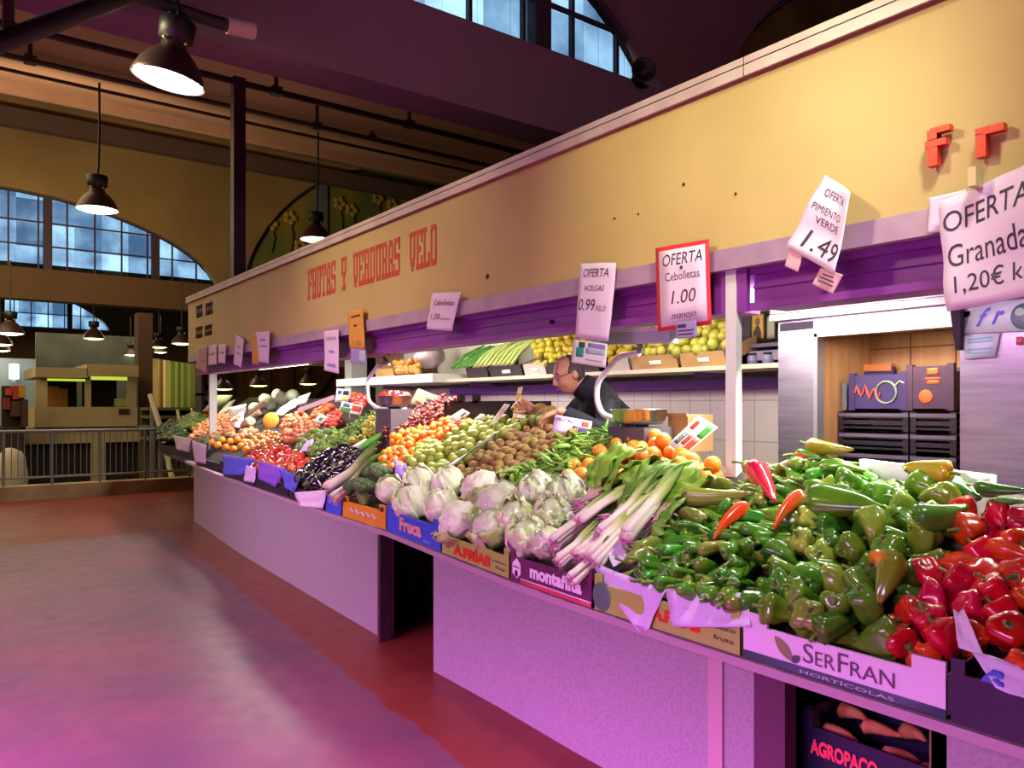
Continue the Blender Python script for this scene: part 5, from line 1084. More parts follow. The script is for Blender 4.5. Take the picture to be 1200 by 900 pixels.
# tomatoes, peaches, limes ... of the far part
TO_ = [fruit('tomato', C_TOM, .041, .86, .08, .03, s, ('calyx', .009, C_STEM), 12, 8, .02) for s in (0, 3)]
rows(TO_, 't', [(284, 556), (284, 542), (300, 530), (330, 523), (352, 530), (364, 545), (362, 566), (345, 569), (318, 561)], .08, 'round red tomato in the heap above the purple papers', 'tomato', 'red tomatoes heaped at the front', (0, -.045), .025)
OT_ = [fruit('vine_tomato', C_TOMO, .034, .86, .08, .03, s, ('calyx', .009, C_STEM), 12, 8, .02) for s in (0, 3)]
rows(OT_, 't', [(284, 532), (288, 518), (312, 506), (330, 508), (326, 520), (300, 528)], .068, 'orange to green tomato in the heap behind the red ones', 'tomato', 'orange green tomatoes behind the red ones', (0, -.04), .02)
PE_ = [fruit('peach', C_PEA, .036, .92, .08, .03, s, None, 12, 8) for s in (0, 3)]
rows(PE_, 'p', [(330, 518), (332, 504), (340, 492), (356, 486), (374, 499), (370, 510), (350, 516)], .07, 'rosy peach between the vine tomatoes and the limes', 'peach', 'rosy peaches in the far part', (0,), .02)
LI_ = [fruit('green_tomato', C_LIM, .036, .9, .06, .04, s, ('calyx', .008, C_STEM), 12, 8) for s in (0, 3)]
rows(LI_, 'l', [(344, 527), (348, 514), (366, 506), (392, 504), (420, 508), (422, 517), (398, 525), (372, 531)], .07, 'green round tomato in the pile behind the aubergines', 'tomato', 'green tomatoes behind the aubergines', (0, -.04), .02)
SP_ = [fruit('lime', C_LIM, .024, 1.1, .04, .03, s, None, 10, 7) for s in (0, 3)]
rows(SP_, 'l', [(384, 533), (392, 522), (412, 519), (416, 527), (402, 534)], .048, 'small lime beside the white green edged label', 'lime', 'small limes by the label')
RT_ = [fruit('cherry_tomato', C_TOM, .02, .95, .06, .02, s, None, 10, 7) for s in (0, 3)]
rows(RT_, 't', [(380, 500), (384, 486), (398, 480), (402, 486), (394, 496)], .038, 'little cherry tomato under the red and green picture card', 'tomato', 'cherry tomatoes under the picture card', (0, -.02), .02)
rows(TO_, 't', [(414, 478), (416, 466), (430, 464), (432, 476), (426, 482)], .066, 'red tomato behind the weighing scale arm', 'tomato', 'red tomatoes behind the scale arm', (.02,), .02)
rows(MA_, 'o', [(364, 490), (368, 482), (384, 474), (391, 476), (378, 486)], .06, 'orange fruit in the white edged box behind the peaches', 'mandarin', 'mandarins in the white edged box')
rows([fruit('apple', C_PEA, .037, .92, .1, .02, 1, None, 12, 8)], 'a', [(330, 502), (338, 490), (356, 487), (350, 498)], .072, 'pinkish apple below the silvery sheet', 'apple', 'pinkish apples below the silvery sheet', (.03,))
for a in ((257, 524), (266, 527), (275, 529), (284, 526), (262, 518), (271, 520), (280, 518), (290, 530), (288, 521), (250, 521)): inst(OR_[1], on(*a, .03), rq(), 1.05, 'loose orange above the blue paper in the far part', 'orange', 'loose oranges above the blue paper')
# box edge white
b = MB(); a0, a1 = on(352, 489, .06), on(393, 474, .06); b.hexa([a0, a1, a1+Vector((.02, 0, 0)), a0+Vector((.02, 0, 0))], [p+Vector((0, 0, .05)) for p in (a0, a1, a1+Vector((.02, 0, 0)), a0+Vector((.02, 0, 0)))]); o = b.build('white_box_edge', C_PAPW); tag(o, 'white edged fruit box wall behind the peaches', 'box')
# aubergines
C_AUB = M('aubergine skin', '1c0c26', .16, coat=.6, var=.2); C_CAL = M('aubergine calyx', '566030', .5)
def auber(s):
    b = MB(); L = .15; prof = [(-.075, .004), (-.07, .02), (-.055, .036), (-.03, .044), (0, .042), (.03, .034), (.055, .026), (.07, .02), (.075, .005)]
    b.lathe(prof, 16, None, 0, 0, lambda p, t, a: Vector((p.x+.012*math.sin(3.1*t)*(1 if s else -1), p.y, p.z))); c = MB()
    c.lathe([(.058, .0225), (.066, .0205), (.075, .016), (.08, .007)], 5); c.tube([(0, 0, .075), (.004, 0, .09), (.008, .003, .1)], [.006, .005, .006], 6)
    return ('aubergine', b.mesh('aubergine', C_AUB), [('calyx', c.mesh('calyx', C_CAL))])
AU = [auber(0), auber(1)]; AUZ = [(346, 584), (344, 568), (362, 552), (380, 540), (402, 527), (426, 531), (430, 548), (408, 560), (400, 576), (376, 588)]
for p in fill(AUZ, .115, .2, .01, .03):
    inst(R.choice(AU), p, aimq((R.uniform(-1, .6), R.uniform(-1, 1), R.uniform(-.1, .6))), (1.6, 1.6, R.uniform(1.0, 1.15)), 'shiny dark aubergine in the heap beside the leeks', 'aubergine', 'aubergines heaped beside the leeks')
for p in fill(AUZ, .12, .2, -.06, .02):
    inst(R.choice(AU), p, aimq((-1, R.uniform(-.8, .8), 0)), 1.2, 'shiny dark aubergine in the heap beside the leeks', 'aubergine', 'aubergines heaped beside the leeks')
# green beans
C_BEAN = M('flat bean skin', '6f9a2e', .42, var=.22, hue=.02, second='87a843', scale=20)
def bean(s):
    rr = random.Random(s); b = MB(); n = 9; L = .19; pts = []; k1, k2 = rr.uniform(-.035, .035), rr.uniform(-.02, .02)
    for i in range(n): t = i/(n-1); pts.append((k1*math.sin(math.pi*t), k2*math.sin(2*math.pi*t), L*(t-.5)))
    b.tube(pts, [.002, .008, .0115, .0128, .012, .0128, .0115, .008, .0015], 8, True, True, .36); return ('flat_bean', b.mesh('flat_bean', C_BEAN), [])
BE = [bean(s) for s in range(7)]
BZ = [(594, 572), (612, 549), (640, 538), (664, 518), (700, 506), (738, 499), (744, 508), (726, 512), (706, 530), (690, 552), (664, 560), (640, 570), (620, 584)]
for lf, sp in ((-.03, .07), (0, .05), (.014, .06)):
    for p in fill(BZ, sp, .45, lf, .035):
        inst(R.choice(BE), p, aimq((R.uniform(-1, .7), R.uniform(-.9, .9), R.uniform(-.35, .45))), R.uniform(.8, 1.1), 'flat green bean in the tangled pile below the lilac card', 'bean', 'flat green beans piled in the middle')
# chillies
CH = [pepper_proto('green_chilli', hs('chilli skin', '3f7a18', var=.25), .09, .009, 3, .1, .6, .1, 70+i, .1, .02, 7) for i in (0, 1)]
for p in fill([(398, 520), (402, 508), (424, 492), (448, 482), (454, 488), (436, 497), (428, 508), (416, 520)], .032, .4, .01, .02):
    inst(R.choice(CH), p, aimq((R.uniform(-1, .5), R.uniform(-1, 1), R.uniform(-.2, .3))), 1.1, 'thin green chilli in the pile beside the green grapes', 'pepper', 'green chillies piled by the grapes')
# grapes
def bunch(name, mat, s):
    rr = random.Random(s); b = MB()
    for i in range(42):
        t = rr.random()**.8; a = rr.uniform(0, 6.28); q = .052*(1-.72*t)*math.sqrt(rr.uniform(.35, 1))
        b.ball((q*math.cos(a), q*math.sin(a), .1-.2*t), .0125*rr.uniform(.9, 1.1), 8, 6)
    st = MB(); st.tube([(0, 0, .08), (.005, 0, .115), (.014, .004, .135)], .0035, 5); return (name, b.mesh(name, mat), [('stem', st.mesh('stem', C_STEMP))])
C_GR = hs('red grape skin', '7c2c34', second='9a4a44', scale=30, rough=.3, coat=.1); C_GG = hs('green grape skin', 'aab03a', second='c2bc50', scale=30, rough=.3, coat=.1)
GR = [bunch('red_grape_bunch', C_GR, s) for s in (1, 2)]; GG = [bunch('green_grape_bunch', C_GG, s) for s in (3, 4)]
for p in fill([(446, 516), (452, 500), (476, 486), (512, 474), (548, 478), (540, 487), (508, 494), (478, 506), (462, 516)], .085, .2, .02, .03):
    inst(R.choice(GR), p, aimq((R.uniform(-.2, 1), R.uniform(-1, 1), R.uniform(0, .6))), R.uniform(.95, 1.15), 'red grape bunch in the mound behind the mandarins', 'grapes', 'red grape bunches mounded together')
for p in fill([(422, 518), (428, 503), (440, 492), (462, 486), (468, 492), (452, 502), (442, 516)], .085, .2, .02, .03):
    inst(R.choice(GG), p, aimq((R.uniform(-.2, 1), R.uniform(-1, 1), R.uniform(0, .6))), R.uniform(.95, 1.1), 'pale green grape bunch beside the red grapes', 'grapes', 'green grape bunches beside the red ones')
# leafy heads --------------------------------------------------------------
C_CAU = M('cauliflower curd', 'f4f2e2', .7, second='e8e2c8', scale=40, bump=(120, .4)); C_CAB = M('cabbage leaf pale', 'dfe8b8', .55, second='f2f4dc', scale=9, lo=.4, hi=.62, stretch=(1, 1, .4)); C_CLF = M('outer leaf green', 'b4c470', .55, second='d2d8a0', scale=12)
C_LET = M('lettuce leaf', 'd8e4a4', .5, second='f4f6e0', scale=10, lo=.4, hi=.62)
def bag_mat():
    m = bpy.data.materials.new('clear bag film'); m.use_nodes = True; nt = m.node_tree; N, L = nt.nodes, nt.links; N.clear(); out = N.new('ShaderNodeOutputMaterial')
    tr = N.new('ShaderNodeBsdfTransparent'); tr.inputs[0].default_value = (1, 1, 1, 1); gl = N.new('ShaderNodeBsdfGlossy'); gl.inputs['Roughness'].default_value = .12; df = N.new('ShaderNodeBsdfTranslucent'); df.inputs[0].default_value = (1, 1, 1, 1)
    lw = N.new('ShaderNodeLayerWeight'); lw.inputs[0].default_value = .35; tc = N.new('ShaderNodeTexCoord'); nz = N.new('ShaderNodeTexNoise'); nz.inputs['Scale'].default_value = 26; nz.inputs['Detail'].default_value = 3; L.new(tc.outputs['Object'], nz.inputs[0])
    bp = N.new('ShaderNodeBump'); bp.inputs['Strength'].default_value = .7; bp.inputs['Distance'].default_value = .02; L.new(nz.outputs[0], bp.inputs['Height']); L.new(bp.outputs[0], gl.inputs['Normal']); L.new(bp.outputs[0], lw.inputs['Normal'])
    m1 = N.new('ShaderNodeMixShader'); m1.inputs[0].default_value = .12; L.new(tr.outputs[0], m1.inputs[1]); L.new(df.outputs[0], m1.inputs[2])
    mr = N.new('ShaderNodeMapRange'); mr.inputs[3].default_value = .07; mr.inputs[4].default_value = .45; L.new(lw.outputs['Fresnel'], mr.inputs[0])
    m2 = N.new('ShaderNodeMixShader'); L.new(mr.outputs[0], m2.inputs[0]); L.new(m1.outputs[0], m2.inputs[1]); L.new(gl.outputs[0], m2.inputs[2]); L.new(m2.outputs[0], out.inputs[0]); return m
C_BAG = bag_mat()
def leaf_wrap(b, r, a, spread, h0, h1, w, seed, ripple=.12):
    # a leaf hugging a ball of radius r from low h0 to high h1 around azimuth a
    def fn(u, v, o):
        th = h0+(h1-h0)*v; az = a+(u-.5)*w*(.55+.6*math.sin(math.pi*min(1, v*.8+.1)))
        rr = r*(1.0+spread*v*v)*(1+ripple*noise.noise(Vector((u*3+seed, v*3, seed)))*(.3+v))+o+.004*math.exp(-((u-.5)*14)**2)
        return Vector((rr*math.cos(th)*math.cos(az), rr*math.cos(th)*math.sin(az), rr*math.sin(th)))
    b.sheet(fn, 10, 8, .0015)
def head(name, kind, s, bag=False):
    rr = random.Random(s); kids = []; b = MB()
    if kind == 'cauli':
        b.ball((0, 0, 0), (.1, .1, .085), 40, 26, lambda p, d: p*(1+.14*noise.noise(d*3+Vector((s, 0, 0)))+.2*abs(noise.noise(d*5.5+Vector((0, s, 0))))+.06*noise.noise(d*16)) if d.z > -.3 else p*.9)
        l = MB()
        for k in range(7): leaf_wrap(l, .112, k*.9+rr.random(), .16, -1.2, rr.uniform(.0, .5), 1.1, s+k, .3)
        kids = [('outer_leaf', l.mesh('outer_leaf', C_CLF))]; me = b.mesh(name, C_CAU)
    else:
        mat = C_CAB if kind == 'cabbage' else C_LET
        b.ball((0, 0, 0), (.094, .094, .088), 40, 26, lambda p, d: p*(1+.08*noise.noise(d*3+Vector((s, 0, 0)))+.06*abs(math.sin(6*math.atan2(d.y, d.x)+2*d.z))*(1-abs(d.z))))
        l = MB()
        for k in range(11): leaf_wrap(l, .099+.003*(k % 3), k*.6+rr.random(), .06 if kind == 'cabbage' else .13, -1.2, rr.uniform(.2, 1.2), 1.25, s+k, .14 if kind == 'cabbage' else .3)
        me = b.mesh(name, mat); kids = [('outer_leaf', l.mesh('outer_leaf', mat))]
    if bag:
        g = MB(); g.ball((0, 0, 0), (.118, .112, .104), 36, 22, lambda p, d: p*(1+.12*noise.noise(d*2.6+Vector((s, 1, 0)))+.06*abs(noise.noise(d*7+Vector((s, 0, 2))))))
        g.tube([(.05, .1, .02), (.065, .135, .03), (.09, .17, .035)], [.03, .012, .035], 10, False)
        kids.append(('plastic_bag', g.mesh('plastic_bag', C_BAG)))
    return (name, me, kids)
HD = {'cab': [head('pale_cabbage', 'cabbage', s) for s in (1, 2)], 'cau': [head('cauliflower', 'cauli', s) for s in (3, 4)], 'bag': [head('bagged_lettuce', 'lettuce', s, True) for s in (5, 6)], 'bca': [head('bagged_cauliflower', 'cauli', s, True) for s in (7,)]}
HL = [(459, 577, 15, 'cab', 'smallest pale cabbage, leftmost beside the broccoli'), (492, 568, 17, 'cab', 'pale cabbage at the back between the broccoli and the purple paper'), (525, 570, 18, 'cab', 'round pale cabbage right under the kiwis'), (484, 591, 20, 'cab', 'ribbed pale cabbage at the left over the blue lettered crate'), (519, 597, 19, 'cab', 'ribbed pale cabbage at the right over the blue lettered crate'),
      (566, 577, 22, 'cau', 'cauliflower tilted up at the back beside the bean crate'), (541, 615, 24, 'cau', 'large cauliflower at the front left over the kraft lettered crate'), (587, 594, 24, 'bca', 'bagged cauliflower in the middle behind the front ones'), (577, 623, 20, 'bca', 'bagged cauliflower at the front right over the kraft lettered crate'),
      (606, 610, 19, 'bag', 'bagged lettuce in the middle over the crate corner'), (620, 634, 21, 'bag', 'bagged lettuce at the front left over the maroon crate'), (630, 580, 19, 'bag', 'bagged lettuce at the back just below the green beans'), (664, 585, 21, 'bag', 'bagged lettuce at the back next to the pink roots'), (650, 607, 19, 'bag', 'bagged lettuce right behind the spring onion tips'), (645, 640, 18, 'bag', 'bagged lettuce at the front beside the spring onion bulbs')]
for px, py, r, k, lb in HL:
    p = on(px, py, .02); s = r*proj_d(p)/900/.094
    inst(R.choice(HD[k]), p, aimq((R.uniform(-.9, -.3), R.uniform(-.5, .5), 1)), s, lb, 'cauliflower' if k in ('cau', 'bca') else 'cabbage' if k == 'cab' else 'lettuce')
# broccoli
C_BRO = M('broccoli green', '3e5632', .75, second='55683e', scale=60, bump=(160, .6))
for px, py, r, lb in ((424, 580, 20, 'grey green broccoli head at the front over the orange crate'), (443, 563, 19, 'greener broccoli head behind the front one')):
    p = on(px, py, .03); s = r*proj_d(p)/900; b = MB(); rr = random.Random(px)
    for k in range(30):
        a = k*2.4; q = math.sqrt((k+.5)/30); c = Vector((math.cos(a)*q*.85, math.sin(a)*q*.85, .55*math.sqrt(max(0, 1-q*q*.9))))*s
        b.ball(p+c, s*.27, 10, 7, lambda v, d: v*(1+.18*noise.noise(d*5+Vector((k, 0, 0)))))
    o = b.build('broccoli', C_BRO, None, p); tag(o, lb, 'broccoli')
    b = MB(); b.tube([p+Vector((0, 0, .3*s)), p+Vector((.02, 0, -.3*s)), p+Vector((.04, 0, -.7*s))], [.4*s, .3*s, .3*s], 10); b.build('stalk', M('broccoli stalk', '8a9a5a', .6), o)
# spring onions, leeks: bulb end at z=0, tips at z=1 (unit length)
C_SPR = grad_mat('spring onion stalk', [(0, 'c878a0'), (.08, 'ecd4d4'), (.45, 'f0e8d8'), (.65, 'b4c06a'), (1, '4a7a26')], .4, 2, .08); C_LEK = grad_mat('leek stalk', [(0, 'd8b890'), (.1, 'eee4cc'), (.45, 'd8dca8'), (.7, '7c9a44'), (1, '46702a')], .45, 2, .05)
C_ROOT = M('root pink', 'c06a9a', .7, second='e0b0c8', scale=60)
def stalks(name, mat, s, n, r0, spread, tip=.5, leafw=.02, flat=.5, rootmat=None):
    rr = random.Random(s); b = MB(); rt = MB(); lf = MB()
    for k in range(n):
        a = rr.uniform(0, 6.28); q = spread*math.sqrt(rr.random()); x, y = q*math.cos(a), q*math.sin(a)*flat; z0 = rr.uniform(0, .08); ex, ey = rr.uniform(-1, 1)*tip*.22, rr.uniform(-1, 1)*tip*.15
        pts = [(x, y, z0), (x, y, z0+.03), (x*.9, y*.9, .2), (x*.8, y*.8, .45), (x+ex*.4, y+ey*.4, .68), (x+ex, y+ey, .98)]
        b.tube(pts, [r0*.8, r0*1.15, r0, r0*.95, r0*1.05, r0*.35], 9, True, True)
        for m in range(6):
            aa = rr.uniform(0, 6.28); rt.tube([(x, y, z0+.004), (x+r0*.8*math.cos(aa), y+r0*.8*math.sin(aa), z0-.018), (x+r0*1.6*math.cos(aa), y+r0*1.6*math.sin(aa), z0-.03-rr.random()*.03)], [.004, .003, .001], 4)
    return (name, b.mesh(name, mat), [('roots', rt.mesh('roots', rootmat or C_ROOT))])
def leafblade(b, base, tip, w, seed, sag=.1, n=12, ruffle=.25):
    base, tip = Vector(base), Vector(tip); ax = tip-base; sd = ax.cross(Vector((0, 0, 1))).normalized(); up = sd.cross(ax).normalized(); L = ax.length
    def fn(u, v, o):
        wd = w*math.sin(math.pi*min(1, v*.93+.05))**.7; x = (u-.5)*2*wd
        rf = ruffle*w*noise.noise(Vector((u*3.3+seed, v*4, seed*.7)))*(.4+abs(u-.5)*2.5)
        return base+ax*v+sd*x+up*(sag*L*math.sin(math.pi*v)+rf-abs(u-.5)*w*.3+o)
    b.sheet(fn, 8, n, .0012)
SO = [stalks('spring_onion_bunch', C_SPR, s, n, .042, .1) for s, n in ((1, 9), (2, 8), (3, 10))]
ONE = stalks('thick_spring_onion', C_SPR, 9, 2, .055, .03)
BUL = [(678, 666, 735, 622, 0, 'spring onion bunch with pink roots lowest over the maroon crate', .04), (650, 650, 712, 605, 1, 'spring onion bunch leaning over the bagged lettuce', .05), (696, 672, 748, 620, 2, 'spring onion bunch right over the maroon crate corner', .05),
       (684, 630, 742, 590, 1, 'spring onion bunch in the middle under the leafy tops', .075), (708, 650, 770, 596, 0, 'spring onion bunch beside the thick white one', .07), (670, 690, 712, 655, 2, 'spring onion bunch hanging over the maroon crate edge', .03), (655, 668, 700, 634, 2, 'spring onion bunch low between lettuce and maroon crate', .03)]
for x0, y0, x1, y1, k, lb, lf in BUL:
    p0, p1 = on(x0, y0, lf), on(x1, y1, lf+.01); d = p1-p0; inst(SO[k], p0, aimq(d), d.length*1.25, lb, 'spring onion')
p0, p1 = on(738, 656, .09), on(812, 574, .11); inst(ONE, p0, aimq(p1-p0, 1.2), (p1-p0).length*.98, 'thickest white and green spring onion lying on top of the bunches', 'spring onion')
# leafy chard and spinach tops
C_CHA = M('chard leaf', '6a9424', .5, second='87a636', scale=14, lo=.4, hi=.62); C_CHD = M('spinach leaf dark', '527a22', .5, second='74943a', scale=14); C_RIB = M('leaf rib pink', 'c8a0a0', .5)
def leafy(label, roots, tips, w, mat, lf=.06, cat='spinach', name='spinach_bunch'):
    p0 = on(*roots, lf); o = thing(name, label, cat, p0); rt = MB(); st = MB()
    for i, (tx, ty, h) in enumerate(tips):
        t = on(tx, ty, h); b = MB(); m0 = p0.lerp(t, .32)+Vector((0, 0, .012*(i % 3))); leafblade(b, m0, t, w*R.uniform(.75, 1.05), i*1.7+roots[0], .14, 14, .55); b.build('leaf', mat, o)
        st.tube([p0+Vector((0, .01*(i-2), 0)), p0.lerp(t, .2)+Vector((0, 0, .01)), m0], [.009, .008, .006], 7)
    st.build('leaf_stems', C_RIB, o)
    for k in range(14): a = k*.45; rt.tube([p0, p0+Vector((-.02, .03*math.cos(a), .03*math.sin(a))), p0+Vector((-.045-.02*R.random(), .05*math.cos(a), .04*math.sin(a)-.01))], [.006, .004, .001], 4)
    rt.build('roots', C_ROOT, o)
leafy('leafy spinach bunch with magenta roots facing the lettuces', (690, 605), [(722, 552, .11), (745, 545, .12), (765, 548, .11), (735, 566, .13), (762, 566, .12), (716, 572, .1), (782, 556, .09), (750, 582, .1)], .06, C_CHA)
leafy('leafy spinach bunch with wilted tops behind the thick spring onion', (722, 622), [(752, 588, .09), (770, 574, .1), (790, 565, .09), (760, 604, .08), (800, 556, .08), (818, 560, .08), (786, 590, .07)], .05, C_CHD, .05)
leafy('dark chard bunch under the oranges at the post', (770, 620), [(812, 560, .08), (826, 556, .07), (838, 562, .06), (830, 574, .06), (812, 585, .06), (842, 572, .05)], .055, C_CHA, .04, 'chard', 'chard_bunch')
leafy('drooping green tops left of the olive long pepper', (760, 650), [(800, 605, .06), (790, 618, .06), (782, 632, .05), (812, 596, .06)], .03, C_CHD, .03, 'spring onion', 'spring_onion_bunch')
LEK = [stalks('leek_bunch', C_LEK, s, 6, .035, .06, .9, rootmat=M('root cream', 'cbb58c', .8)) for s in (4, 5)]
p0, p1 = on(386, 582, .06), on(450, 548, .1); inst(LEK[0], p0, aimq(p1-p0), ((p1-p0).length*1.7,)*2+((p1-p0).length*1.1,), 'leek bunch with cream roots lying over the blue crate', 'leek')
p0, p1 = on(392, 592, .05), on(440, 560, .06); inst(LEK[1], p0, aimq(p1-p0), ((p1-p0).length*1.7,)*2+((p1-p0).length*1.1,), 'lower leek bunch half under the broccoli', 'leek')
p0, p1 = on(426, 533, .06), on(452, 518, .07); b = MB(); b.tube([p0, p0.lerp(p1, .5), p1], [.025, .03, .02], 10); o = b.build('green_leek', M('leek top green', '4f8a34', .4)); tag(o, 'short bright green leek end beside the mandarins', 'leek')
# far vegetables ------------------------------------------------------------
def longveg(name, mat, L, r, seed, tip=.3, bend=.1, stem=None):
    return pepper_proto(name, mat, L, r, 6, .06, tip, bend, seed, .1, .01, 12, stem or C_STEM, .9)
C_CUC = hs('cucumber skin', '3a6a22', second='6a8a34', scale=14, var=.2, rough=.4, coat=.1); C_CUD = hs('dark courgette skin', '1e3a1c', second='2c4a22', scale=14, rough=.35, coat=.1); C_SWP = M('sweet potato skin', 'b4643a', .7, var=.12, second='c88a5a', scale=14); C_POT = M('potato skin', 'c0906a', .75, var=.12, second='a87a58', scale=14); C_YUC = M('squash tan skin', 'c8a888', .6, var=.1)
CU = [longveg('cucumber', C_CUC, .22, .026, 81), longveg('cucumber', C_CUC, .2, .028, 82)]; CD = [longveg('courgette', C_CUD, .2, .03, 83), longveg('courgette', C_CUD, .18, .03, 84)]
for p in fill([(216, 502), (222, 492), (232, 486), (242, 489), (238, 502), (228, 506)], .06, .2, .03, .02): inst(R.choice(CU), p, aimq((R.uniform(-1, -.3), R.uniform(.3, 1), .1)), 1.15, 'green cucumber behind the dark courgettes at the far end', 'cucumber', 'green cucumbers at the far end')
for p in fill([(190, 518), (192, 502), (204, 495), (222, 494), (222, 508), (214, 518)], .07, .2, .02, .02): inst(R.choice(CD), p, aimq((R.uniform(-1, -.3), R.uniform(-.6, 1), .1)), 1.15, 'dark courgette furthest left on the counter', 'courgette', 'dark courgettes furthest left')
SW = [longveg('sweet_potato', C_SWP, .17, .034, 85, .5, .15, C_SWP), longveg('sweet_potato', C_SWP, .15, .037, 86, .5, .1, C_SWP)]
for p in fill([(226, 516), (232, 505), (256, 489), (282, 488), (284, 498), (268, 510), (250, 516)], .07, .2, .02, .02): inst(R.choice(SW), p, aimq((R.uniform(-1, .2), R.uniform(-1, 1), .1)), 1.1, 'reddish sweet potato between the cucumbers and the crumpled paper', 'sweet potato', 'sweet potatoes at the far end')
PO = [fruit('potato', C_POT, .04, 1.3, 0, .2, s, None, 12, 8) for s in (1, 4)]
rows(PO, 'p', [(262, 512), (272, 506), (292, 500), (300, 506), (288, 514)], .08, 'pale brown potato below the crumpled lilac paper', 'potato', 'potatoes below the crumpled paper')
YU = [longveg('butternut_squash', C_YUC, .24, .05, 87, .35, .1, C_YUC)]
for i, (a, c) in enumerate((((292, 494), (308, 487)), ((284, 503), (298, 500)), ((294, 489), (316, 478)))): place(YU[0], a, c, ('tan butternut squash beside the crumpled paper', 'tan butternut squash lying lowest by the crumpled paper', 'tan butternut squash below the melons')[i], 'squash', (.05, .06), L=.24)
C_MEL = M('melon skin', 'a4b88a', .6, var=.12, second='c4ceaa', scale=16); MEL = [fruit('melon', C_MEL, .09, 1.35, .02, .04, s, ('melon_stem', .008, C_STEMP), 18, 12) for s in (1, 2)]
for i, (px, py, s) in enumerate(((300, 481, 1), (318, 476, 1.05), (332, 469, 1.05), (344, 466, 1), (312, 470, .95), (326, 464, .9))): inst(MEL[i % 2], on(px, py, .02), aimq((R.uniform(-.4, .4), 1, .3)), s, 'pale green melon in the pile at the back of the far part', 'melon', 'pale green melons')
C_CBD = M('chard white stalk', 'dfe6c8', .5); b = MB()
for i in range(5): a, c = on(258+i*2, 489-i, .04), on(272+i*1.5, 476-i*.6, .07); b.tube([a, a.lerp(c, .5), c], [.02, .022, .012], 8)
o = b.build('chard_stalks', C_CBD); tag(o, 'white chard stalks behind the sweet potatoes', 'chard')
C_PUM = M('pumpkin flesh', 'd8a032', .6); p = on(320, 497, .05); b = MB(); mx = Matrix.Translation(p) @ aimq((-.7, -.75, .3), 0).to_matrix().to_4x4(); b.lathe([(-.05, .02), (-.04, .07), (-.015, .095), (0, .1)], 22, mx); o = b.build('pumpkin_half', M('pumpkin rind', 'a8782a', .6), None, p); tag(o, 'cut pumpkin half facing the aisle above the tomatoes', 'pumpkin')
b = MB(); b.lathe([(0, .098), (.003, .095), (.004, .01)], 22, mx); b.build('cut_face', C_PUM, o)
# pineapples / fennel tops at the front of the far part
C_PIN = M('pineapple tops', '7c8460', .6, var=.1)
for i, (px, py) in enumerate(((240, 521), (247, 518), (262, 517))):
    p = on(px, py, .02); b = MB()
    for k in range(16): a = k*2.4; t = .25+.75*k/16; b.tube([p, p+Vector((-.05, .05*math.cos(a)*t, .06*math.sin(a)*t+.02)), p+Vector((-.1, .13*math.cos(a)*t, .11*math.sin(a)*t))], [.012, .009, .001], 5)
    o = b.build('artichoke_bunch', C_PIN, None, p); tag(o, ('spiky grey green bunch leftmost above the lilac paper', 'spiky grey green bunch in the middle above the lilac paper', 'spiky grey green bunch beside the loose oranges')[i], 'artichoke')
# red fruit box with white lid at the far end
S = Sheet(*[at(*p, d=12.2) for p in ((237, 482), (258, 482), (273, 463), (255, 463))]); mb = rect_mb(S, 0, 0, 1, 1, 0, .02, 2, 2); o = mb.build('red_box', M('box white top', 'd8d8d8', .5)); tag(o, 'red box with white slanting lid next to the thin white post', 'box')
a, c = at(237, 482, d=12.2), at(258, 482, d=12.2); e = at(273, 463, d=12.9); b = MB(); dn = Vector((0, 0, -.1))
b.hexa([a+dn, c+dn, e+dn, e+dn+(a-c)], [a, c, e, e+(a-c)]); b.build('box_side', M('box red', 'b02a1c', .5), o)
b = MB(); q = at(268, 470, d=12.2); b.box(q.x-.05, q.x+.05, q.y-.05, q.y+.3, DZ(q.x, q.y)-.1, q.z-.05); b.build('box_stand', C_DARK, o)
# red fruit in the far scale bowl
for k, (x, y, z) in enumerate([(2.36+.09*i+.01*(j % 2), 1.07+.1*j, .36+.045*i+.02*(j % 2)) for i in range(3) for j in range(4)]): inst(SW[k % 2], (x, y, z), aimq((R.uniform(-1, 1), 1, R.uniform(-.2, .2))), .75, 'pinkish root in the navy crate inside the counter cupboard', 'sweet potato', 'roots in the cupboard crate')
c0 = at(462, 464, X=2.96)
for k in range(14):
    a = k*2.4; q = .105*math.sqrt((k+.5)/14); inst(TO_[k % 2], c0+Vector((q*math.cos(a), q*math.sin(a), .02-.2*q)), rq(), .9, 'red fruit heaped in the bowl of the far weighing scale', 'tomato', 'red fruit in the far scale bowl')

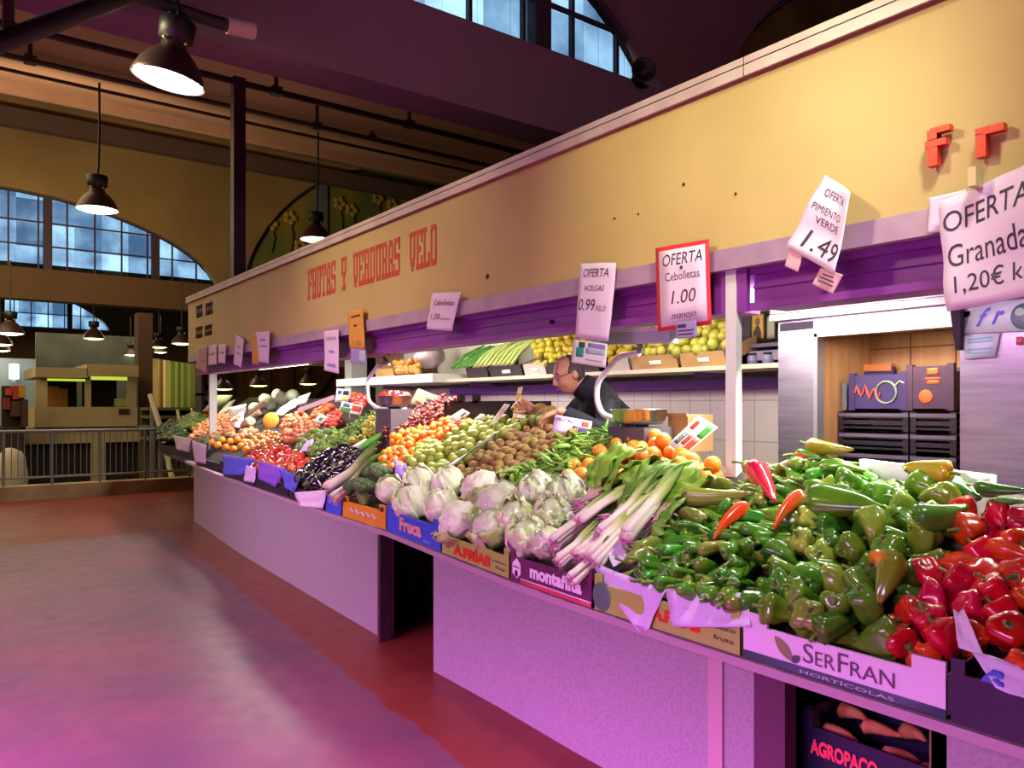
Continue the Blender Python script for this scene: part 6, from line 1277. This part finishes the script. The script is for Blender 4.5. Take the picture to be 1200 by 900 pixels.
# back shelf stock ------------------------------------------------------------
C_KRF = M('carton kraft', 'b08a58', .7, second='a07c4c', scale=6); C_KRG = M('carton grey print', 'b4aca4', .6); C_KRD = M('carton dark', '2c2628', .6)
def shelfbox(p0, p1, mat, label, h=.1, X=4.22, tilt=.03, z=1.732, lab=True, depth=.36):
    ya, yb_ = at(p0, 430, X=X).y, at(p1, 430, X=X).y; y0, y1 = min(ya, yb_)+.004, max(ya, yb_)-.004; b = MB()
    b.hexa([(X+tilt, y0, z), (X+tilt+.01, y0, z), (X+tilt+.01, y1, z), (X+tilt, y1, z)], [(X, y0, z+h), (X+.01, y0, z+h), (X+.01, y1, z+h), (X, y1, z+h)])
    for yy in (y0, y1-.006): b.hexa([(X+tilt, yy, z), (X+depth, yy, z), (X+depth, yy+.006, z), (X+tilt, yy+.006, z)], [(X, yy, z+h), (X+depth, yy, z+h+.12), (X+depth, yy+.006, z+h+.12), (X, yy+.006, z+h)])
    b.hexa([(X+tilt, y0, z+.0), (X+depth, y0, z+.0), (X+depth, y1, z+.0), (X+tilt, y1, z)], [(X+tilt, y0, z+.02), (X+depth, y0, z+h+.02), (X+depth, y1, z+h+.02), (X+tilt, y1, z+.02)])
    o = b.build('fruit_carton', mat); tag(o, label, 'box')
    S = Sheet((X+tilt-.001, y1, z), (X+tilt-.001, y0, z), (X-.001, y0, z+h), (X-.001, y1, z+h)); sg = -1 if S.n.x > 0 else 1
    if lab: rect_mb(S, .4, .3, .66, .6, off=sg*.002).build('box_label', C_PAPW, o)
    return o
shelfbox(795, 849, C_KRF, 'kraft carton of pears on the shelf next to the near post'); shelfbox(738, 793, C_KRF, 'kraft carton of pears on the shelf, second from the near post')
shelfbox(712, 736, C_KRG, 'pale printed carton on the shelf behind the scale display', lab=False); shelfbox(640, 700, C_KRD, 'dark carton on the shelf behind the shopkeeper\'s head', lab=False)
shelfbox(612, 638, C_KRG, 'pale printed carton of quinces on the shelf'); shelfbox(572, 610, C_KRD, 'dark carton with white label under the leeks on the shelf'); shelfbox(545, 570, C_KRD, 'dark carton under the green leek tops on the shelf', lab=False)
PR_ = [fruit('pear', C_PER, .04, 1.15, .02, .06, s, ('pear_stem', .004, C_KIW), 12, 8) for s in (1, 3)]; QU = [fruit('quince', C_QUI, .038, 1.05, .08, .1, s, ('quince_stem', .005, C_KIW), 12, 8) for s in (1, 3)]
def heap(protos, p0, p1, n, sp, label, cat, group, X=4.26, z=1.86, dx=.06, dz=.058):
    for k in range(n):
        x = X+dx*k; ya, yb_ = at(p0, 420, X=x).y, at(p1, 420, X=x).y; y = min(ya, yb_)+(sp/2 if k % 2 else sp*.2)
        while y < max(ya, yb_): inst(R.choice(protos), (x+R.uniform(-.02, .02), y+R.uniform(-.022, .022), z+dz*k+R.uniform(-.018, .022)), rq(), R.uniform(.92, 1.08), label, cat, group); y += sp
heap(PR_, 742, 852, 7, .08, 'yellow green pear heaped on the shelf beside the near post', 'pear', 'pears heaped on the back shelf')
heap(QU, 712, 728, 3, .078, 'yellow fruit on the shelf just right of the ACELGAS sheet', 'quince', 'yellow fruit right of the sheet', z=1.82)
heap(QU, 628, 690, 6, .075, 'yellow quince heaped on the shelf left of the ACELGAS sheet', 'quince', 'quinces heaped on the back shelf', z=1.83)
heap(QU, 726, 742, 4, .075, 'small yellow green fruit between the quinces and the pears on the shelf', 'quince', 'yellow green fruit on the shelf', z=1.84)
C_LK1 = M('leek tops green', '3f7a26', .5, var=.1, second='559030', scale=20); C_LK2 = M('leek stalks pale', 'aab86a', .5, second='8fa24c', scale=20)
for i in range(9):
    px = 530+i*4.2; a = at(px, 428, X=4.3); a.z = 1.85; b = MB(); c = a+Vector((.12, -.05+R.uniform(-.03, .03), .12+R.uniform(-.02, .03))); e = a+Vector((.3, -.12+R.uniform(-.05, .05), .2+R.uniform(-.03, .05))); b.tube([a, c, e], [.016, .018, .012], 8); b.tube([a+Vector((.01, .02, 0)), c+Vector((.02, .03, .01)), e+Vector((0, .05, -.01))], [.012, .014, .008], 7)
    o = b.build('chive_bundle', C_LK1); tag(o, 'dark green chive bundle standing on the back shelf', 'chives', 'dark green bundles on the back shelf')
for i in range(9):
    px = 556+i*5.4; a = at(px, 428, X=4.28); a.z = 1.84; b = MB(); j_ = R.uniform(-.04, .04); e = a+Vector((.34, -.2+2*j_, .26+R.uniform(-.05, .03))); b.tube([a, a+Vector((.1, -.03+j_*.3, .13)), a+Vector((.22, -.1+j_, .22+R.uniform(-.02, .02))), e], [.02, .019, .018, .008], 8); o = b.build('celery_stalk', C_LK2); tag(o, 'pale green leek stalk curving up on the back shelf', 'leek', 'pale leeks on the back shelf')
    r_ = MB(); r_.ball(a, .022, 8, 6); r_.tube([a, a+Vector((-.03, .01, -.02)), a+Vector((-.05, .02, -.05))], [.012, .006, .001], 5); r_.build('roots', M('root brown', '8a6a44', .8), o)
p = at(503, 418, X=4.4); b = MB(); b.ball(p, (.16, .2, .13), 20, 14, lambda v, d: v*(1+.22*noise.noise(d*2.5)+.08*noise.noise(d*7))); o = b.build('garlic_bag', M('bag pinkish', 'a8949c', .35, second='8a7a80', scale=12)); tag(o, 'pinkish plastic bag of garlic on the back shelf left of the chives', 'bag')
b = MB(); b.tube([p+Vector((0, .1, .08)), p+Vector((0, .13, .13)), p+Vector((0, .17, .19))], [.05, .025, .05], 10); b.build('bag_neck', MATS['bag pinkish'], o)
heap([fruit('onion', M('onion skin', 'b07a34', .5, var=.12), .04, .95, .0, .05, 2, None, 12, 8)], 462, 492, 3, .08, 'golden onion on the thick white shelf left of the garlic bag', 'onion', 'golden onions on the thick shelf', X=4.15, z=1.835)
shelfbox(438, 460, C_KRF, 'kraft carton at the left end of the thick white shelf', h=.09, X=4.12, z=1.792, lab=False)
p0 = at(440, 405, X=4.5); b = MB(); b.box(4.5, 4.72, at(492, 410, X=4.5).y, p0.y, 1.793, 2.12); o = b.build('big_carton', M('carton brown dark', '6a4a2c', .7)); tag(o, 'big brown carton at the back of the thick shelf', 'box')
b = MB(); b.box(4.49, 4.5, at(490, 410, X=4.5).y, at(474, 410, X=4.5).y, 1.95, 2.1); b.build('box_label', M('label lilac grey', '9a90a4', .5), o)
# dark crate and box behind the guavas, small brown tray by the near scale
a, c = on(536, 488, .0), on(606, 488, 0); b = MB(); x = 3.12
b.box(x, x+.02, c.y, a.y+.1, 1.22, at(560, 470, X=x).z); b.box(x, x+.34, a.y+.08, a.y+.1, 1.22, at(560, 470, X=x).z); b.box(x+.32, x+.34, c.y, a.y+.1, 1.22, at(560, 470, X=x).z); o = b.build('black_tray', C_CRT); tag(o, 'black plastic tray standing behind the guavas and mandarins', 'crate')
for px in (538, 556): q = at(px, 466, X=x); b = MB(); b.box(x, x+.02, q.y-.05, q.y+.03, q.z-.04, q.z+.02); b.build('tray_tab', C_CRT, o)
b = MB(); q0, q1 = at(783, 506, X=3.05), at(806, 506, X=3.05); b.box(3.05, 3.25, q1.y, q0.y, q0.z-.1, at(790, 486, X=3.05).z); b.box(3.04, 3.05, q1.y, q0.y, at(790, 488, X=3.05).z, at(790, 484, X=3.05).z); o = b.build('brown_tray', C_KRF); tag(o, 'small brown tray right of the near weighing scale bowl', 'box')
# far cabinet beyond the stall, seen through its far opening
C_CABN = M('cabinet brown', '7a5c22', .7, second='6a4a1c', scale=2, stretch=(6, 1, 1)); b = MB(); x0, x1 = at(276, 450, Y=13.3).x, at(412, 450, Y=13.3).x; b.box(x0, x1, 13.3, 13.7, 0, 2.6); o = b.build('wood_cabinet', C_CABN); tag(o, 'yellowish brown wooden shutter wall beyond the far end of the stall', 'cabinet')
b = MB()
for px in (318, 345, 365): q = at(px, 440, Y=13.28).x; b.box(q-.012, q+.012, 13.27, 13.3, .1, 2.55)
b.build('door_joint', M('joint dark', '3a2810', .8), o)
b = MB(); a, c = at(352, 492, Y=13.25), at(392, 440, Y=13.25); b.tube([a, a.lerp(c, .5)+Vector((0, 0, .02)), c], .035, 6); b.build('leaning_pole', C_DARK, o)
b = MB(); x0, x1 = at(236, 450, Y=13).x, at(277, 450, Y=13).x
for z in (.7, 1.2, 1.62, 2.05): b.box(x0, x1, 13, 13.35, z, z+.04)
b.box(x0, x0+.05, 13, 13.35, 0, 2.3); b.box(x1-.12, x1, 13, 13.35, 0, 2.5); b.box(x0, x1, 13.35, 13.38, 0, 2.4); o = b.build('dark_rack', M('rack plum dark', '2c1c1e', .7)); tag(o, 'dark shelf rack with a blue sign beyond the thin white post', 'shelf')
a, c = at(250, 440, Y=12.98), at(267, 432, Y=12.98); b = MB(); b.box(a.x, c.x, 12.97, 13.0, a.z, c.z); b.build('blue_sign', M('sign navy', '2a3a6a', .5), o)
S = Sheet((a.x, 12.969, a.z), (c.x, 12.969, a.z), (c.x, 12.969, c.z), (a.x, 12.969, c.z)); text_mb('C+', S, .2, .2, .8, .85, off=.002 if S.n.y < 0 else -.002, bold=.04).build('sign_lettering', C_PAPW, o)
for i, (px, py, h) in enumerate(((243, 464, '5a7a5a'), (250, 470, '8a8a9a'), (256, 452, '9aa0a8'), (246, 446, '7a4a3a'))): b = MB(); q = at(px, py, Y=13.1); b.ball(q, (.09, .08, .1), 10, 7, lambda v, d: v*(1+.2*noise.noise(d*3))); b.build('stock_item', M('stock '+h, h, .5), o)
for i, (px, py, lb) in enumerate(((303, 452, 'black hanging lamp with a lit spot in front of the wooden shutter wall, left one'), (361, 450, 'black hanging lamp with a lit spot in front of the wooden shutter wall, right one'), (262, 456, 'black hanging lamp in front of the dark shelf rack'))):
    c = at(px, py, Y=12.4); pendant(c, .3, lb, 2.6, 0, glow=C_GLOWG)
# ================================================================== THE SHOPKEEPER
def voxel(mb, vox, mat, name, org, smooth=4):
    o = mb.build('tmp', mat, None, org)
    m = o.modifiers.new('r', 'REMESH'); m.mode = 'VOXEL'; m.voxel_size = vox; m.use_smooth_shade = True
    if smooth: s = o.modifiers.new('s', 'SMOOTH'); s.factor = .5; s.iterations = smooth
    dg = bpy.context.evaluated_depsgraph_get(); me = bpy.data.meshes.new_from_object(o.evaluated_get(dg)); me.name = name
    me.materials.clear(); me.materials.append(mat); me.polygons.foreach_set('use_smooth', [True]*len(me.polygons)); bpy.data.objects.remove(o); return me
C_SKIN = M('skin', 'd8a484', .5, second='c88f70', scale=16, lo=.4, hi=.7, sss=.08); C_JKT = M('jacket navy', '0d0f17', .85, second='12141d', scale=30); C_TRO = M('trousers dark', '22242c', .8); C_HAIR = M('hair grey brown', '3a302a', .7, second='5c5248', scale=60); C_SHOE = M('shoe black', '15120f', .4)
def V(*a): return Vector(a)
Hc = at(667, 439, X=3.22); Nb = V(3.345, 3.60, 1.545)
fwd = V(-.90, .38, -.36).normalized(); lft = V(0, 0, 1).cross(fwd).normalized(); upv = fwd.cross(lft).normalized()
HM = Matrix((( fwd.x, lft.x, upv.x, Hc.x), (fwd.y, lft.y, upv.y, Hc.y), (fwd.z, lft.z, upv.z, Hc.z), (0, 0, 0, 1)))
def g(x, c, s): return math.exp(-((x-c)/s)**2)
def headfn(p, d):
    p = p.copy(); z, y, x = d.z, d.y, d.x
    if z < -.1: p.y *= 1-.28*min(1, (-z-.1)); p.x *= 1-(.22*(-z-.1) if x < 0 else .06*(-z-.1))
    if x > 0:
        fr = min(1, x*1.6)
        p.x += fr*(.030*g(y, 0, .17)*(g(z, -.2, .17)+.42*g(z, .02, .16)) + .007*g(z, .24, .12)*g(y, 0, .7) - .012*(g(y, .36, .2)+g(y, -.36, .2))*g(z, .07, .13) + .014*g(z, -.86, .2)*g(y, 0, .45) + .006*g(z, -.5, .07)*g(y, 0, .3) + .006*g(z, -.62, .07)*g(y, 0, .28) - .004*g(z, -.56, .03)*g(y, 0, .35) + .006*(g(y, .5, .22)+g(y, -.5, .22))*g(z, -.18, .18))
        p.y += .006*fr*(g(z, -.27, .07))*(g(y, .14, .1)-g(y, -.14, .1))
    return p
person = thing('person', 'man in dark navy jacket and glasses leaning over the fruit display, placing a price card', 'person', (3.5, 3.6, .15))
PO_ = person.location
body = MB(); hb = MB(); hb.ball((0, 0, 0), (.098, .075, .122), 64, 48, headfn)
for s in (1, -1): hb.ball((-.012, s*.077, -.012), (.02, .011, .034), 14, 10, lambda p, d: p*(1-.25*g(d.z, -.8, .4)))
body.add([HM @ v for v in hb.v], hb.f, True)
body.tube([Nb+V(.03, 0, -.12), Nb, HM @ V(-.03, 0, -.06), HM @ V(-.02, 0, -.01)], [.075, .062, .056, .05], 20)
SLd, SRd = V(3.285, 3.40, 1.465), V(3.42, 3.775, 1.465); pel = V(3.56, 3.62, .98)
body.tube([pel, pel.lerp(Nb, .4)+V(.02, 0, 0), pel.lerp(Nb, .75)+V(.02, 0, 0), Nb+V(.02, 0, -.05)], [.14, .14, .14, .07], 22)
body.tube([SLd, (SLd+SRd)/2+V(.02, 0, .02), SRd], [.055, .075, .055], 16)
EL, WL = V(3.18, 3.305, 1.29), V(3.02, 3.535, 1.425); ER, WR = V(3.36, 3.99, 1.27), V(3.135, 3.965, 1.44)
for S_, E_, W_ in ((SLd, EL, WL), (SRd, ER, WR)): body.tube([S_, S_.lerp(E_, .5), E_, E_.lerp(W_, .4), W_], [.052, .047, .04, .04, .027], 16)
for s in (1, -1):
    hp = pel+lft*.09*s; kn = V(hp.x-.03, hp.y, .60); an = V(hp.x, hp.y, .22); body.tube([hp+V(0, 0, .02), kn, kn+V(0, 0, -.05), an], [.085, .058, .056, .04], 16); body.ball(an+V(-.06, .02, -.045), (.12, .045, .03), 14, 8)
def hand(wr, d, n, thumb, curl, spread=.0):
    d = d.normalized(); n = (n-d*n.dot(d)).normalized(); s = d.cross(n).normalized()*thumb
    # palm
    b = MB()
    for k in range(5):
        o_ = (k-2)*.015; b.tube([wr+s*o_*.7+d*-.01, wr+s*o_*.9+d*.045, wr+s*o_*1.15+d*.088], [.014, .0155, .0125], 10)
    b.tube([wr-d*.02, wr+d*.03], [.027, .026], 14, squash=.75)
    Ls = (.068, .076, .071, .056)
    for k in range(4):
        o_ = (1.5-k)*.0205; p = wr+s*o_+d*(.086-.004*abs(k-1)); a = 0; pts = [p]
        for q, fr in enumerate((.46, .3, .24)):
            a += curl[k]*(1, 1.15, .8)[q]; p = p+(d*math.cos(a)+n*math.sin(a)+s*(1.5-k)*.05)*Ls[k]*fr*1.1; pts.append(p)
        b.tube(pts, [.0098, .0092, .0084, .007], 10); b.ball(pts[-1], .007, 8, 6)
    t0 = wr+s*.018+d*.02; t1 = t0+s*.03+d*.028+n*.014; t2 = t1+s*.012+d*.028+n*.012; t3 = t2-s*.002+d*.024+n*.008
    b.tube([t0, t1, t2, t3], [.014, .0125, .0105, .008], 10); b.ball(t3, .008, 8, 6)
    return b
hl = hand(WL, V(-.05, .125, -.06), V(-.25, -.2, -.8), 1, (.3, .38, .42, .45)); body.add(hl.v, hl.f, True)
hr = hand(WR, V(-.075, .05, .045), V(-.6, -.5, -.4), -1, (.55, .7, .8, .85)); body.add(hr.v, hr.f, True)
me = voxel(body, .0048, C_SKIN, 'body', PO_, 3); bo = bpy.data.objects.new('body', me); COL.objects.link(bo); bo.parent = person
# hair: cap over the back and sides, receding in front
h = MB()
def hairfn(p, d):
    q = headfn(p, d); lim = .34-.62*max(0, d.z)**1.1+ (.12 if d.z < .1 else 0)*0; k = d.x-lim+.1*noise.noise(d*4)
    side = d.z > -.45-.2*max(0, -d.x) and not (abs(d.y) > .8 and d.z < .1 and d.x > -.15)
    on_ = side and k < -.02
    if d.z > .55 and d.x > -.55: on_ = on_ and noise.noise(d*9) > -.35
    return q*(1.065+.02*noise.noise(d*14) if on_ else .93)
h.ball((0, 0, 0), (.098, .075, .122), 56, 40, hairfn); hm = MB(); hm.add([HM @ v for v in h.v], h.f, True); hm.build('hair', C_HAIR, person)
# face details
C_GLS = M('glasses metal', '3a3430', .3, metal=.7); gl = MB()
for s in (1, -1):
    c = V(.101, s*.033, .006); gl.tube([HM @ (c+V(-.004*abs(math.cos(a)), .023*math.cos(a), .017*math.sin(a))) for a in [i*.42 for i in range(16)]], .0016, 5); gl.tube([HM @ V(.095, s*.056, .012), HM @ V(.05, s*.08, .014), HM @ V(-.012, s*.083, .012), HM @ V(-.024, s*.082, -.006)], .0018, 5)
gl.tube([HM @ V(.101, -.011, .01), HM @ V(.106, 0, .013), HM @ V(.101, .011, .01)], .0016, 5); gl.build('glasses', C_GLS, person)
ey = MB(); ir = MB(); br = MB()
for s in (1, -1):
    ey.ball(HM @ V(.078, s*.031, .006), .0125, 14, 10); ir.ball(HM @ V(.0885, s*.031, .003), (.004, .0045, .0045), 10, 8)
    br.tube([HM @ V(.094, s*.012, .032), HM @ V(.093, s*.03, .038), HM @ V(.082, s*.05, .032)], [.003, .004, .002], 6)
ey.build('eye', M('eye white', 'd8d0c8', .3), person); ir.build('iris', M('iris dark', '2a1c14', .3), person); br.build('eyebrow', C_HAIR, person)
lp_ = MB(); lp_.tube([HM @ V(.088, .022, -.068), HM @ V(.1, .008, -.065), HM @ V(.1, -.008, -.065), HM @ V(.088, -.022, -.068)], [.002, .0042, .0042, .002], 8); lp_.build('lips', M('lips', '9a5a4c', .5), person)
# jacket
j = MB(); ch = pel.lerp(Nb, .7)
j.tube([pel+V(0, 0, -.06), pel.lerp(Nb, .35)+V(.03, 0, 0), pel.lerp(Nb, .7)+V(.045, 0, .0), Nb+V(.035, 0, -.07), Nb+V(.01, 0, .01)], [.175, .18, .185, .13, .085], 26)
j.tube([SLd+V(0, -.01, -.01), SLd.lerp(SRd, .3)+V(.03, 0, .035), SLd.lerp(SRd, .7)+V(.03, 0, .035), SRd+V(0, .01, -.01)], [.075, .095, .095, .075], 20)
j.ball((SLd+SRd)/2+V(.09, .0, -.09), (.13, .19, .16), 24, 16)
for S_, E_, W_ in ((SLd, EL, WL), (SRd, ER, WR)):
    c = W_+(E_-W_).normalized()*.035
    j.tube([S_, S_.lerp(E_, .5), E_, E_.lerp(c, .45), c], [.078, .07, .062, .058, .048], 18); j.tube([c+(E_-c).normalized()*.02, c+(W_-E_).normalized()*.004], [.05, .047], 18)
j.tube([Nb+V(.03, 0, -.06), Nb+V(.01, 0, 0), (Nb+V(.01, 0, 0)).lerp(HM @ V(-.04, 0, -.085), .6), HM @ V(-.045, 0, -.08)], [.115, .098, .088, .083], 22)
mj = voxel(j, .011, C_JKT, 'jacket', PO_, 3)
for v in mj.vertices:
    w = v.co+Vector(PO_); v.co += Vector((1, .4, .2))*.006*noise.noise(w*14)+Vector((0, .5, 1))*.008*noise.noise(w*6)
jo = bpy.data.objects.new('jacket', mj); COL.objects.link(jo); jo.parent = person
cb_ = MB(); cb_.tube([HM @ V(.05, .028, -.135), HM @ V(.06, .03, -.14)], .006, 8); cb_.build('jacket_button', M('button pale', 'a0a0a8', .3), person)
t = MB(); t.tube([pel+V(0, 0, .05), pel+V(0, 0, -.08)], [.15, .155], 20)
for s in (1, -1): hp = pel+lft*.09*s; t.tube([hp, V(hp.x-.03, hp.y, .60), V(hp.x, hp.y, .24), V(hp.x, hp.y, .20)], [.105, .082, .066, .066], 16)
me = voxel(t, .014, C_TRO, 'trousers', PO_, 3); to = bpy.data.objects.new('trousers', me); COL.objects.link(to); to.parent = person
for s in (1, -1):
    hp = pel+lft*.09*s; sh = MB(); sh.ball(V(hp.x-.06, hp.y+.02, .195), (.15, .058, .05), 16, 10, lambda p, d: V(p.x, p.y, max(p.z, -.043))); sh.build('shoe', C_SHOE, person)
